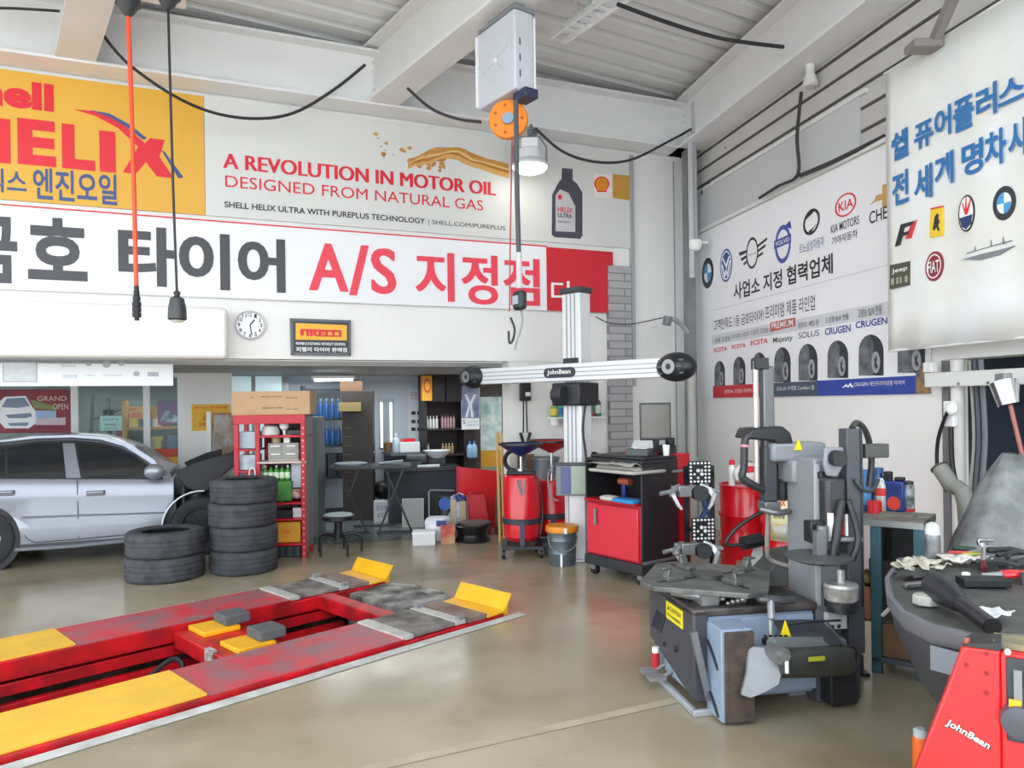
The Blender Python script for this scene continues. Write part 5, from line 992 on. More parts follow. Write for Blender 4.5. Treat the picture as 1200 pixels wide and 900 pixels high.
# ---------------------------------------------------------------- waste oil drainers
def drainer(name, lab, loc, r, ztop, zf, fr, fm, rz=0):
    t = thing(name, lab, 'oil drainer', loc, rz); R_ = mat('#cf1420', .28, coat=.4)
    obj('tank', B().lathe([(.02, .17), (r * .8, .17), (r, .22), (r, ztop - .03), (r * .9, ztop), (.02, ztop)], 28), R_, t)
    obj('strap', B().lathe([(r + .006, .36), (r + .012, .365), (r + .012, .42), (r + .006, .425)], 28), mat('#33363f', .5), t)
    obj('support_leg', B().bb((-.025, -r - .03, .12), (.025, -r, .4)), mat('#3a3d52', .4), t)
    bs = B().bb((-r - .02, -r - .05, .1), (r + .02, -r + .02, .14)).bb((-r - .02, r - .02, .1), (r + .02, r + .05, .14)).bb((-r - .02, -r, .1), (-r + .04, r, .14)).bb((r - .04, -r, .1), (r + .02, r, .14)); obj('base_frame', bs, BLK2, t, .004)
    for x in (-r, r):
        for y in (-r, r):
            c = obj('caster', B().cyl((x - .018, y, .05), (x + .018, y, .05), .048, n=16), BLACK, t); obj('caster_fork', B().bb((x - .025, y - .02, .05), (x + .025, y + .02, .11)), SILV, c)
    obj('mast', B().cyl((0, 0, ztop), (0, 0, zf), .018, n=12).cyl((0, 0, ztop), (0, 0, ztop + .06), .06, n=14), CHROME, t)
    fu = obj('funnel', B().lathe([(.03, zf - .02), (.06, zf), (fr * .8, zf + .07), (fr, zf + .11), (fr + .012, zf + .12), (fr - .01, zf + .12), (fr * .78, zf + .085), (.05, zf + .02)], 36, closed=True), fm, t)
    obj('funnel_rim', B().lathe([(fr + .004, zf + .105), (fr + .016, zf + .11), (fr + .016, zf + .13), (fr - .01, zf + .13)], 36, closed=True), mat('#16181d', .3), fu)
    return t
q = F(612, 650); t = drainer('oil_drainer', 'red waste oil drainer with a wide dark blue funnel on casters', (q.x, q.y, 0), .205, .90, 1.12, .24, mat('#1c2a6b', .3, coat=.4))
vb = B()
for x0, x1 in ((-.05, -.01), (-.02, .0), (.04, .015)): vb.cyl((x0, -.215, .86), (x1, -.22, .70), .008, n=8)
obj('drain_tools', vb, mat('#8f8f92', .35, .5), t); obj('gauge_box', B().bb((-.16, -.1, .90), (.16, .1, .94)), BLACK, t, .01); obj('air_hose', B().tube([Vector((.12, -.1, .94)), Vector((.2, -.16, .8)), Vector((.23, -.14, .5)), Vector((.2, -.18, .25))], .01, 6, 4), BLACK, t)
q2 = F(650, 640); drainer('oil_drainer', 'red waste oil drainer with a red funnel behind the aligner post', (q2.x - .03, q2.y - .1, 0), .2, .80, 1.13, .27, mat('#b8141d', .35, coat=.3))
a = fl(605, 640, .22); t = thing('hose_reel', 'black hose coil standing behind the blue-funnel drainer', 'hose coil', a); obj('coil', B().lathe([(.1, -.05), (.14, -.06), (.15, 0), (.14, .06), (.1, .05)], 28, (0, 0, 1.0), Matrix.Rotation(PI / 2, 3, 'X'), closed=True), BLACK, t); obj('coil_stand', B().bb((-.03, -.03, 0), (.03, .03, .87)).bb((-.15, -.15, 0), (.15, .15, .03)), BLK2, t)
single('brown_board', B().bb((-.11, 0, 0), (.11, .02, 1.05)), mat('#8a684a', .7), 'brown wooden board standing behind the drainers', 'board', fl(618, 634, .22), .3); 
t = thing('plastic_bin', 'translucent grey plastic bin liner behind the two drainers', 'bin', fl(640, 632, -.0)); obj('bin_body', B().lathe([(.13, 0), (.16, .8), (.17, 1.0), (.16, 1.0), (.14, .8), (.11, .02)], 20, closed=True), mat('#77808c', .3), t); obj('bin_rim', B().lathe([(.165, .98), (.18, .99), (.18, 1.02), (.165, 1.02)], 20, closed=True), GREYM, t)
# ---------------------------------------------------------------- pail
q = F(660, 657) + Vector((-.02, -.17, 0)); t = thing('pail', 'grey steel pail with an orange lid and wire handle', 'pail', (q.x, q.y, 0)); gm = mat('#67737c', .35, .5)
obj('pail_body', B().lathe([(.135, 0), (.14, .01), (.146, .12), (.15, .13), (.147, .14), (.15, .25), (.154, .26), (.151, .27), (.155, .36), (.158, .37)], 32), gm, t)
obj('lid', B().lathe([(.165, .345), (.17, .35), (.172, .395), (.165, .41), (.02, .412)], 32), mat('#e08a24', .45), t)
obj('wire_handle', B().tube([Vector((-.155, -.03, .3)), Vector((-.12, -.12, .2)), Vector((0, -.165, .16)), Vector((.12, -.12, .2)), Vector((.155, -.03, .3))], .006, 6, 4), SILV, t); obj('drip', B().bb((-.03, -.152, .0), (-.01, -.138, .13)).bb((.01, -.176, .345), (.04, -.165, .40)), SWHITE, t)
# ---------------------------------------------------------------- camera wheel aligner
AX = Vector((.66, 8.27)); AA = math.atan2(-.71, .70); q = at(676, 437, 8.27); ZBm = q.z; al = thing('wheel_aligner', 'white aluminium camera wheel aligner post with a long crossbeam', 'wheel aligner', (q.x, q.y, 0), AA)
ALW = mat('#e4e6e8', .35, .25); ztop = at(675, 338, 8.27).z
obj('post', B().bb((-.13, -.09, .05), (.13, .09, ztop - .06)), ALW, al, .012)
gr = B()
for x in (-.06, 0, .055): gr.bb((x - .008, -.094, .06), (x + .008, -.089, ztop - .07))
for y in (-.03, .03): gr.bb((-.134, y - .008, .06), (-.129, y + .008, ztop - .07))
obj('post_groove', gr, mat('#9b9fa5', .4), al); obj('post_cap', B().bb((-.15, -.11, ztop - .06), (.15, .11, ztop)), mat('#3b3d42', .5), al, .01); obj('base_plate', B().bb((-.2, -.16, 0), (.2, .16, .05)), DKGREY, al, .01)
BL, BR = -1.42, 1.36
obj('crossbeam', B().bb((BL, -.24, ZBm - .095), (BR, -.12, ZBm + .095)), ALW, al, .01)
gb = B()
for z in (-.045, .0, .045): gb.bb((BL, -.244, ZBm + z - .006), (BR, -.24, ZBm + z + .006))
obj('beam_groove', gb, mat('#a8acb2', .4), al)
for x, sg in ((BL - .05, -1), (BR + .05, 1)):
    pod = obj('camera_pod', B().ball((x, -.2, ZBm), (.21, .14, .14), 14), mat('#1f2125', .4), al); cb = B()
    for z in (-.06, 0.0, .06): cb.box((x, -.325 + abs(z) * .4, ZBm + z), (.28, .012, .018))
    obj('pod_window', cb, mat('#3d4046', .2), pod); obj('lens', B().lathe([(.06, 0), (.07, -.02), (.03, -.02), (.02, 0)], 20, (x, -.325, ZBm), Matrix.Rotation(-PI / 2, 3, 'X'), closed=True), mat('#8b8e8d', .3, .5), pod)
nb = obj('name_badge', B().prism(ell(-.0, ZBm + .0, .05, .055, 12, PI / 2, 1.5 * PI) and [(-.21 + .055 * math.cos(a), ZBm + .055 * math.sin(a)) for a in [PI / 2 + PI * i / 8 for i in range(9)]] + [(.13 + .055 * math.cos(a), ZBm + .055 * math.sin(a)) for a in [-PI / 2 + PI * i / 8 for i in range(9)]], -.252, -.24), mat('#2b2c3f', .4), al); tbb = B(); text(tbb, 'JohnBean', -.21, ZBm - .03, .13, ZBm + .035, -.256, .02); obj('lettering', tbb, SWHITE, nb)
obj('carriage', B().bb((-.2, -.2, ZBm - .36), (.2, .14, ZBm - .11)), mat('#26282e', .45), al, .02); obj('carriage', B().bb((-.1, -.12, ZBm + .1), (.1, .12, ZBm + .16)), BLK2, al, .01)
obj('motor_cover', B().cyl((-.12, -.22, ZBm - .24), (.02, -.22, ZBm - .24), .1, n=20), mat('#2e3035', .5), al, .01)
obj('cable', B().tube([Vector((.17, -.05, ZBm - .3)), Vector((.16, -.1, 1.4)), Vector((.2, -.1, 1.1)), Vector((.18, -.12, .8))], .012, 6, 4), BLACK, al)
q = at(676, 563, 7.95); bd = thing('display_board', 'flat display panel with pale green and blue halves before the aligner post', 'display panel', (q.x, q.y, 0), -.05)
z0, z1 = at(676, 581, 7.95).z, at(676, 544, 7.95).z; obj('panel_body', B().bb((-.22, 0, z0), (.23, .07, z1)), mat('#7d8487', .4), bd, .008); obj('green_half', B().bb((-.06, -.004, z0 + .02), (.21, 0, z1 - .02)), mat('#a9b9a6', .3), bd); obj('blue_half', B().bb((-.17, -.004, z0 + .02), (-.065, 0, z1 - .03)), mat('#56608f', .3), bd); obj('top_bar', B().bb((-.23, -.015, z1 - .015), (.235, .08, z1 + .015)), DKGREY, bd, .004)
obj('stand', B().bb((-.08, .07, 0), (.09, .1, z0 + .05)).bb((-.15, .0, 0), (.15, .14, .03)), mat('#d7d9dc', .35, .3), bd, .006); obj('side_lever', B().tube([Vector((-.22, .03, z1)), Vector((-.3, 0, z1 - .1)), Vector((-.28, 0, z0)), Vector((-.2, .0, z0 - .05))], .008, 6, 4), SILV, bd)
# ---------------------------------------------------------------- aligner console
CN = F(750, 690); CNA = math.radians(36.9); CX = Vector((1.165, 6.88)); cn = thing('aligner_console', 'black and red rolling aligner console cabinet with a keyboard tray', 'cabinet', (CX.x, CX.y, 0), CNA)
# local +x runs along the black side (to the right and back), local +y along the red door face (to the left and back); the near corner is the origin
DW, SW, ZT = .72, .5, .735
REDC = mat('#d93343', .35, coat=.3)
obj('base', B().bb((-.03, -.03, .1), (SW, DW + .02, .2)), mat('#2c2e33', .5), cn, .012)
for x, y in ((.04, .03), (.04, DW - .06), (SW - .08, .03), (SW - .08, DW - .06)): c = obj('caster', B().cyl((x - .02, y, .05), (x + .02, y, .05), .05, n=16), BLACK, cn); obj('caster_fork', B().bb((x - .035, y - .03, .05), (x + .035, y + .03, .105)), SILV, c, .004)
obj('lower_body', B().bb((0, 0, .2), (SW, DW, ZT)), mat('#b0182a', .4), cn, .006)
d = obj('door', B().bb((-.02, .02, .22), (0, DW - .02, ZT - .03)), REDC, cn, .006); obj('door_handle', B().bb((-.05, DW - .17, .5), (-.035, DW - .14, ZT - .07)).bb((-.04, DW - .165, .51), (-.02, DW - .145, .53)).bb((-.04, DW - .165, ZT - .1), (-.02, DW - .145, ZT - .08)), SILV, d, .003)
obj('side_panel', B().bb((0, -.02, .2), (SW, .0, 1.12)), mat('#25262b', .45), cn, .006); obj('side_panel', B().bb((0, DW, ZT), (SW, DW + .02, 1.12)), BLK2, cn); obj('back_panel', B().bb((SW - .03, 0, ZT), (SW, DW, 1.12)), mat('#15161a', .5), cn); obj('side_trim', B().bb((0, -.026, .2), (SW, -.02, .225)), mat('#8b8d92', .35, .4), cn)
obj('top', B().bb((0, -.02, 1.12), (SW, DW + .02, 1.15)), BLK2, cn, .006)
obj('open_tray', B().bb((-.06, .02, ZT), (SW * .6, DW - .02, ZT + .02)), mat('#b8121f', .4), cn, .004)
obj('keyboard_tray', B().bb((-.13, -.05, 1.03), (.3, .56, 1.06)), mat('#b7b6ae', .45), cn, .012)
obj('red_column', B().bb((SW, -.0, .12), (SW + .2, .25, 1.19)).bb((SW + .0, .25, .12), (SW + .2, DW, 1.19)), mat('#c81420', .35), cn, .008)
obj('shelf_rail', B().bb((SW - .1, -.05, 1.02), (SW + .22, -.03, 1.045)), SILV, cn); obj('upper_case', B().bb((.05, .0, 1.15), (SW + .1, DW, 1.18)), BLK2, cn, .01)
def incab(x, y, z): v = Matrix.Rotation(CNA, 3, 'Z') @ Vector((x, y, z)); return v + cn.location
def onc(*a, **k): return on(*a, W_=incab, rz=CNA, **k)
FT = CNA - PI / 2   # things face the door side
kb = thing('keyboard', 'grey keyboard under a dusty cover on the console tray', 'keyboard', incab(.06, .26, 1.06), FT)
obj('key_case', B().bb((-.28, -.1, 0), (.28, .1, .025)), mat('#a8a79f', .5), kb, .006); ks = B()
for r in range(4):
    for c in range(13): ks.box((-.25 + c * .042, -.07 + r * .045, .03), (.034, .036, .014))
obj('keys', ks, mat('#8f8e88', .5), kb, kind='stuff')
t = thing('dust_sheet', 'crumpled pale plastic sheet lying over the console tray edge', 'sheet', incab(-.0, .26, 1.095)); random.seed(9); P = []
for i in range(9): P += [[(x + random.uniform(-.02, .02)) for x in (0,)]]
g = B(); n = 10
for j in range(n): g.v += [((i / (n - 1) - .5) * .55, (j / (n - 1) - .5) * .3, .012 + .03 * abs(math.sin(i * 1.3 + j * .7)) * random.random()) for i in range(n)]
for j in range(n - 1): g.f += [(j * n + i, j * n + i + 1, (j + 1) * n + i + 1, (j + 1) * n + i) for i in range(n - 1)]
so = obj('sheet', g, mat('#bdbcb2', .3, alpha=.85), t); so.rotation_euler.z = CNA + PI / 2; so.modifiers.new('t', 'SOLIDIFY').thickness = .004
onc('blue_rag', B().loft([[(x, y, z) for x, y in ((-.08, -.14), (.07, -.12), (.08, .13), (-.06, .15))] for z in (.0, .035)]), mat('#2f8fd0', .5), 'bright blue folded cloth on the red tray of the console', 'cloth', -.0, .16, ZT + .02)
onc('white_rag', B().ball((0, 0, .02), (.08, .12, .03), 8), mat('#c9c5bf', .7), 'whitish cloth beside the blue cloth on the console', 'cloth', .0, .4, ZT + .02)
t = thing('screw_gun', 'orange and navy hand tool in the dark bay of the console', 'power tool', incab(.16, .36, ZT + .02), FT); obj('tool_body', B().cyl((-.06, 0, .17), (.08, 0, .17), .035, n=14), mat('#b4573a', .45), t); obj('tool_handle', B().box((0, 0, .08), (.05, .05, .16)), NAVY, t, .01)
# monitor
mq = at(768, 522, 7.45); mo = thing('monitor', 'dark square monitor standing on the aligner console', 'monitor', (mq.x, mq.y, 1.18), -.12); mz0, mz1 = at(768, 516, 7.45).z - 1.18, at(768, 472, 7.45).z - 1.18
if mz0 < .02: mz0 = .02
obj('screen_case', B().bb((-.15, 0, mz0), (.155, .05, mz1)), mat('#3a3c41', .4), mo, .008); obj('screen', B().bb((-.135, -.004, mz0 + .025), (.14, 0, mz1 - .02)), mat('#6b675e', .15), mo); obj('stand', B().bb((-.04, .02, 0), (.04, .06, mz0 + .02)).bb((-.1, -.05, 0), (.1, .1, .015)), BLACK, mo)
p = at(748, 520, 7.15); pr = thing('label_printer', 'grey printer with an open lid left of the monitor on the console', 'printer', (p.x, p.y, 1.18), FT * .5); obj('printer_body', B().bb((-.1, -.1, 0), (.12, .1, .07)), DKGREY, pr, .01); obj('paper_lid', B().add([(-.1, .08, .07), (.12, .08, .07), (.1, .12, .14), (-.08, .12, .14), (-.1, .1, .07), (.12, .1, .07), (.1, .14, .14), (-.08, .14, .14)], [(0, 1, 2, 3), (7, 6, 5, 4), (0, 3, 7, 4), (1, 5, 6, 2), (3, 2, 6, 7), (0, 4, 5, 1)]), mat('#b5b8b6', .4), pr); obj('sheet', B().bb((-.03, -.05, .071), (.09, .1, .078)), PAPER, pr)
p = at(782, 520, 7.3); single('speaker_box', B().bb((-.07, -.06, 0), (.07, .08, .09)).bb((-.0, -.03, .09), (.07, .06, .16)), BLACK, 'small black device right of the monitor on the console', 'device', (p.x, p.y, 1.18), .2, None, .01)
p = at(778, 517, 7.25); single('cup', B().lathe([(.028, 0), (.035, .1), (.03, .1), (.025, .01)], 16, closed=True), SWHITE, 'white cup in front of the monitor on the console', 'cup', (p.x, p.y - .1, 1.18))
# wheel clamps with dotted target boards, hung on stands beside the console
def clamp(lab, px, py, Y, k=1.0):
    c0 = at(px, py, Y); t = thing('wheel_clamp', lab, 'wheel clamp', (c0.x, c0.y, c0.z), .1)
    tbd = obj('target_board', B().bb((.0, .02, .0), (.21, .045, .2)), BLACK, t, .006); db = B(); random.seed(int(px))
    skip = {(1, 1), (1, 3), (2, 2), (3, 1), (3, 4), (1, 4), (2, 4)}
    for i in range(6):
        for j in range(6):
            if (i, j) in skip: continue
            r = .0105 if (i, j) not in ((2, 3), (3, 2)) else .016; x, z = .02 + i * .034, .017 + j * .033; db.cyl((x, .02, z), (x, .014, z), r, n=10)
    obj('target_dots', db, SWHITE, tbd)
    obj('arm_bar', B().box((.0, 0, -.035), (.34, .05, .045)).box((-.06, -.03, -.06), (.12, .08, .1)), mat('#9b9da0', .35, .6), t, .008)
    for s in (-1, 1):
        cl = B().tube([Vector((s * .1, -.0, -.02)), Vector((.0 + s * .17, -.06, -.05)), Vector((s * .19, -.1, -.1))], .03, 4).tube([Vector((s * .19, -.1, -.08)), Vector((s * .15, -.13, -.17)), Vector((s * .12, -.14, -.21))], [.024, .02, .014], 4).tube([Vector((s * .17, -.06, -.05)), Vector((s * .24, -.1, -.055))], .016, 6); obj('claw', cl, mat('#b1b3b5', .35, .6), t)
    obj('knob', B().cyl((-.15, -.06, -.05), (-.3, -.1, -.07), .02, n=12), SILV, t); obj('centre_hub', B().cyl((.08, -.08, -.08), (.08, .05, -.08), .07, n=18), mat('#3b3e42', .5), t)
    obj('hanger_bar', B().bb((.09, .04, -.12), (.12, .17, .02)), BLK2, t)
    return t
clamp('upper silver wheel clamp with dotted black target board beside the console', 808, 567, 6.75); clamp('lower silver wheel clamp with dotted black target board above the turntable', 812, 634, 6.7)
p = at(823, 600, 6.8); st = thing('clamp_stand', 'dark stand carrying the two wheel clamps beside the console', 'stand', (p.x, p.y + .08, 0), .1); obj('stand_post', B().bb((-.14, 0, .04), (-.1, .04, 1.1)).bb((.1, 0, .04), (.14, .04, 1.1)), BLK2, st); obj('stand_base', B().bb((-.2, -.15, 0), (.2, .2, .04)), BLK2, st, .01); obj('cross_bar', B().bb((-.14, -.0, 1.0), (.14, .03, 1.04)).bb((-.14, 0, .5), (.14, .03, .54)), BLK2, st); obj('blue_strap', B().tube([Vector((.02, -.05, .92)), Vector((.05, -.08, .75)), Vector((-.02, -.07, .62)), Vector((.06, -.06, .52))], .018, 6, 4).tube([Vector((.07, -.05, .92)), Vector((.0, -.08, .78)), Vector((.09, -.07, .6))], .014, 6, 4), mat('#23356f', .6), st)
# ---------------------------------------------------------------- red oil drums
DR = mat('#d5131d', .25, coat=.5)
def drum(lab, x, y, rz=0):
    t = thing('oil_drum', lab, 'drum', (x, y, 0), rz); r, h = .285, .87
    pf = [(.02, .02), (r - .01, .02), (r, 0), (r, .02)]
    for z in (.3, .58): pf += [(r - .004, z - .035), (r + .01, z - .012), (r + .01, z + .012), (r - .004, z + .035)]
    pf += [(r - .004, h - .02), (r + .006, h - .015), (r + .006, h), (r - .012, h), (r - .014, h - .02), (.02, h - .02)]
    obj('drum_body', B().lathe(pf, 40), DR, t); obj('bung_cap', B().cyl((.15, .05, h - .02), (.15, .05, h), .035, n=14), SILV, t); return t
dx1 = drum('red oil drum with bag and spray can on its lid, farther of two', 2.33, 7.42); dx2 = drum('red oil drum with a pale label sheet, nearer of two', 2.56, 6.86)
wb_ = Wall((2.56, 6.86), -.36); lp = B(); lx = B()
for nm, zz0, zz1, a0, a1, m in (('label_sheet', .44, .86, -152, -118, mat('#e8dfae', .5)), ('label_picture', .46, .60, -148, -122, mat('#b8c6cc', .5, h2='#d9b75c', scale=14))):
    b = B(); r = .297 if nm == 'label_sheet' else .299
    A = [math.radians(a0 + (a1 - a0) * i / 8) for i in range(9)]; n = len(A)
    b.v = [(r * math.cos(a), r * math.sin(a), z) for z in (zz0, zz1) for a in A]; b.f = [(i, i + 1, n + i + 1, n + i) for i in range(n - 1)]
    o = obj(nm, b, m, dx2); o.modifiers.new('t', 'SOLIDIFY').thickness = .002
def wraptext(parent, st, ac, z0, z1, wdeg, r, m):
    b = B(); text(b, st, -.5, z0, .5, z1, 0, .02); b.v = [(r * math.cos(math.radians(ac + v[0] * wdeg)), r * math.sin(math.radians(ac + v[0] * wdeg)), v[2]) for v in b.v]; obj('lettering', b, m, parent)
wraptext(dx2, 'HELIX', -135, .76, .81, 24, .301, SRED); wraptext(dx2, 'MOTOR OIL', -135, .70, .73, 22, .301, INK); wraptext(dx2, 'SAE 5W-30', -135, .645, .675, 20, .301, INK)
z = .87
t = thing('spray_can', 'white spray can with red cap on the farther red drum', 'spray can', (2.13, 7.30, z)); obj('can', B().lathe([(.034, 0), (.034, .18), (.026, .2)], 18), mat('#e8e6e4', .35), t); obj('cap', B().lathe([(.028, .2), (.028, .24), (.02, .25)], 16), SRED, t)
t = thing('towel_pack', 'white plastic pack lying on the farther red drum', 'pack', (2.31, 7.24, z)); obj('pack_body', blob(B(), (0, 0, .11), (.2, .14, .12), 11, 8, .1), mat('#e6e2df', .45, h2='#d3ccc8', scale=7), t); obj('red_print', B().box((-.06, -.125, .17), (.07, .03, .06)), SRED, t, .01)
t = thing('open_carton', 'torn open brown carton on the floor in front of the drums', 'box', (2.22, 6.3, 0), .3); ob = B().bb((-.28, -.2, 0), (.28, -.185, .3)).bb((-.28, .185, 0), (.28, .2, .33)).bb((-.28, -.2, 0), (-.265, .2, .32)).bb((.265, -.2, 0), (.28, .2, .3)).bb((-.28, -.2, 0), (.28, .2, .02)); obj('box_body', ob, CARDD, t); obj('flap', B().add([(-.28, -.2, .3), (.28, -.2, .3), (.26, -.3, .36), (-.25, -.3, .34)], [(0, 1, 2, 3)]), CARD, t); obj('packing', blob(B(), (0, 0, .22), (.24, .16, .1), 6, 7, .3), mat('#b69a4a', .6, h2='#8a5a34', scale=9), t)
# ---------------------------------------------------------------- tyre changer
q = F(818, 835); TC = thing('tyre_changer', 'grey tyre changer with turntable, tower and bead breaker at lower right', 'tyre changer', (q.x, q.y, 0), math.radians(10))
TCG = mat('#8a8e92', .4, var=.08, scale=6); TCB = mat('#8fa0b4', .4, var=.1, scale=5); TCD = mat('#41434a', .45, var=.12, scale=5); GREASE = mat('#5c5350', .5, h2='#33302f', scale=9); TCL = mat('#9da2a6', .4)
def intc(x, y, z): v = Matrix.Rotation(math.radians(10), 3, 'Z') @ Vector((x, y, z)); return v + TC.location
obj('cabinet', B().bb((.0, .0, .06), (.69, .62, .52)), TCB, TC, .01)
cb = B().add([(-.03, -.02, .06), (-.03, .66, .22), (-.03, .66, .56), (-.03, -.02, .56), (.06, -.02, .06), (.06, .66, .22), (.06, .66, .56), (.06, -.02, .56)], [(0, 1, 2, 3), (7, 6, 5, 4), (0, 3, 7, 4), (1, 5, 6, 2), (2, 6, 7, 3), (0, 4, 5, 1)])
side = obj('side_cover', cb, TCD, TC, .012)
vb = B()
for k in range(5): vb.box((-.032, .42 + k * .035, .36 - .0 * k), (.006, .012, .14), M=Matrix.Rotation(.6, 3, 'X'))
vb.cyl((-.03, .22, .28), (-.045, .22, .28), .018, n=12).cyl((-.03, .4, .25), (-.04, .4, .25), .014, n=12); obj('vent_slot', vb, mat('#2c2e33', .5), side)
yl = obj('warning_label', B().bb((-.034, .12, .42), (-.03, .36, .52)), mat('#f2dc1c', .4), side); lb = B(); Mz = Matrix.Rotation(-PI / 2, 3, 'Z')
text(lb, '▲ CAUTION', -.34, .475, -.14, .505, -.036, .01, M=Mz); text(lb, '주의 WARNING', -.34, .435, -.14, .46, -.036, .01, M=Mz); obj('lettering', lb, INK, yl)
obj('top_deck', B().bb((-.03, -.02, .52), (.71, .64, .565)), GREASE, TC, .012)
obj('base_rail', B().bb((-.05, -.05, .0), (-.02, .5, .035)).bb((-.05, -.06, .0), (.1, -.03, .035)).bb((.6, .1, 0), (.9, .6, .06)), TCL, TC, .006)
fr_ = obj('front_panel', B().bb((.26, -.012, .08), (.70, .0, .24)).bb((.26, -.008, .3), (.69, 0, .5)), mat('#9aabc2', .4, var=.08, scale=4), TC, .004)
obj('control_rod', B().box((.0, -.05, .27), (.035, .02, .38), M=Matrix.Rotation(-.22, 3, 'Y')), mat('#83868a', .35, .5), TC)
pd = B()
for k in range(3): pd.box((.02 + k * .1, -.09, .05), (.07, .12, .02)).cyl((.02 + k * .1, -.04, .05), (.02 + k * .1, .05, .09), .012, n=8)
# pedals on the left end
pe = B()
for k in range(2): pe.box((-.1, .36 + k * .12, .07), (.1, .07, .02)).cyl((-.06, .36 + k * .12, .07), (.0, .36 + k * .12, .1), .012, n=8)
obj('pedal', pe, GREYM, TC); obj('red_cylinder', B().cyl((-.05, .5, .06), (-.05, .5, .17), .026, n=14), mat('#b5232b', .4), TC); obj('white_cap', B().cyl((-.05, .5, .17), (-.05, .5, .2), .022, n=14), SWHITE, TC)
# bead-breaker rubber pad
pad = obj('rubber_pad_box', B().bb((.05, -.19, .015), (.225, .0, .50)), TCB, TC, .006); obj('rubber_pad', B().bb((.065, -.215, .02), (.225, -.19, .49)), mat('#3a3433', .85, h2='#57483f', scale=14, bump=.4), pad, .006)
hd = B()
for z in (.4, .15): hd.tube([Vector((.047, -.03, z)), Vector((.04, -.1, z - .05)), Vector((.047, -.15, z - .12))], .008, 6, 3)
obj('pad_cable', hd, BLACK, pad)
# shovel and its arm
def rel(px, py, Y): return Matrix.Rotation(-math.radians(10), 3, 'Z') @ (at(px, py, Y) - TC.location)
sp = [rel(*p) for p in ((877, 757, 3.92), (898, 758, 3.9), (907, 770, 3.86), (917, 788, 3.82), (914, 803, 3.8), (898, 812, 3.8), (880, 819, 3.8), (869, 815, 3.82), (875, 790, 3.86))]; n = len(sp); off = Vector((0, .025, 0))
obj('breaker_shovel', B().add(sp + [p + off for p in sp], [tuple(range(n)), tuple(range(2 * n - 1, n - 1, -1))] + [(i, (i + 1) % n, n + (i + 1) % n, n + i) for i in range(n)]), mat('#7e8184', .4, .4, var=.15, scale=7), TC, .006)
a, c = rel(908, 778, 3.86), rel(990, 772, 4.05); arm = obj('breaker_arm', B().tube([a, a * .5 + c * .5, c], [.07, .082, .085], 12), mat('#3f413d', .5, var=.2, scale=6), TC); obj('arm_top', B().tube([a + Vector((.0, .03, .09)), c + Vector((0, .03, .07))], .04, 8), mat('#7b8480', .35, .3), arm)
h = rel(917, 769, 3.8); obj('arm_hub', B().cyl(h, h + Vector((0, .1, 0)), .045, n=20).cyl(h + Vector((0, -.02, 0)), h, .025, n=12), mat('#8c8f8f', .3, .6), arm); p = rel(922, 782, 3.78); obj('arm_tag', B().box(p, (.015, .01, .06)), SWHITE, arm); p = rel(957, 772, 3.84); obj('brand_mark', B().box(p, (.09, .006, .022)), mat('#a8a82e', .5), arm)
obj('breaker_foot', B().bb((.72, -.12, .02), (.88, .1, .27)), mat('#232427', .5), TC, .01)
# warning triangle, knobs, foot plate
p = rel(921, 743, 3.98); obj('warning_triangle', B().prism([(p.x - .045, p.z - .06), (p.x + .045, p.z - .06), (p.x, p.z + .07)], p.y, p.y + .01), mat('#ecd316', .4), TC)
kb = B()
for k in range(5): a = rel(897 + k * 6, 752, 3.97); kb.box(a, (.02, .04, .03)).cyl(a, a + Vector((0, 0, .035)), .009, n=8)
obj('valve_row', kb, BLACK, TC); a, c = rel(928, 748, 3.98), rel(988, 752, 4.0); obj('foot_plate', B().add([a, c, c + Vector((.0, .2, .06)), a + Vector((0, .2, .05)), a - Vector((0, 0, .02)), c - Vector((0, 0, .02)), c + Vector((.0, .2, .04)), a + Vector((0, .2, .03))], [(0, 1, 2, 3), (7, 6, 5, 4), (0, 4, 5, 1), (1, 5, 6, 2), (2, 6, 7, 3), (3, 7, 4, 0)]), TCD, TC)
obj('supply_hose', B().tube([rel(920, 733, 4.02), rel(945, 729, 4.02), rel(985, 727, 4.05)], .007, 6, 4).tube([rel(968, 707 + 20, 4.0), rel(990, 755, 3.9), rel(1002, 760, 3.9), rel(1003, 775, 3.95)], .006, 6, 4), BLACK, TC)
a, t1, t2 = rel(903, 762, 3.97), rel(903, 703, 4.05), rel(904, 726, 4.0); obj('lever_rod', B().cyl(a, t1, .013, n=10).cyl(t2, t1, .02, n=10), SILV, TC); obj('lever_grip', B().tube([rel(885, 697, 4.1), rel(893, 702, 4.06), rel(905, 702, 4.05), rel(917, 704, 4.05), rel(929, 703, 4.08)], .022, 8, 3), mat('#55585a', .35, .4), TC)
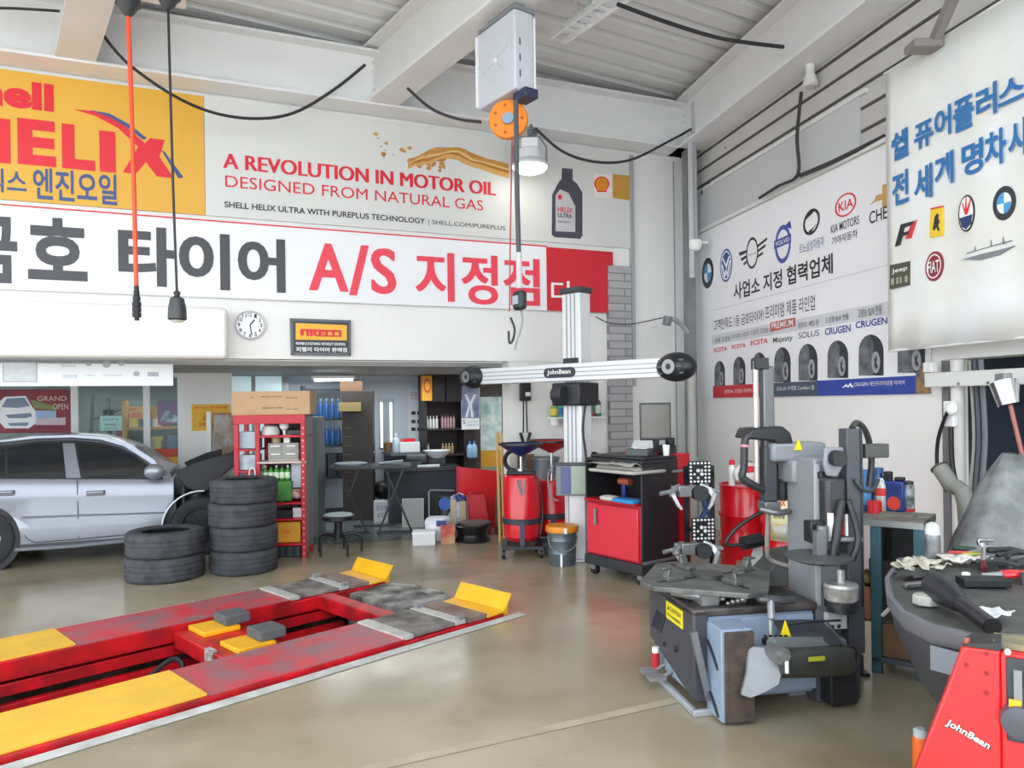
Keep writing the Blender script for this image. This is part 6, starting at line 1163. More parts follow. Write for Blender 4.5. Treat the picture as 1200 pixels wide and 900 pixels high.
# turntable
tx, ty, tz = .2, .30, .655; c8 = []
for k in range(4):
    a = k * PI / 2 + math.radians(14)
    c8 += [(tx + .43 * math.cos(a - .16), ty + .43 * math.sin(a - .16)), (tx + .43 * math.cos(a + .16), ty + .43 * math.sin(a + .16))]
tt = obj('turntable', B().prismz(c8, tz - .02, tz + .012), mat('#7d807c', .35, .5, h2='#5b5d5a', scale=8), TC, .006); obj('turntable_hub', B().cyl((tx, ty, .56), (tx, ty, tz), .1, n=24).cyl((tx, ty, tz), (tx, ty, tz + .03), .09, n=24), mat('#4c4d4c', .4, .4), TC)
for k in range(4):
    a = k * PI / 2 + math.radians(14); d = Vector((math.cos(a), math.sin(a), 0)); o_ = Vector((tx, ty, tz + .012)); r_ = (.26, .2, .24, .22)[k]
    jw = obj('jaw', B().box(o_ + d * r_ + Vector((0, 0, .014)), (.12, .06, .028), a).box(o_ + d * (r_ + .035) + Vector((0, 0, .045)), (.05, .05, .05), a, tx=.5).box(o_ + d * (r_ + .055) + Vector((0, 0, .075)), (.06, .045, .014), a), mat('#6a6b68', .35, .5), TC, .005)
    obj('jaw_slot', B().box(o_ + d * .2 + Vector((0, 0, .001)), (.3, .025, .004), a), BLACK, tt)
obj('clamp_cylinder', B().tube([rel(787, 690, 4.25), rel(828, 700, 4.2)], .035, 12).box(rel(828, 702, 4.2), (.1, .1, .1)), mat('#a9abad', .3, .6), TC); gb = B()
random.seed(8)
for k in range(7): p = rel(835 + k * 6, 704 + random.uniform(-3, 3), 4.18); gb.ball(p, random.uniform(.012, .024), 5)
obj('air_fitting', gb, mat('#b9bab6', .3, .7), TC)
# tower
obj('ramp_cover', B().add([(.55, .35, .565), (.93, .3, .565), (.93, .62, .565), (.55, .62, .565), (.72, .4, .74), (.92, .36, .76), (.92, .62, .76), (.74, .62, .74)], [(3, 2, 1, 0), (4, 5, 6, 7), (0, 1, 5, 4), (1, 2, 6, 5), (2, 3, 7, 6), (3, 0, 4, 7)]), mat('#3a3b3c', .6, h2='#4d4c4a', scale=6), TC, .01)
tw = obj('tower', B().bb((.93, .36, .1), (1.16, .66, 1.33)), TCG, TC, .012); obj('tower_edge', B().bb((.925, .35, .5), (.955, .36, 1.3)), mat('#b3b8bc', .4), tw)
obj('tower_foot', B().bb((.70, -.02, .0), (.97, .5, .27)), mat('#4c505a', .45, var=.1, scale=4), TC, .012)
obj('rear_post', B().bb((1.08, .28, .24), (1.18, .36, 1.50)), mat('#4a4c53', .45), TC, .006); obj('post_channel', B().bb((1.16, .275, .5), (1.17, .28, 1.5)), mat('#2c2d33', .5), TC)
obj('swing_arm', B().bb((.60, .25, 1.33), (.95, .42, 1.44)).bb((.70, .2, 1.2), (.80, .38, 1.34)), TCG, TC, .02)
p = rel(940, 522, 4.42); obj('warning_triangle', B().prism([(p.x - .025, p.z - .03), (p.x + .025, p.z - .03), (p.x, p.z + .035)], .24, .25), mat('#e3d21d', .4), TC)
hx, hy = .615, .34
obj('mount_shaft', B().bb((hx - .035, hy - .03, 1.3), (hx + .035, hy + .03, 1.90)), mat('#6b6e70', .3, .6), TC, .008); obj('shaft_rod', B().cyl((hx - .07, hy, 1.15), (hx - .07, hy, 1.93), .016, n=10), mat('#c3b6b0', .3, .6), TC); obj('shaft_top', B().bb((hx - .085, hy - .035, 1.88), (hx - .0, hy + .035, 1.95)), BLK2, TC, .006)
obj('lock_cover', B().add([(x, y, z) for y in (hy - .08, hy + .1) for x, z in ((hx - .17, 1.47), (hx - .14, 1.53), (hx + .06, 1.54), (hx + .11, 1.5), (hx + .13, 1.42), (hx + .1, 1.36), (hx + .06, 1.38), (hx, 1.45))], [(0, 1, 2, 3, 4, 5, 6, 7), (15, 14, 13, 12, 11, 10, 9, 8)] + [(i, (i + 1) % 8, 8 + (i + 1) % 8, 8 + i) for i in range(8)]), mat('#1f2126', .4), TC, .012)
obj('handle_loop', B().tube([Vector((hx - .13, hy - .05, 1.49)), Vector((hx - .17, hy - .05, 1.46)), Vector((hx - .18, hy - .05, 1.3)), Vector((hx - .19, hy - .05, 1.24)), Vector((hx - .12, hy - .05, 1.19)), Vector((hx - .05, hy - .03, 1.16))], .024, 8, 3), mat('#2b2c30', .4), TC); obj('handle_band', B().cyl((hx - .173, hy - .05, 1.42), (hx - .172, hy - .05, 1.435), .028, n=12), mat('#c07f8a', .4), TC)
obj('lower_shaft', B().bb((hx - .045, hy - .05, 1.09), (hx + .035, hy + .03, 1.42)), mat('#3b3d42', .4), TC, .008); mh = obj('mount_head', B().bb((hx - .05, hy - .06, 1.03), (hx + .05, hy + .04, 1.09)).tube([Vector((hx - .08, hy - .05, 1.05)), Vector((hx, hy - .1, 1.03)), Vector((hx + .1, hy - .06, 1.03))], .02, 8, 3), mat('#77787a', .35, .6), TC, .006)
obj('air_tank', B().lathe([(.02, 1.07), (.085, 1.08), (.09, 1.22), (.07, 1.28), (.05, 1.3), (.05, 1.36), (.02, 1.37)], 20, (hx + .16, hy + .12, 0)), mat('#222326', .45), TC)
obj('swing_hose', B().tube([Vector((hx + .3, hy, 1.25)), Vector((hx + .24, hy - .06, 1.1)), Vector((hx + .28, hy - .05, .98)), Vector((hx + .34, hy, .9))], .014, 6, 4), BLACK, TC); obj('grey_hose', B().tube([Vector((hx + .0, hy, 1.03)), Vector((hx - .0, hy + .02, .8)), Vector((hx + .04, hy + .05, .72)), Vector((hx + .16, hy, .68)), Vector((hx + .32, hy - .05, .66))], .014, 8, 4), mat('#8b8780', .45), TC)
obj('seat_tool', B().add([rel(*p) for p in ((872, 673, 4.75), (884, 640, 4.8), (893, 632, 4.8), (895, 672, 4.75), (872, 673, 4.8), (884, 640, 4.85), (893, 632, 4.85), (895, 672, 4.8))], [(0, 1, 2, 3), (7, 6, 5, 4), (0, 4, 5, 1), (1, 5, 6, 2), (2, 6, 7, 3), (3, 7, 4, 0)]), mat('#a9a9a2', .4), TC); obj('tool_hook', B().tube([rel(*p) for p in ((898, 598, 4.7), (880, 607, 4.72), (862, 620, 4.72), (851, 635, 4.72), (855, 639, 4.72), (870, 638, 4.72))], .013, 8, 4).tube([rel(870, 637, 4.72), rel(892, 632, 4.75)], .045, 8), BLACK, TC)
# helper arm on the tower
cp_ = obj('helper_plate', B().add([(x, y, z) for y in (.27, .3) for x, z in ((.98, 1.3), (.99, 1.39), (1.1, 1.39), (1.11, 1.3), (1.06, 1.22), (1.0, 1.23))], [(0, 1, 2, 3, 4, 5), (11, 10, 9, 8, 7, 6)] + [(i, (i + 1) % 6, 6 + (i + 1) % 6, 6 + i) for i in range(6)]), mat('#8a8c94', .4), TC, .012); obj('helper_knob', B().cyl((1.045, .22, 1.33), (1.045, .27, 1.33), .045, n=18), BLK2, cp_)
obj('helper_arm', B().bb((.98, .25, .86), (1.1, .34, 1.22)), mat('#26272b', .45, h2='#3d3e42', scale=8), TC, .02); obj('helper_link', B().bb((.9, .28, .86), (1.02, .36, .98)).tube([Vector((1.06, .24, 1.1)), Vector((1.0, .2, .9)), Vector((.98, .2, .78))], .026, 8, 3).tube([Vector((1.1, .24, 1.1)), Vector((1.12, .18, .9)), Vector((1.06, .16, .78))], .02, 8, 3), mat('#1f2023', .4), TC, .01)
obj('control_box', B().bb((.955, .33, .98), (1.0, .36, 1.2)).bb((.94, .32, 1.22), (1.02, .36, 1.26)), BLK2, TC, .006); obj('control_mark', B().bb((.962, .328, 1.12), (.99, .33, 1.15)).bb((.962, .328, 1.02), (.99, .33, 1.04)), SILV, TC)
obj('press_disc', B().lathe([(.02, .735), (.12, .73), (.175, .75), (.178, .765), (.02, .77)], 36, (.865, .2, 0)), mat('#4b4e50', .45), TC); obj('disc_stem', B().cyl((.9, .22, .76), (.9, .22, .92), .03, n=14).bb((.84, .18, .77), (.88, .22, .9)), mat('#85878a', .35, .5), TC)
obj('red_bottle', B().cyl((.98, .18, .86), (.98, .18, .97), .032, n=14), mat('#9e2028', .4), TC); obj('white_bracket', B().bb((.92, .16, .85), (.94, .2, .98)).bb((1.02, .17, .85), (1.035, .2, .97)), SWHITE, TC); obj('latch_bar', B().cyl((.9, .15, .84), (1.1, .15, .83), .014, n=10), GREYM, TC)
obj('filter_canister', B().lathe([(.08, .53), (.088, .54), (.088, .6), (.092, .61), (.086, .625), (.04, .63)], 28, (.80, -.1, 0)).cyl((.80, -.1, .63), (.80, -.1, .7), .02, n=12), mat('#c9c6c2', .3, .4, h2='#8d8a86', scale=14), TC); obj('canister_band', B().cyl((.80, -.1, .5), (.80, -.1, .53), .09, n=28).cyl((.80, -.1, .47), (.80, -.1, .5), .075, n=28), BLK2, TC); lbq = obj('canister_label', B().bb((.745, -.06, .36), (.86, -.02, .45)), mat('#c6c8c9', .4), TC)
obj('label_mark', B().bb((.76, -.062, .365), (.78, -.06, .385)).bb((.80, -.062, .365), (.82, -.06, .385)), INK, lbq)
obj('post_hose', B().tube([Vector((1.14, .32, 1.5)), Vector((1.2, .36, 1.53)), Vector((1.3, .42, 1.47)), Vector((1.36, .46, 1.32)), Vector((1.34, .46, 1.15))], .018, 8, 4).tube([Vector((1.12, .27, 1.22)), Vector((1.16, .26, 1.16)), Vector((1.25, .3, 1.15)), Vector((1.33, .36, 1.2))], .011, 8, 4), mat('#3e4040', .45), TC); obj('tie_bar', B().bb((1.21, .3, 1.33), (1.36, .36, 1.41)), mat('#4b4d4a', .5), TC, .006)
for o in TC.children_recursive if False else [x for x in COL.objects if x.parent == TC]:
    k = o.name.split('.')[0]
    for names, d in ((('tower', 'rear_post', 'post_channel', 'post_hose', 'tie_bar'), (-.2, -.33, .03)), (('control_box', 'control_mark'), (-.2, -.335, .03)), (('helper_plate', 'helper_arm', 'helper_link'), (-.245, -.33, .04)), (('press_disc', 'disc_stem'), (-.195, -.3, .08)), (('red_bottle', 'white_bracket', 'latch_bar'), (-.18, -.26, .09)), (('filter_canister', 'canister_band', 'canister_label'), (0, 0, .06))):
        if k in names: o.location = d
# ---------------------------------------------------------------- work bench with bottles
BA = math.radians(-38); bq = Vector((2.13, 4.72)); BZ = .955; bn = thing('work_bench', 'worn steel work bench with teal legs behind the tyre changer', 'bench', (bq.x, bq.y, 0), BA); TEAL = mat('#3b6572', .45, var=.25, scale=7)
def inb(x, y, z=0): v = Matrix.Rotation(BA, 3, 'Z') @ Vector((x, y, 0)); return Vector((bq.x + v.x, bq.y + v.y, BZ + z))
obj('bench_top', B().bb((-.02, 0, BZ - .045), (.40, .42, BZ)), mat('#8c8a80', .5, h2='#5f5b52', scale=8), bn, .004); obj('top_edge', B().bb((-.02, -.008, BZ - .045), (.40, 0, BZ - .008)), mat('#9a9d9b', .35, .4), bn)
for x, y in ((.13, .02), (.37, .02), (.13, .38), (.37, .38)): obj('leg', B().bb((x - .03, y - .02, 0), (x + .03, y + .02, BZ - .045)), TEAL, bn, .004)
obj('lower_shelf', B().bb((.1, .0, .07), (.42, .40, .1)), mat('#4a5560', .5), bn, .004); obj('lower_shelf', B().bb((-.0, .05, .30), (.42, .40, .32)), mat('#5b5850', .6), bn, .004)
def benchpt(px, py): return F(px, py, BZ)
BB = mat('#2a5c98', .35, var=.15, scale=9)
bottle('oil_bottle', 'tall blue bottle at the left end of the bench behind the changer', benchpt(1013, 598), .042, .27, BB, mat('#3a6ea8', .4), labm=mat('#4d86b8', .4), neck=.6)
t = bottle('oil_jug', 'dark blue jug behind the red and white can on the bench', benchpt(1029, 597), .055, .28, mat('#2d4f86', .35), mat('#39598c', .4), neck=.55)
t = thing('spray_can', 'red and grey spray can second from left on the bench', 'spray can', benchpt(1033, 598)); obj('can', B().lathe([(.043, 0), (.045, .01), (.045, .16), (.036, .185)], 20), mat('#b9b6ac', .3, .3), t); obj('red_band', B().lathe([(.0455, .1), (.046, .1), (.046, .15), (.0455, .15)], 20), mat('#cf3a2a', .4), t); obj('cap', B().lathe([(.035, .18), (.035, .2), (.02, .215)], 16), mat('#c9d3d8', .4), t)
single('jar', B().lathe([(.043, 0), (.043, .075), (.035, .08)], 20), mat('#c8202a', .4), 'short red plastic tub in front of the bench bottles', 'tub', benchpt(1025, 601))
t = thing('oil_can', 'navy blue square bottle with red label in the middle of the bench', 'bottle', benchpt(1049, 599), BA); obj('bottle_body', B().bb((-.06, -.035, 0), (.06, .035, .2)), mat('#284a94', .35, h2='#1d2f66', scale=9), t, .012); obj('spout', B().bb((-.065, -.03, .17), (-.015, .03, .26)).bb((.0, -.03, .2), (.06, .03, .225)), BLACK, t, .008); obj('label', B().prism(ell(0, .055, .04, .045), -.038, -.034), mat('#d0402c', .4), t)
t = thing('spray_can', 'white and dark spray can at the right end of the bench row', 'spray can', benchpt(1065, 599)); obj('can', B().lathe([(.035, 0), (.036, .01), (.036, .16), (.028, .18)], 20), mat('#c9ccc9', .3, h2='#3c4a48', scale=16), t); obj('cap', B().lathe([(.03, .17), (.03, .195), (.015, .2)], 16), mat('#3b3d40', .4), t); obj('base_ring', B().lathe([(.037, 0), (.037, .02), (.03, .02)], 20), mat('#b32028', .4), t)
single('bench_sheet', B().bb((-.1, -.06, 0), (.1, .06, .012)), mat('#7c7a70', .6), 'flat grey sheet lying on the bench edge', 'sheet', benchpt(1052, 604), BA)
def shelfp(x, y, z): v = inb(x, y); v.z = z; return v
carton('parts_carton', 'brown carton on the bench lower shelf behind the teal leg', 'box', shelfp(.27, .2, .1), .26, .3, .2, BA, CARDD, CARD); carton('open_box', 'small orange-brown box with a red rim on the upper bench shelf', 'box', shelfp(.06, .1, .32), .14, .16, .2, BA, mat('#a86f4f', .8)); 
t = thing('rag_pile', 'yellow and tan rags heaped in the small box on the bench shelf', 'rags', shelfp(.06, .1, .52), BA); obj('rag', blob(B(), (0, 0, .04), (.07, .07, .05), 3, 7), mat('#9a7a3c', .7, h2='#5d4c33', scale=12), t); obj('rag', blob(B(), (-.04, -.05, .07), (.035, .03, .05), 5, 6), mat('#e0c620', .5), t)
carton('white_packet', 'small white box on the bench shelf right of the teal leg', 'box', shelfp(.26, .12, .32), .09, .12, .15, BA, mat('#c9ccca', .6)); single('black_sheet', B().bb((0, 0, 0), (.38, .02, .26)), BLACK, 'black flat sheet standing under the bench top', 'sheet', shelfp(.02, .36, .64), BA); single('dark_box', B().bb((0, 0, 0), (.36, .06, .32)), mat('#2a2a2c', .6), 'dark box standing on the upper bench shelf at the back', 'box', shelfp(.02, .32, .32), BA)
t = thing('jack_cylinder', 'small steel bottle jack on the floor left of the bench leg', 'jack', F(1004, 790)); obj('jack_body', B().lathe([(.04, 0), (.04, .12), (.03, .13), (.025, .26), (.018, .27)], 18), mat('#55585b', .4, .5), t); obj('jack_base', B().bb((-.06, -.05, 0), (.06, .05, .02)), BLK2, t)
t = thing('white_strap', 'white plastic strip looped over the bench shelf edge', 'strap', shelfp(.3, -.05, .5), BA); obj('strap_loop', B().tube([Vector((-.12, -.02, -.12)), Vector((-.04, -.03, -.02)), Vector((.02, -.02, .06)), Vector((.03, -.03, -.05)), Vector((.02, -.03, -.14)), Vector((-.02, -.03, -.13)), Vector((-.01, -.02, .0))], .012, 6, 4), SWHITE, t); obj('strap_tab', B().box((.02, -.0, .02), (.02, .05, .04)), PAPER, t)
# ---------------------------------------------------------------- dark grey tray cabinet (balancer) with its clutter
BG = mat('#414249', .45, var=.06, scale=3); TZ = .85
T0 = [(2.02, 3.92), (1.74, 3.5), (1.6, 3.2), (1.53, 2.95), (1.54, 2.78), (1.63, 2.66), (1.78, 2.64), (1.98, 2.72), (2.5, 2.92), (3.0, 3.3), (3.0, 3.9), (2.4, 4.05)]
o0 = Vector((2.3, 3.3)); wbk = thing('wheel_balancer', 'dark grey wheel balancer cabinet with a cluttered tray top at right', 'wheel balancer', (o0.x, o0.y, 0))
P = [(x - o0.x, y - o0.y) for x, y in T0]; sc_ = lambda k, dx=0, dy=0: [(x * k + dx, y * k + dy) for x, y in P]
ring = lambda pts, z: [(x, y, z) for x, y in pts]
obj('body', B().loft([ring(sc_(.5, .1, .05), 0), ring(sc_(.62, .08, .03), .25), ring(sc_(.82), .5), ring(sc_(.97), .72), ring(sc_(1.0), .80)]), BG, wbk, ang=50)
obj('tray_rim', B().loft([ring(sc_(1.0), .79), ring(sc_(1.02), .82), ring(sc_(1.02), TZ + .012), ring(sc_(.99), TZ + .012), ring(sc_(.97), TZ - .01)], cap=False), mat('#66676d', .4), wbk, ang=40)
obj('tray_floor', B().prismz(sc_(.985), TZ - .03, TZ - .008), mat('#5b5c59', .5, h2='#3f403d', scale=7), wbk)
obj('trim_plate', B().add([Vector((*k, 0)) - Vector((o0.x, o0.y, 0)) + Vector((0, 0, z)) for k, z in (((1.525, 2.76), .70), ((1.60, 2.645), .70), ((1.60, 2.645), .79), ((1.525, 2.76), .79))], [(0, 1, 2, 3)]), mat('#747b84', .4), wbk)
obj('weight_pocket', B().bb((.2, -.35, TZ - .01), (.6, -.33, TZ + .04)).bb((.0, .1, TZ - .01), (.65, .12, TZ + .05)), mat('#4b4c50', .45), wbk)
def tp(px, py): return F(px, py, TZ)
p = tp(1093, 657); t = thing('spray_can', 'grey and silver spray can standing at the back of the tray', 'spray can', p); obj('can', B().lathe([(.036, 0), (.038, .01), (.038, .13), (.034, .145)], 20), mat('#5c5e60', .35, .4, h2='#8b8e90', scale=20), t); obj('cap', B().lathe([(.036, .135), (.036, .16), (.03, .19), (.01, .2)], 18), mat('#c9cdd0', .3), t)
p = tp(1078, 668); t = thing('paper_towels', 'crumpled pale paper towels at the left edge of the tray', 'paper towel', p); 
def crumple(w_, d_, amp, seed, n=12):
    random.seed(seed); g = B()
    for j in range(n):
        for i in range(n): g.v.append(((i / (n - 1) - .5) * w_ * (1 + .1 * math.sin(j)), (j / (n - 1) - .5) * d_ * (1 + .12 * math.sin(i * 1.7)), .006 + amp * (.5 + .5 * math.sin(i * 1.1 + seed) * math.cos(j * .9)) + random.random() * amp * .5))
    for j in range(n - 1):
        for i in range(n - 1): a = j * n + i; g.f.append((a, a + 1, a + n + 1, a + n))
    return g
for k in range(2):
    o = obj('towel_sheet', crumple(.25 - .04 * k, .14, .022, 3 + k), mat('#c9c4b6', .8, h2='#aaa596', scale=12), t); o.location.z = .02 * k; o.rotation_euler.z = .3 + .4 * k; o.modifiers.new('t', 'SOLIDIFY').thickness = .004
single('black_cloth', crumple(.22, .1, .02, 8), mat('#3b3c3b', .8), 'dark cloth below the paper towels on the tray', 'cloth', tp(1076, 677), .3); COL.objects[-1].modifiers.new('t', 'SOLIDIFY').thickness = .004
a, b2, c2 = at(1103, 668, 3.06), at(1124, 690, 2.9), at(1163, 727, 2.62)
t = thing('spout_funnel', 'large black plastic funnel with a long spout lying on the tray', 'funnel', (a.x, a.y, TZ)); z_ = Vector((a.x, a.y, TZ)); A0 = Vector((0, 0, .066)); A1 = Vector((b2.x - a.x, b2.y - a.y, .055)); A2 = Vector((c2.x - a.x, c2.y - a.y, .045)); d_ = (A1 - A0).normalized()
obj('funnel_cone', B().tube([A0 - d_ * .06, A0 - d_ * .055, A0 - d_ * .02, A0 + d_ * .03, A0 + d_ * .07, A1 - (A1 - A0) * .1, A1 + (A1 - A0) * .1], [.05, .058, .061, .058, .05, .04, .033], 24), mat('#25272e', .35), t); sp_ = obj('spout', B().tube([A1 - (A2 - A1) * .15, A1, (A1 + A2) / 2, A2], .031, 20), mat('#1b1c22', .18), t); obj('spout_mouth', B().cyl(A2, A2 + (A2 - A1).normalized() * .004, .028, n=20), mat('#050506', .9), sp_)
single('white_cloth', crumple(.2, .1, .012, 21), mat('#d5d8da', .6), 'white paper piece under the funnel spout at the tray edge', 'paper', tp(1158, 728) + Vector((.01, .02, .01)), .5); COL.objects[-1].modifiers.new('t', 'SOLIDIFY').thickness = .003
p = tp(1087, 708); t = thing('white_block', 'pale eight-sided plastic block on the front left of the tray', 'block', p, .2); o8 = [(.062 * math.cos(a + .39), .05 * math.sin(a + .39)) for a in [2 * PI * k / 8 for k in range(8)]]; obj('block_body', B().prismz(o8, 0, .04), mat('#b9b8b0', .6, var=.15, scale=12), t, .006); obj('block_top', B().lathe([(.03, .04), (.03, .044), (.02, .046)], 16), mat('#a9a89e', .6), t)
t = thing('wheel_weights', 'row of grey metal tools left of the funnel on the tray', 'tools', tp(1077, 688), .25)
for k in range(3): obj('tool_bar', B().cyl((-.07, -.02 + k * .022, .012), (.07, -.012 + k * .022, .012), .009, n=8), (mat('#3a3b3b', .5), mat('#8d8e8c', .35, .6), mat('#504d49', .5))[k], t)
t = thing('snack_bag', 'white pouch with red and yellow-green print at the back of the tray', 'pouch', tp(1130, 662), -.25); pp_ = obj('pouch_body', crumple(.22, .13, .03, 14), mat('#dcd6cf', .5, h2='#c3bcb4', scale=10), t); pp_.modifiers.new('t', 'SOLIDIFY').thickness = .01; obj('green_print', B().box((.05, .05, .05), (.1, .05, .012), .2), mat('#a8ad4a', .5), t, .004); obj('red_print', B().box((-.01, .045, .055), (.1, .018, .012), .1), mat('#c4392f', .5), t, .004)
single('marker_pen', B().cyl((-.09, .04, .012), (.09, -.02, .012), .013, n=10).cyl((.04, -.003, .012), (.09, -.02, .012), .0145, n=10), mat('#30433c', .4), 'dark green marker pen behind the printed pouch', 'pen', tp(1142, 646))
a = tp(1152, 668); t = thing('adjustable_wrench', 'chrome adjustable wrench with dark red handle leaning on the tray', 'wrench', a); e1 = Vector((.08, .12, .1)); obj('shank', B().tube([Vector((0, 0, .03)), e1], [.012, .012], 6), CHROME, t); obj('jaw', B().box(e1 + Vector((.0, .01, .01)), (.05, .018, .035)).box(e1 + Vector((.035, .01, .02)), (.04, .018, .014)).box(e1 + Vector((.03, .01, -.012)), (.03, .018, .014)), CHROME, t, .003); obj('grip', B().tube([Vector((-.03, -.06, .015)), Vector((0, 0, .035))], .016, 8), mat('#5e2226', .5), t)
random.seed(12)
for k in range(6): 
    p = tp(1160 + k * 9, 668 + random.uniform(-18, 10)); single('pliers', B().tube([Vector((-.09, -.02, .02)), Vector((-.03, .0, .028)), Vector((.02, .0, .03)), Vector((.09, .015, .02))], [.012, .012, .018, .01], 6).tube([Vector((-.09, .03, .02)), Vector((-.03, .012, .028)), Vector((.02, 0, .03)), Vector((.09, -.005, .02))], [.012, .012, .018, .01], 6), mat('#3d4041', .45, .3), 'dark steel hand tool in the heap at the back right of the tray', 'hand tool', p + Vector((0, 0, .012 * (k % 2))), random.uniform(-.8, .8), 'dark hand tools on the tray')
t = thing('red_pliers', 'pliers with bright red grips at the right of the tray', 'pliers', tp(1182, 680), -.1); obj('grip', B().tube([Vector((-.03, .02, .025)), Vector((.03, .03, .03)), Vector((.1, .02, .025))], .014, 8, 3), RED, t); obj('grip', B().tube([Vector((-.03, -.015, .025)), Vector((.03, -.025, .03)), Vector((.1, -.02, .025))], .014, 8, 3), RED, t); obj('jaw', B().tube([Vector((-.03, .0, .025)), Vector((-.12, .0, .025))], [.016, .008], 8), GREYM, t)
single('weight_box', cartonb(.2, .09, .035), BLACK, 'low black tool box left of the red pliers on the tray', 'box', tp(1152, 686), -.1, None, .004); single('white_tub', B().lathe([(.018, 0), (.018, .03), (.012, .034)], 14), SWHITE, 'tiny white tub beside the black tool box on the tray', 'tub', tp(1132, 679))
# ---------------------------------------------------------------- red machine in the corner of the frame
wr = Wall(at(1150, 820, 2.2)[:2], -.60); rq = wr.pt(0, 0); rm = thing('tyre_machine', 'bright red machine stand with sloping side at the lower right corner', 'machine', (rq.x, rq.y, 0), wr.ang); RM = mat('#e01f22', .35, coat=.3)
h = lambda px, py: wr.hit(px, py)
(xa, za), (xb, zb), (xc, zc) = h(1128, 757), h(1173, 763), h(1074, 896)
sl_ = (xa - xc) / (za - zc); x0 = xa - sl_ * za
obj('front_plate', B().prism([(x0, 0), (xb, 0), (xb, zb), (xa, za)], 0, .12), RM, rm, .008)
lb = B(); l0, l1 = h(1107, 850), h(1155, 869); Mr = Matrix.Rotation(.42, 3, 'Y'); t0 = B(); text(t0, 'JohnBean', 0, 0, .118, .026, -.004, .02, M=None)
lb.add([Mr @ Vector(v) + Vector((l0[0], 0, l0[1])) for v in t0.v], t0.f); obj('lettering', lb, mat('#efe3d6', .5), rm); sh_ = B(); sh_.add([Mr @ Vector(v) + Vector((l0[0] + .003, .0025, l0[1] - .004)) for v in t0.v], t0.f); obj('lettering_shadow', sh_, INK, rm)
db = B()
for px, py in ((1156, 766), (1156, 789), (1156, 812), (1132, 779)): s, z = h(px, py); db.cyl((s, -.003, z), (s, .002, z), .007, n=12)
obj('plug', db, mat('#8e1418', .5), rm)
obj('top_rail', B().add([(xa, .0, za), (xb, .0, zb), (xb, .1, zb + .0), (xa, .1, za + .0), (xa + .02, 0, za + .012), (xb, .0, zb + .022), (xb, .1, zb + .024), (xa + .02, .1, za + .015)], [(0, 3, 2, 1), (4, 5, 6, 7), (0, 1, 5, 4), (1, 2, 6, 5), (2, 3, 7, 6), (3, 0, 4, 7)]), mat('#2d2c2c', .5), rm); obj('top_bolt', B().cyl((xa + .01, .02, za + .0), (xa + .01, .02, za + .02), .008, n=10), mat('#a35a48', .5), rm)
obj('side_housing', B().bb((xb, -.01, 0), (xb + .45, .12, zb - .0)), RM, rm, .006); z2 = h(1185, 866)[1]; iw = obj('recess_panel', B().bb((xb + .012, -.02, z2), (xb + .42, -.008, zb - .01)), mat('#34353b', .4), rm, .004); obj('recess_strip', B().bb((xb + .03, -.03, z2 + .1), (xb + .05, -.02, zb - .04)).bb((xb + .055, -.028, z2 + .16), (xb + .1, -.02, zb - .05)), mat('#85888c', .3, .4), iw)
s, z = h(1190, 832); obj('recess_knob', B().lathe([(.05, 0), (.045, .03), (.02, .035)], 20, (s + .01, -.02, z - .02), Matrix.Rotation(PI / 2, 3, 'X')), mat('#4a4b50', .35), iw); obj('yellow_label', B().box((s, -.035, z + .03), (.03, .01, .02)), YEL, iw)
s, z = h(1181, 761); obj('screw', B().cyl((s, -.02, z), (s, -.03, z), .008, n=10), SWHITE, iw)
obj('top_tray', B().bb((xb - .02, .02, zb + .002), (xb + .5, .12, zb + .02)), mat('#6b685a', .4, h2='#9a8f52', scale=9), rm)
q = F(1079, 905); t = thing('orange_can', 'orange spray can on the floor beside the red machine', 'spray can', (q.x, q.y, 0)); obj('can', B().lathe([(.032, 0), (.034, .01), (.034, .15), (.028, .17)], 18), mat('#ea6a1c', .35), t); obj('cap', B().lathe([(.03, .16), (.03, .19), (.02, .2)], 16), mat('#b9c3c8', .3), t)
# ---------------------------------------------------------------- right wall end: plastic-covered machine, posts, lamp
p = at(1187, 640, 4.25); t = thing('covered_machine', 'machine under a translucent grey plastic cover beside the dark doorway', 'machine', (p.x, p.y, 0)); zt = at(1178, 533, 4.25).z; random.seed(31); rings = []
inner = obj('machine_body', B().bb((-.2, -.15, 0), (.25, .2, zt - .5)).cyl((.02, 0, zt - .5), (.0, 0, zt - .12), .09, n=18), mat('#5f564e', .5), t, .02)
nr, ns = 9, 30
for j in range(nr):
    k = j / (nr - 1); z = zt - k * (zt - .55); r = .05 + .36 * k ** .8; rr = []
    for i in range(ns):
        a = 2 * PI * i / ns; f = 1 + k * .12 * math.sin(a * 5 + j * .5) + .05 * random.uniform(-1, 1) * (k > .05)
        rr.append((r * f * math.cos(a) * 1.1, r * f * math.sin(a) * .8, z + random.uniform(-.012, .012)))
    rings.append(rr)
co_ = obj('plastic_cover', B().loft(rings, cap=False).add(rings[0], [tuple(range(ns))]), mat('#6b6f6f', .25, alpha=.8, h2='#8d9191', scale=9), t, ang=60); co_.modifiers.new('t', 'SOLIDIFY').thickness = .003
s0 = WR.hit(1083, 445, .16)[0]; s1 = s0 + 3; zb = WR.hit(1085, 454, .16)[1]; rl = thing('wall_rail', 'long pale steel rail across the dark doorway at right', 'rail', WR.pt(s0, zb, .16), WR.ang); obj('rail_bar', B().bb((0, 0, 0), (s1 - s0, .05, .115)), mat('#dfdfda', .45), rl, .006); rbm = B()
for x in (.35, .62, 1.0): rbm.cyl((x, -.008, .02), (x, .0, .02), .012, n=8)
obj('rail_bolt', rbm, GREYM, rl); obj('rail_standoff', B().bb((.02, .05, .02), (.08, .15, .1)), GREYM, rl); obj('rail_box', B().bb((.0, -.01, .12), (.09, .05, .2)), STEELW, rl, .004)
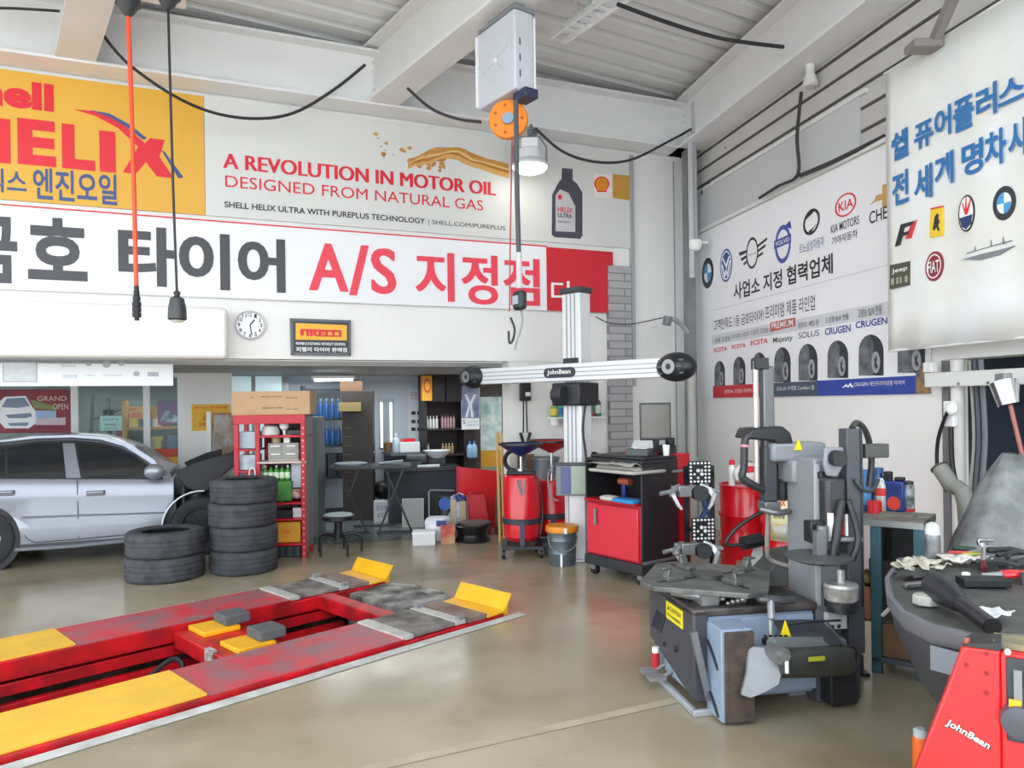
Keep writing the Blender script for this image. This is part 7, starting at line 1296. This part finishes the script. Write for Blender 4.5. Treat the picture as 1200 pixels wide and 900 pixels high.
s = WR.hit(1124, 500, .05)[0]; single('standpipe', B().cyl((0, 0, 0), (0, 0, 1.99), .05, n=16), mat('#d5d2cc', .4), 'white vertical pipe at the left edge of the dark doorway', 'pipe', WR.pt(s, 0, .06))
s = WR.hit(1110, 500, .02)[0]; struct('trim_22', wbox(WR, s - .04, s + .03, 0, 1.99, .0, .03), mat('#77787a', .5))
t = thing('power_socket', 'white wall socket with black leads near the white pipe', 'socket', WR.pt(WR.hit(1116, 489, .12)[0], WR.hit(1116, 500, .12)[1], .12), WR.ang); obj('socket_box', B().bb((-.06, -.03, 0), (.04, .02, .2)), SWHITE, t, .008); obj('plug', B().ball((.05, -.05, .14), (.05, .04, .05), 8), SWHITE, t)
obj('lead', B().tube([Vector((.03, -.07, .12)), Vector((-.08, -.06, -.1)), Vector((-.1, -.05, -.35)), Vector((.0, -.06, -.5))], .014, 6, 4).tube([Vector((.05, -.06, -.0)), Vector((.06, -.06, -.3)), Vector((.12, -.06, -.5))], .018, 6, 4), BLACK, t)
for i, (px, r) in enumerate(((1137, .012), (1143, .016), (1150, .02))):
    a = WR.pt(WR.hit(px, 480, .03)[0], 0, .03); single('hanging_cable', B().tube([Vector((0, 0, 1.98)), Vector((.02, -.01, 1.4)), Vector((-.02, -.02, .9)), Vector((.01, 0, .1))], r, 6, 5), (mat('#a7a49c', .5), mat('#5d6068', .5), mat('#6d7078', .5))[i], ('thin pale cable hanging at the doorway left edge', 'middle grey cable hanging in the dark doorway', 'thickest grey cable hanging in the dark doorway')[i], 'cable', a)
a, c = at(1101, 548, 5.2), at(1132, 592, 5.0); t = thing('grey_duct', 'bent grey flexible duct end leaning before the white pipe', 'duct', a); obj('duct_tube', B().tube([Vector((0, 0, 0)), (c - a) * .5, c - a, Vector(((c - a).x + .06, (c - a).y + .05, .02 - a.z))], .055, 14, 3), mat('#8b8b85', .5), t); obj('duct_mouth', B().cyl((c - a) * -.02, (c - a) * .02, .06, n=16), mat('#4a3f3a', .6), t)
a, c = at(1176, 448, 5.0), at(1184, 475, 4.95); t = thing('shop_lamp', 'silver can-shaped lamp with a thin rod hung from the pale rail', 'lamp', a); obj('lamp_shade', B().tube([Vector((0, 0, 0)), (c - a)], [.085, .07], 24), CHROME, t); obj('lamp_clip', B().box((-.0, .0, .03), (.06, .1, .06)), GREYM, t, .008); e = at(1202, 550, 4.9); obj('lamp_rod', B().tube([c - a, e - a], .014, 8), mat('#a9685e', .4), t)
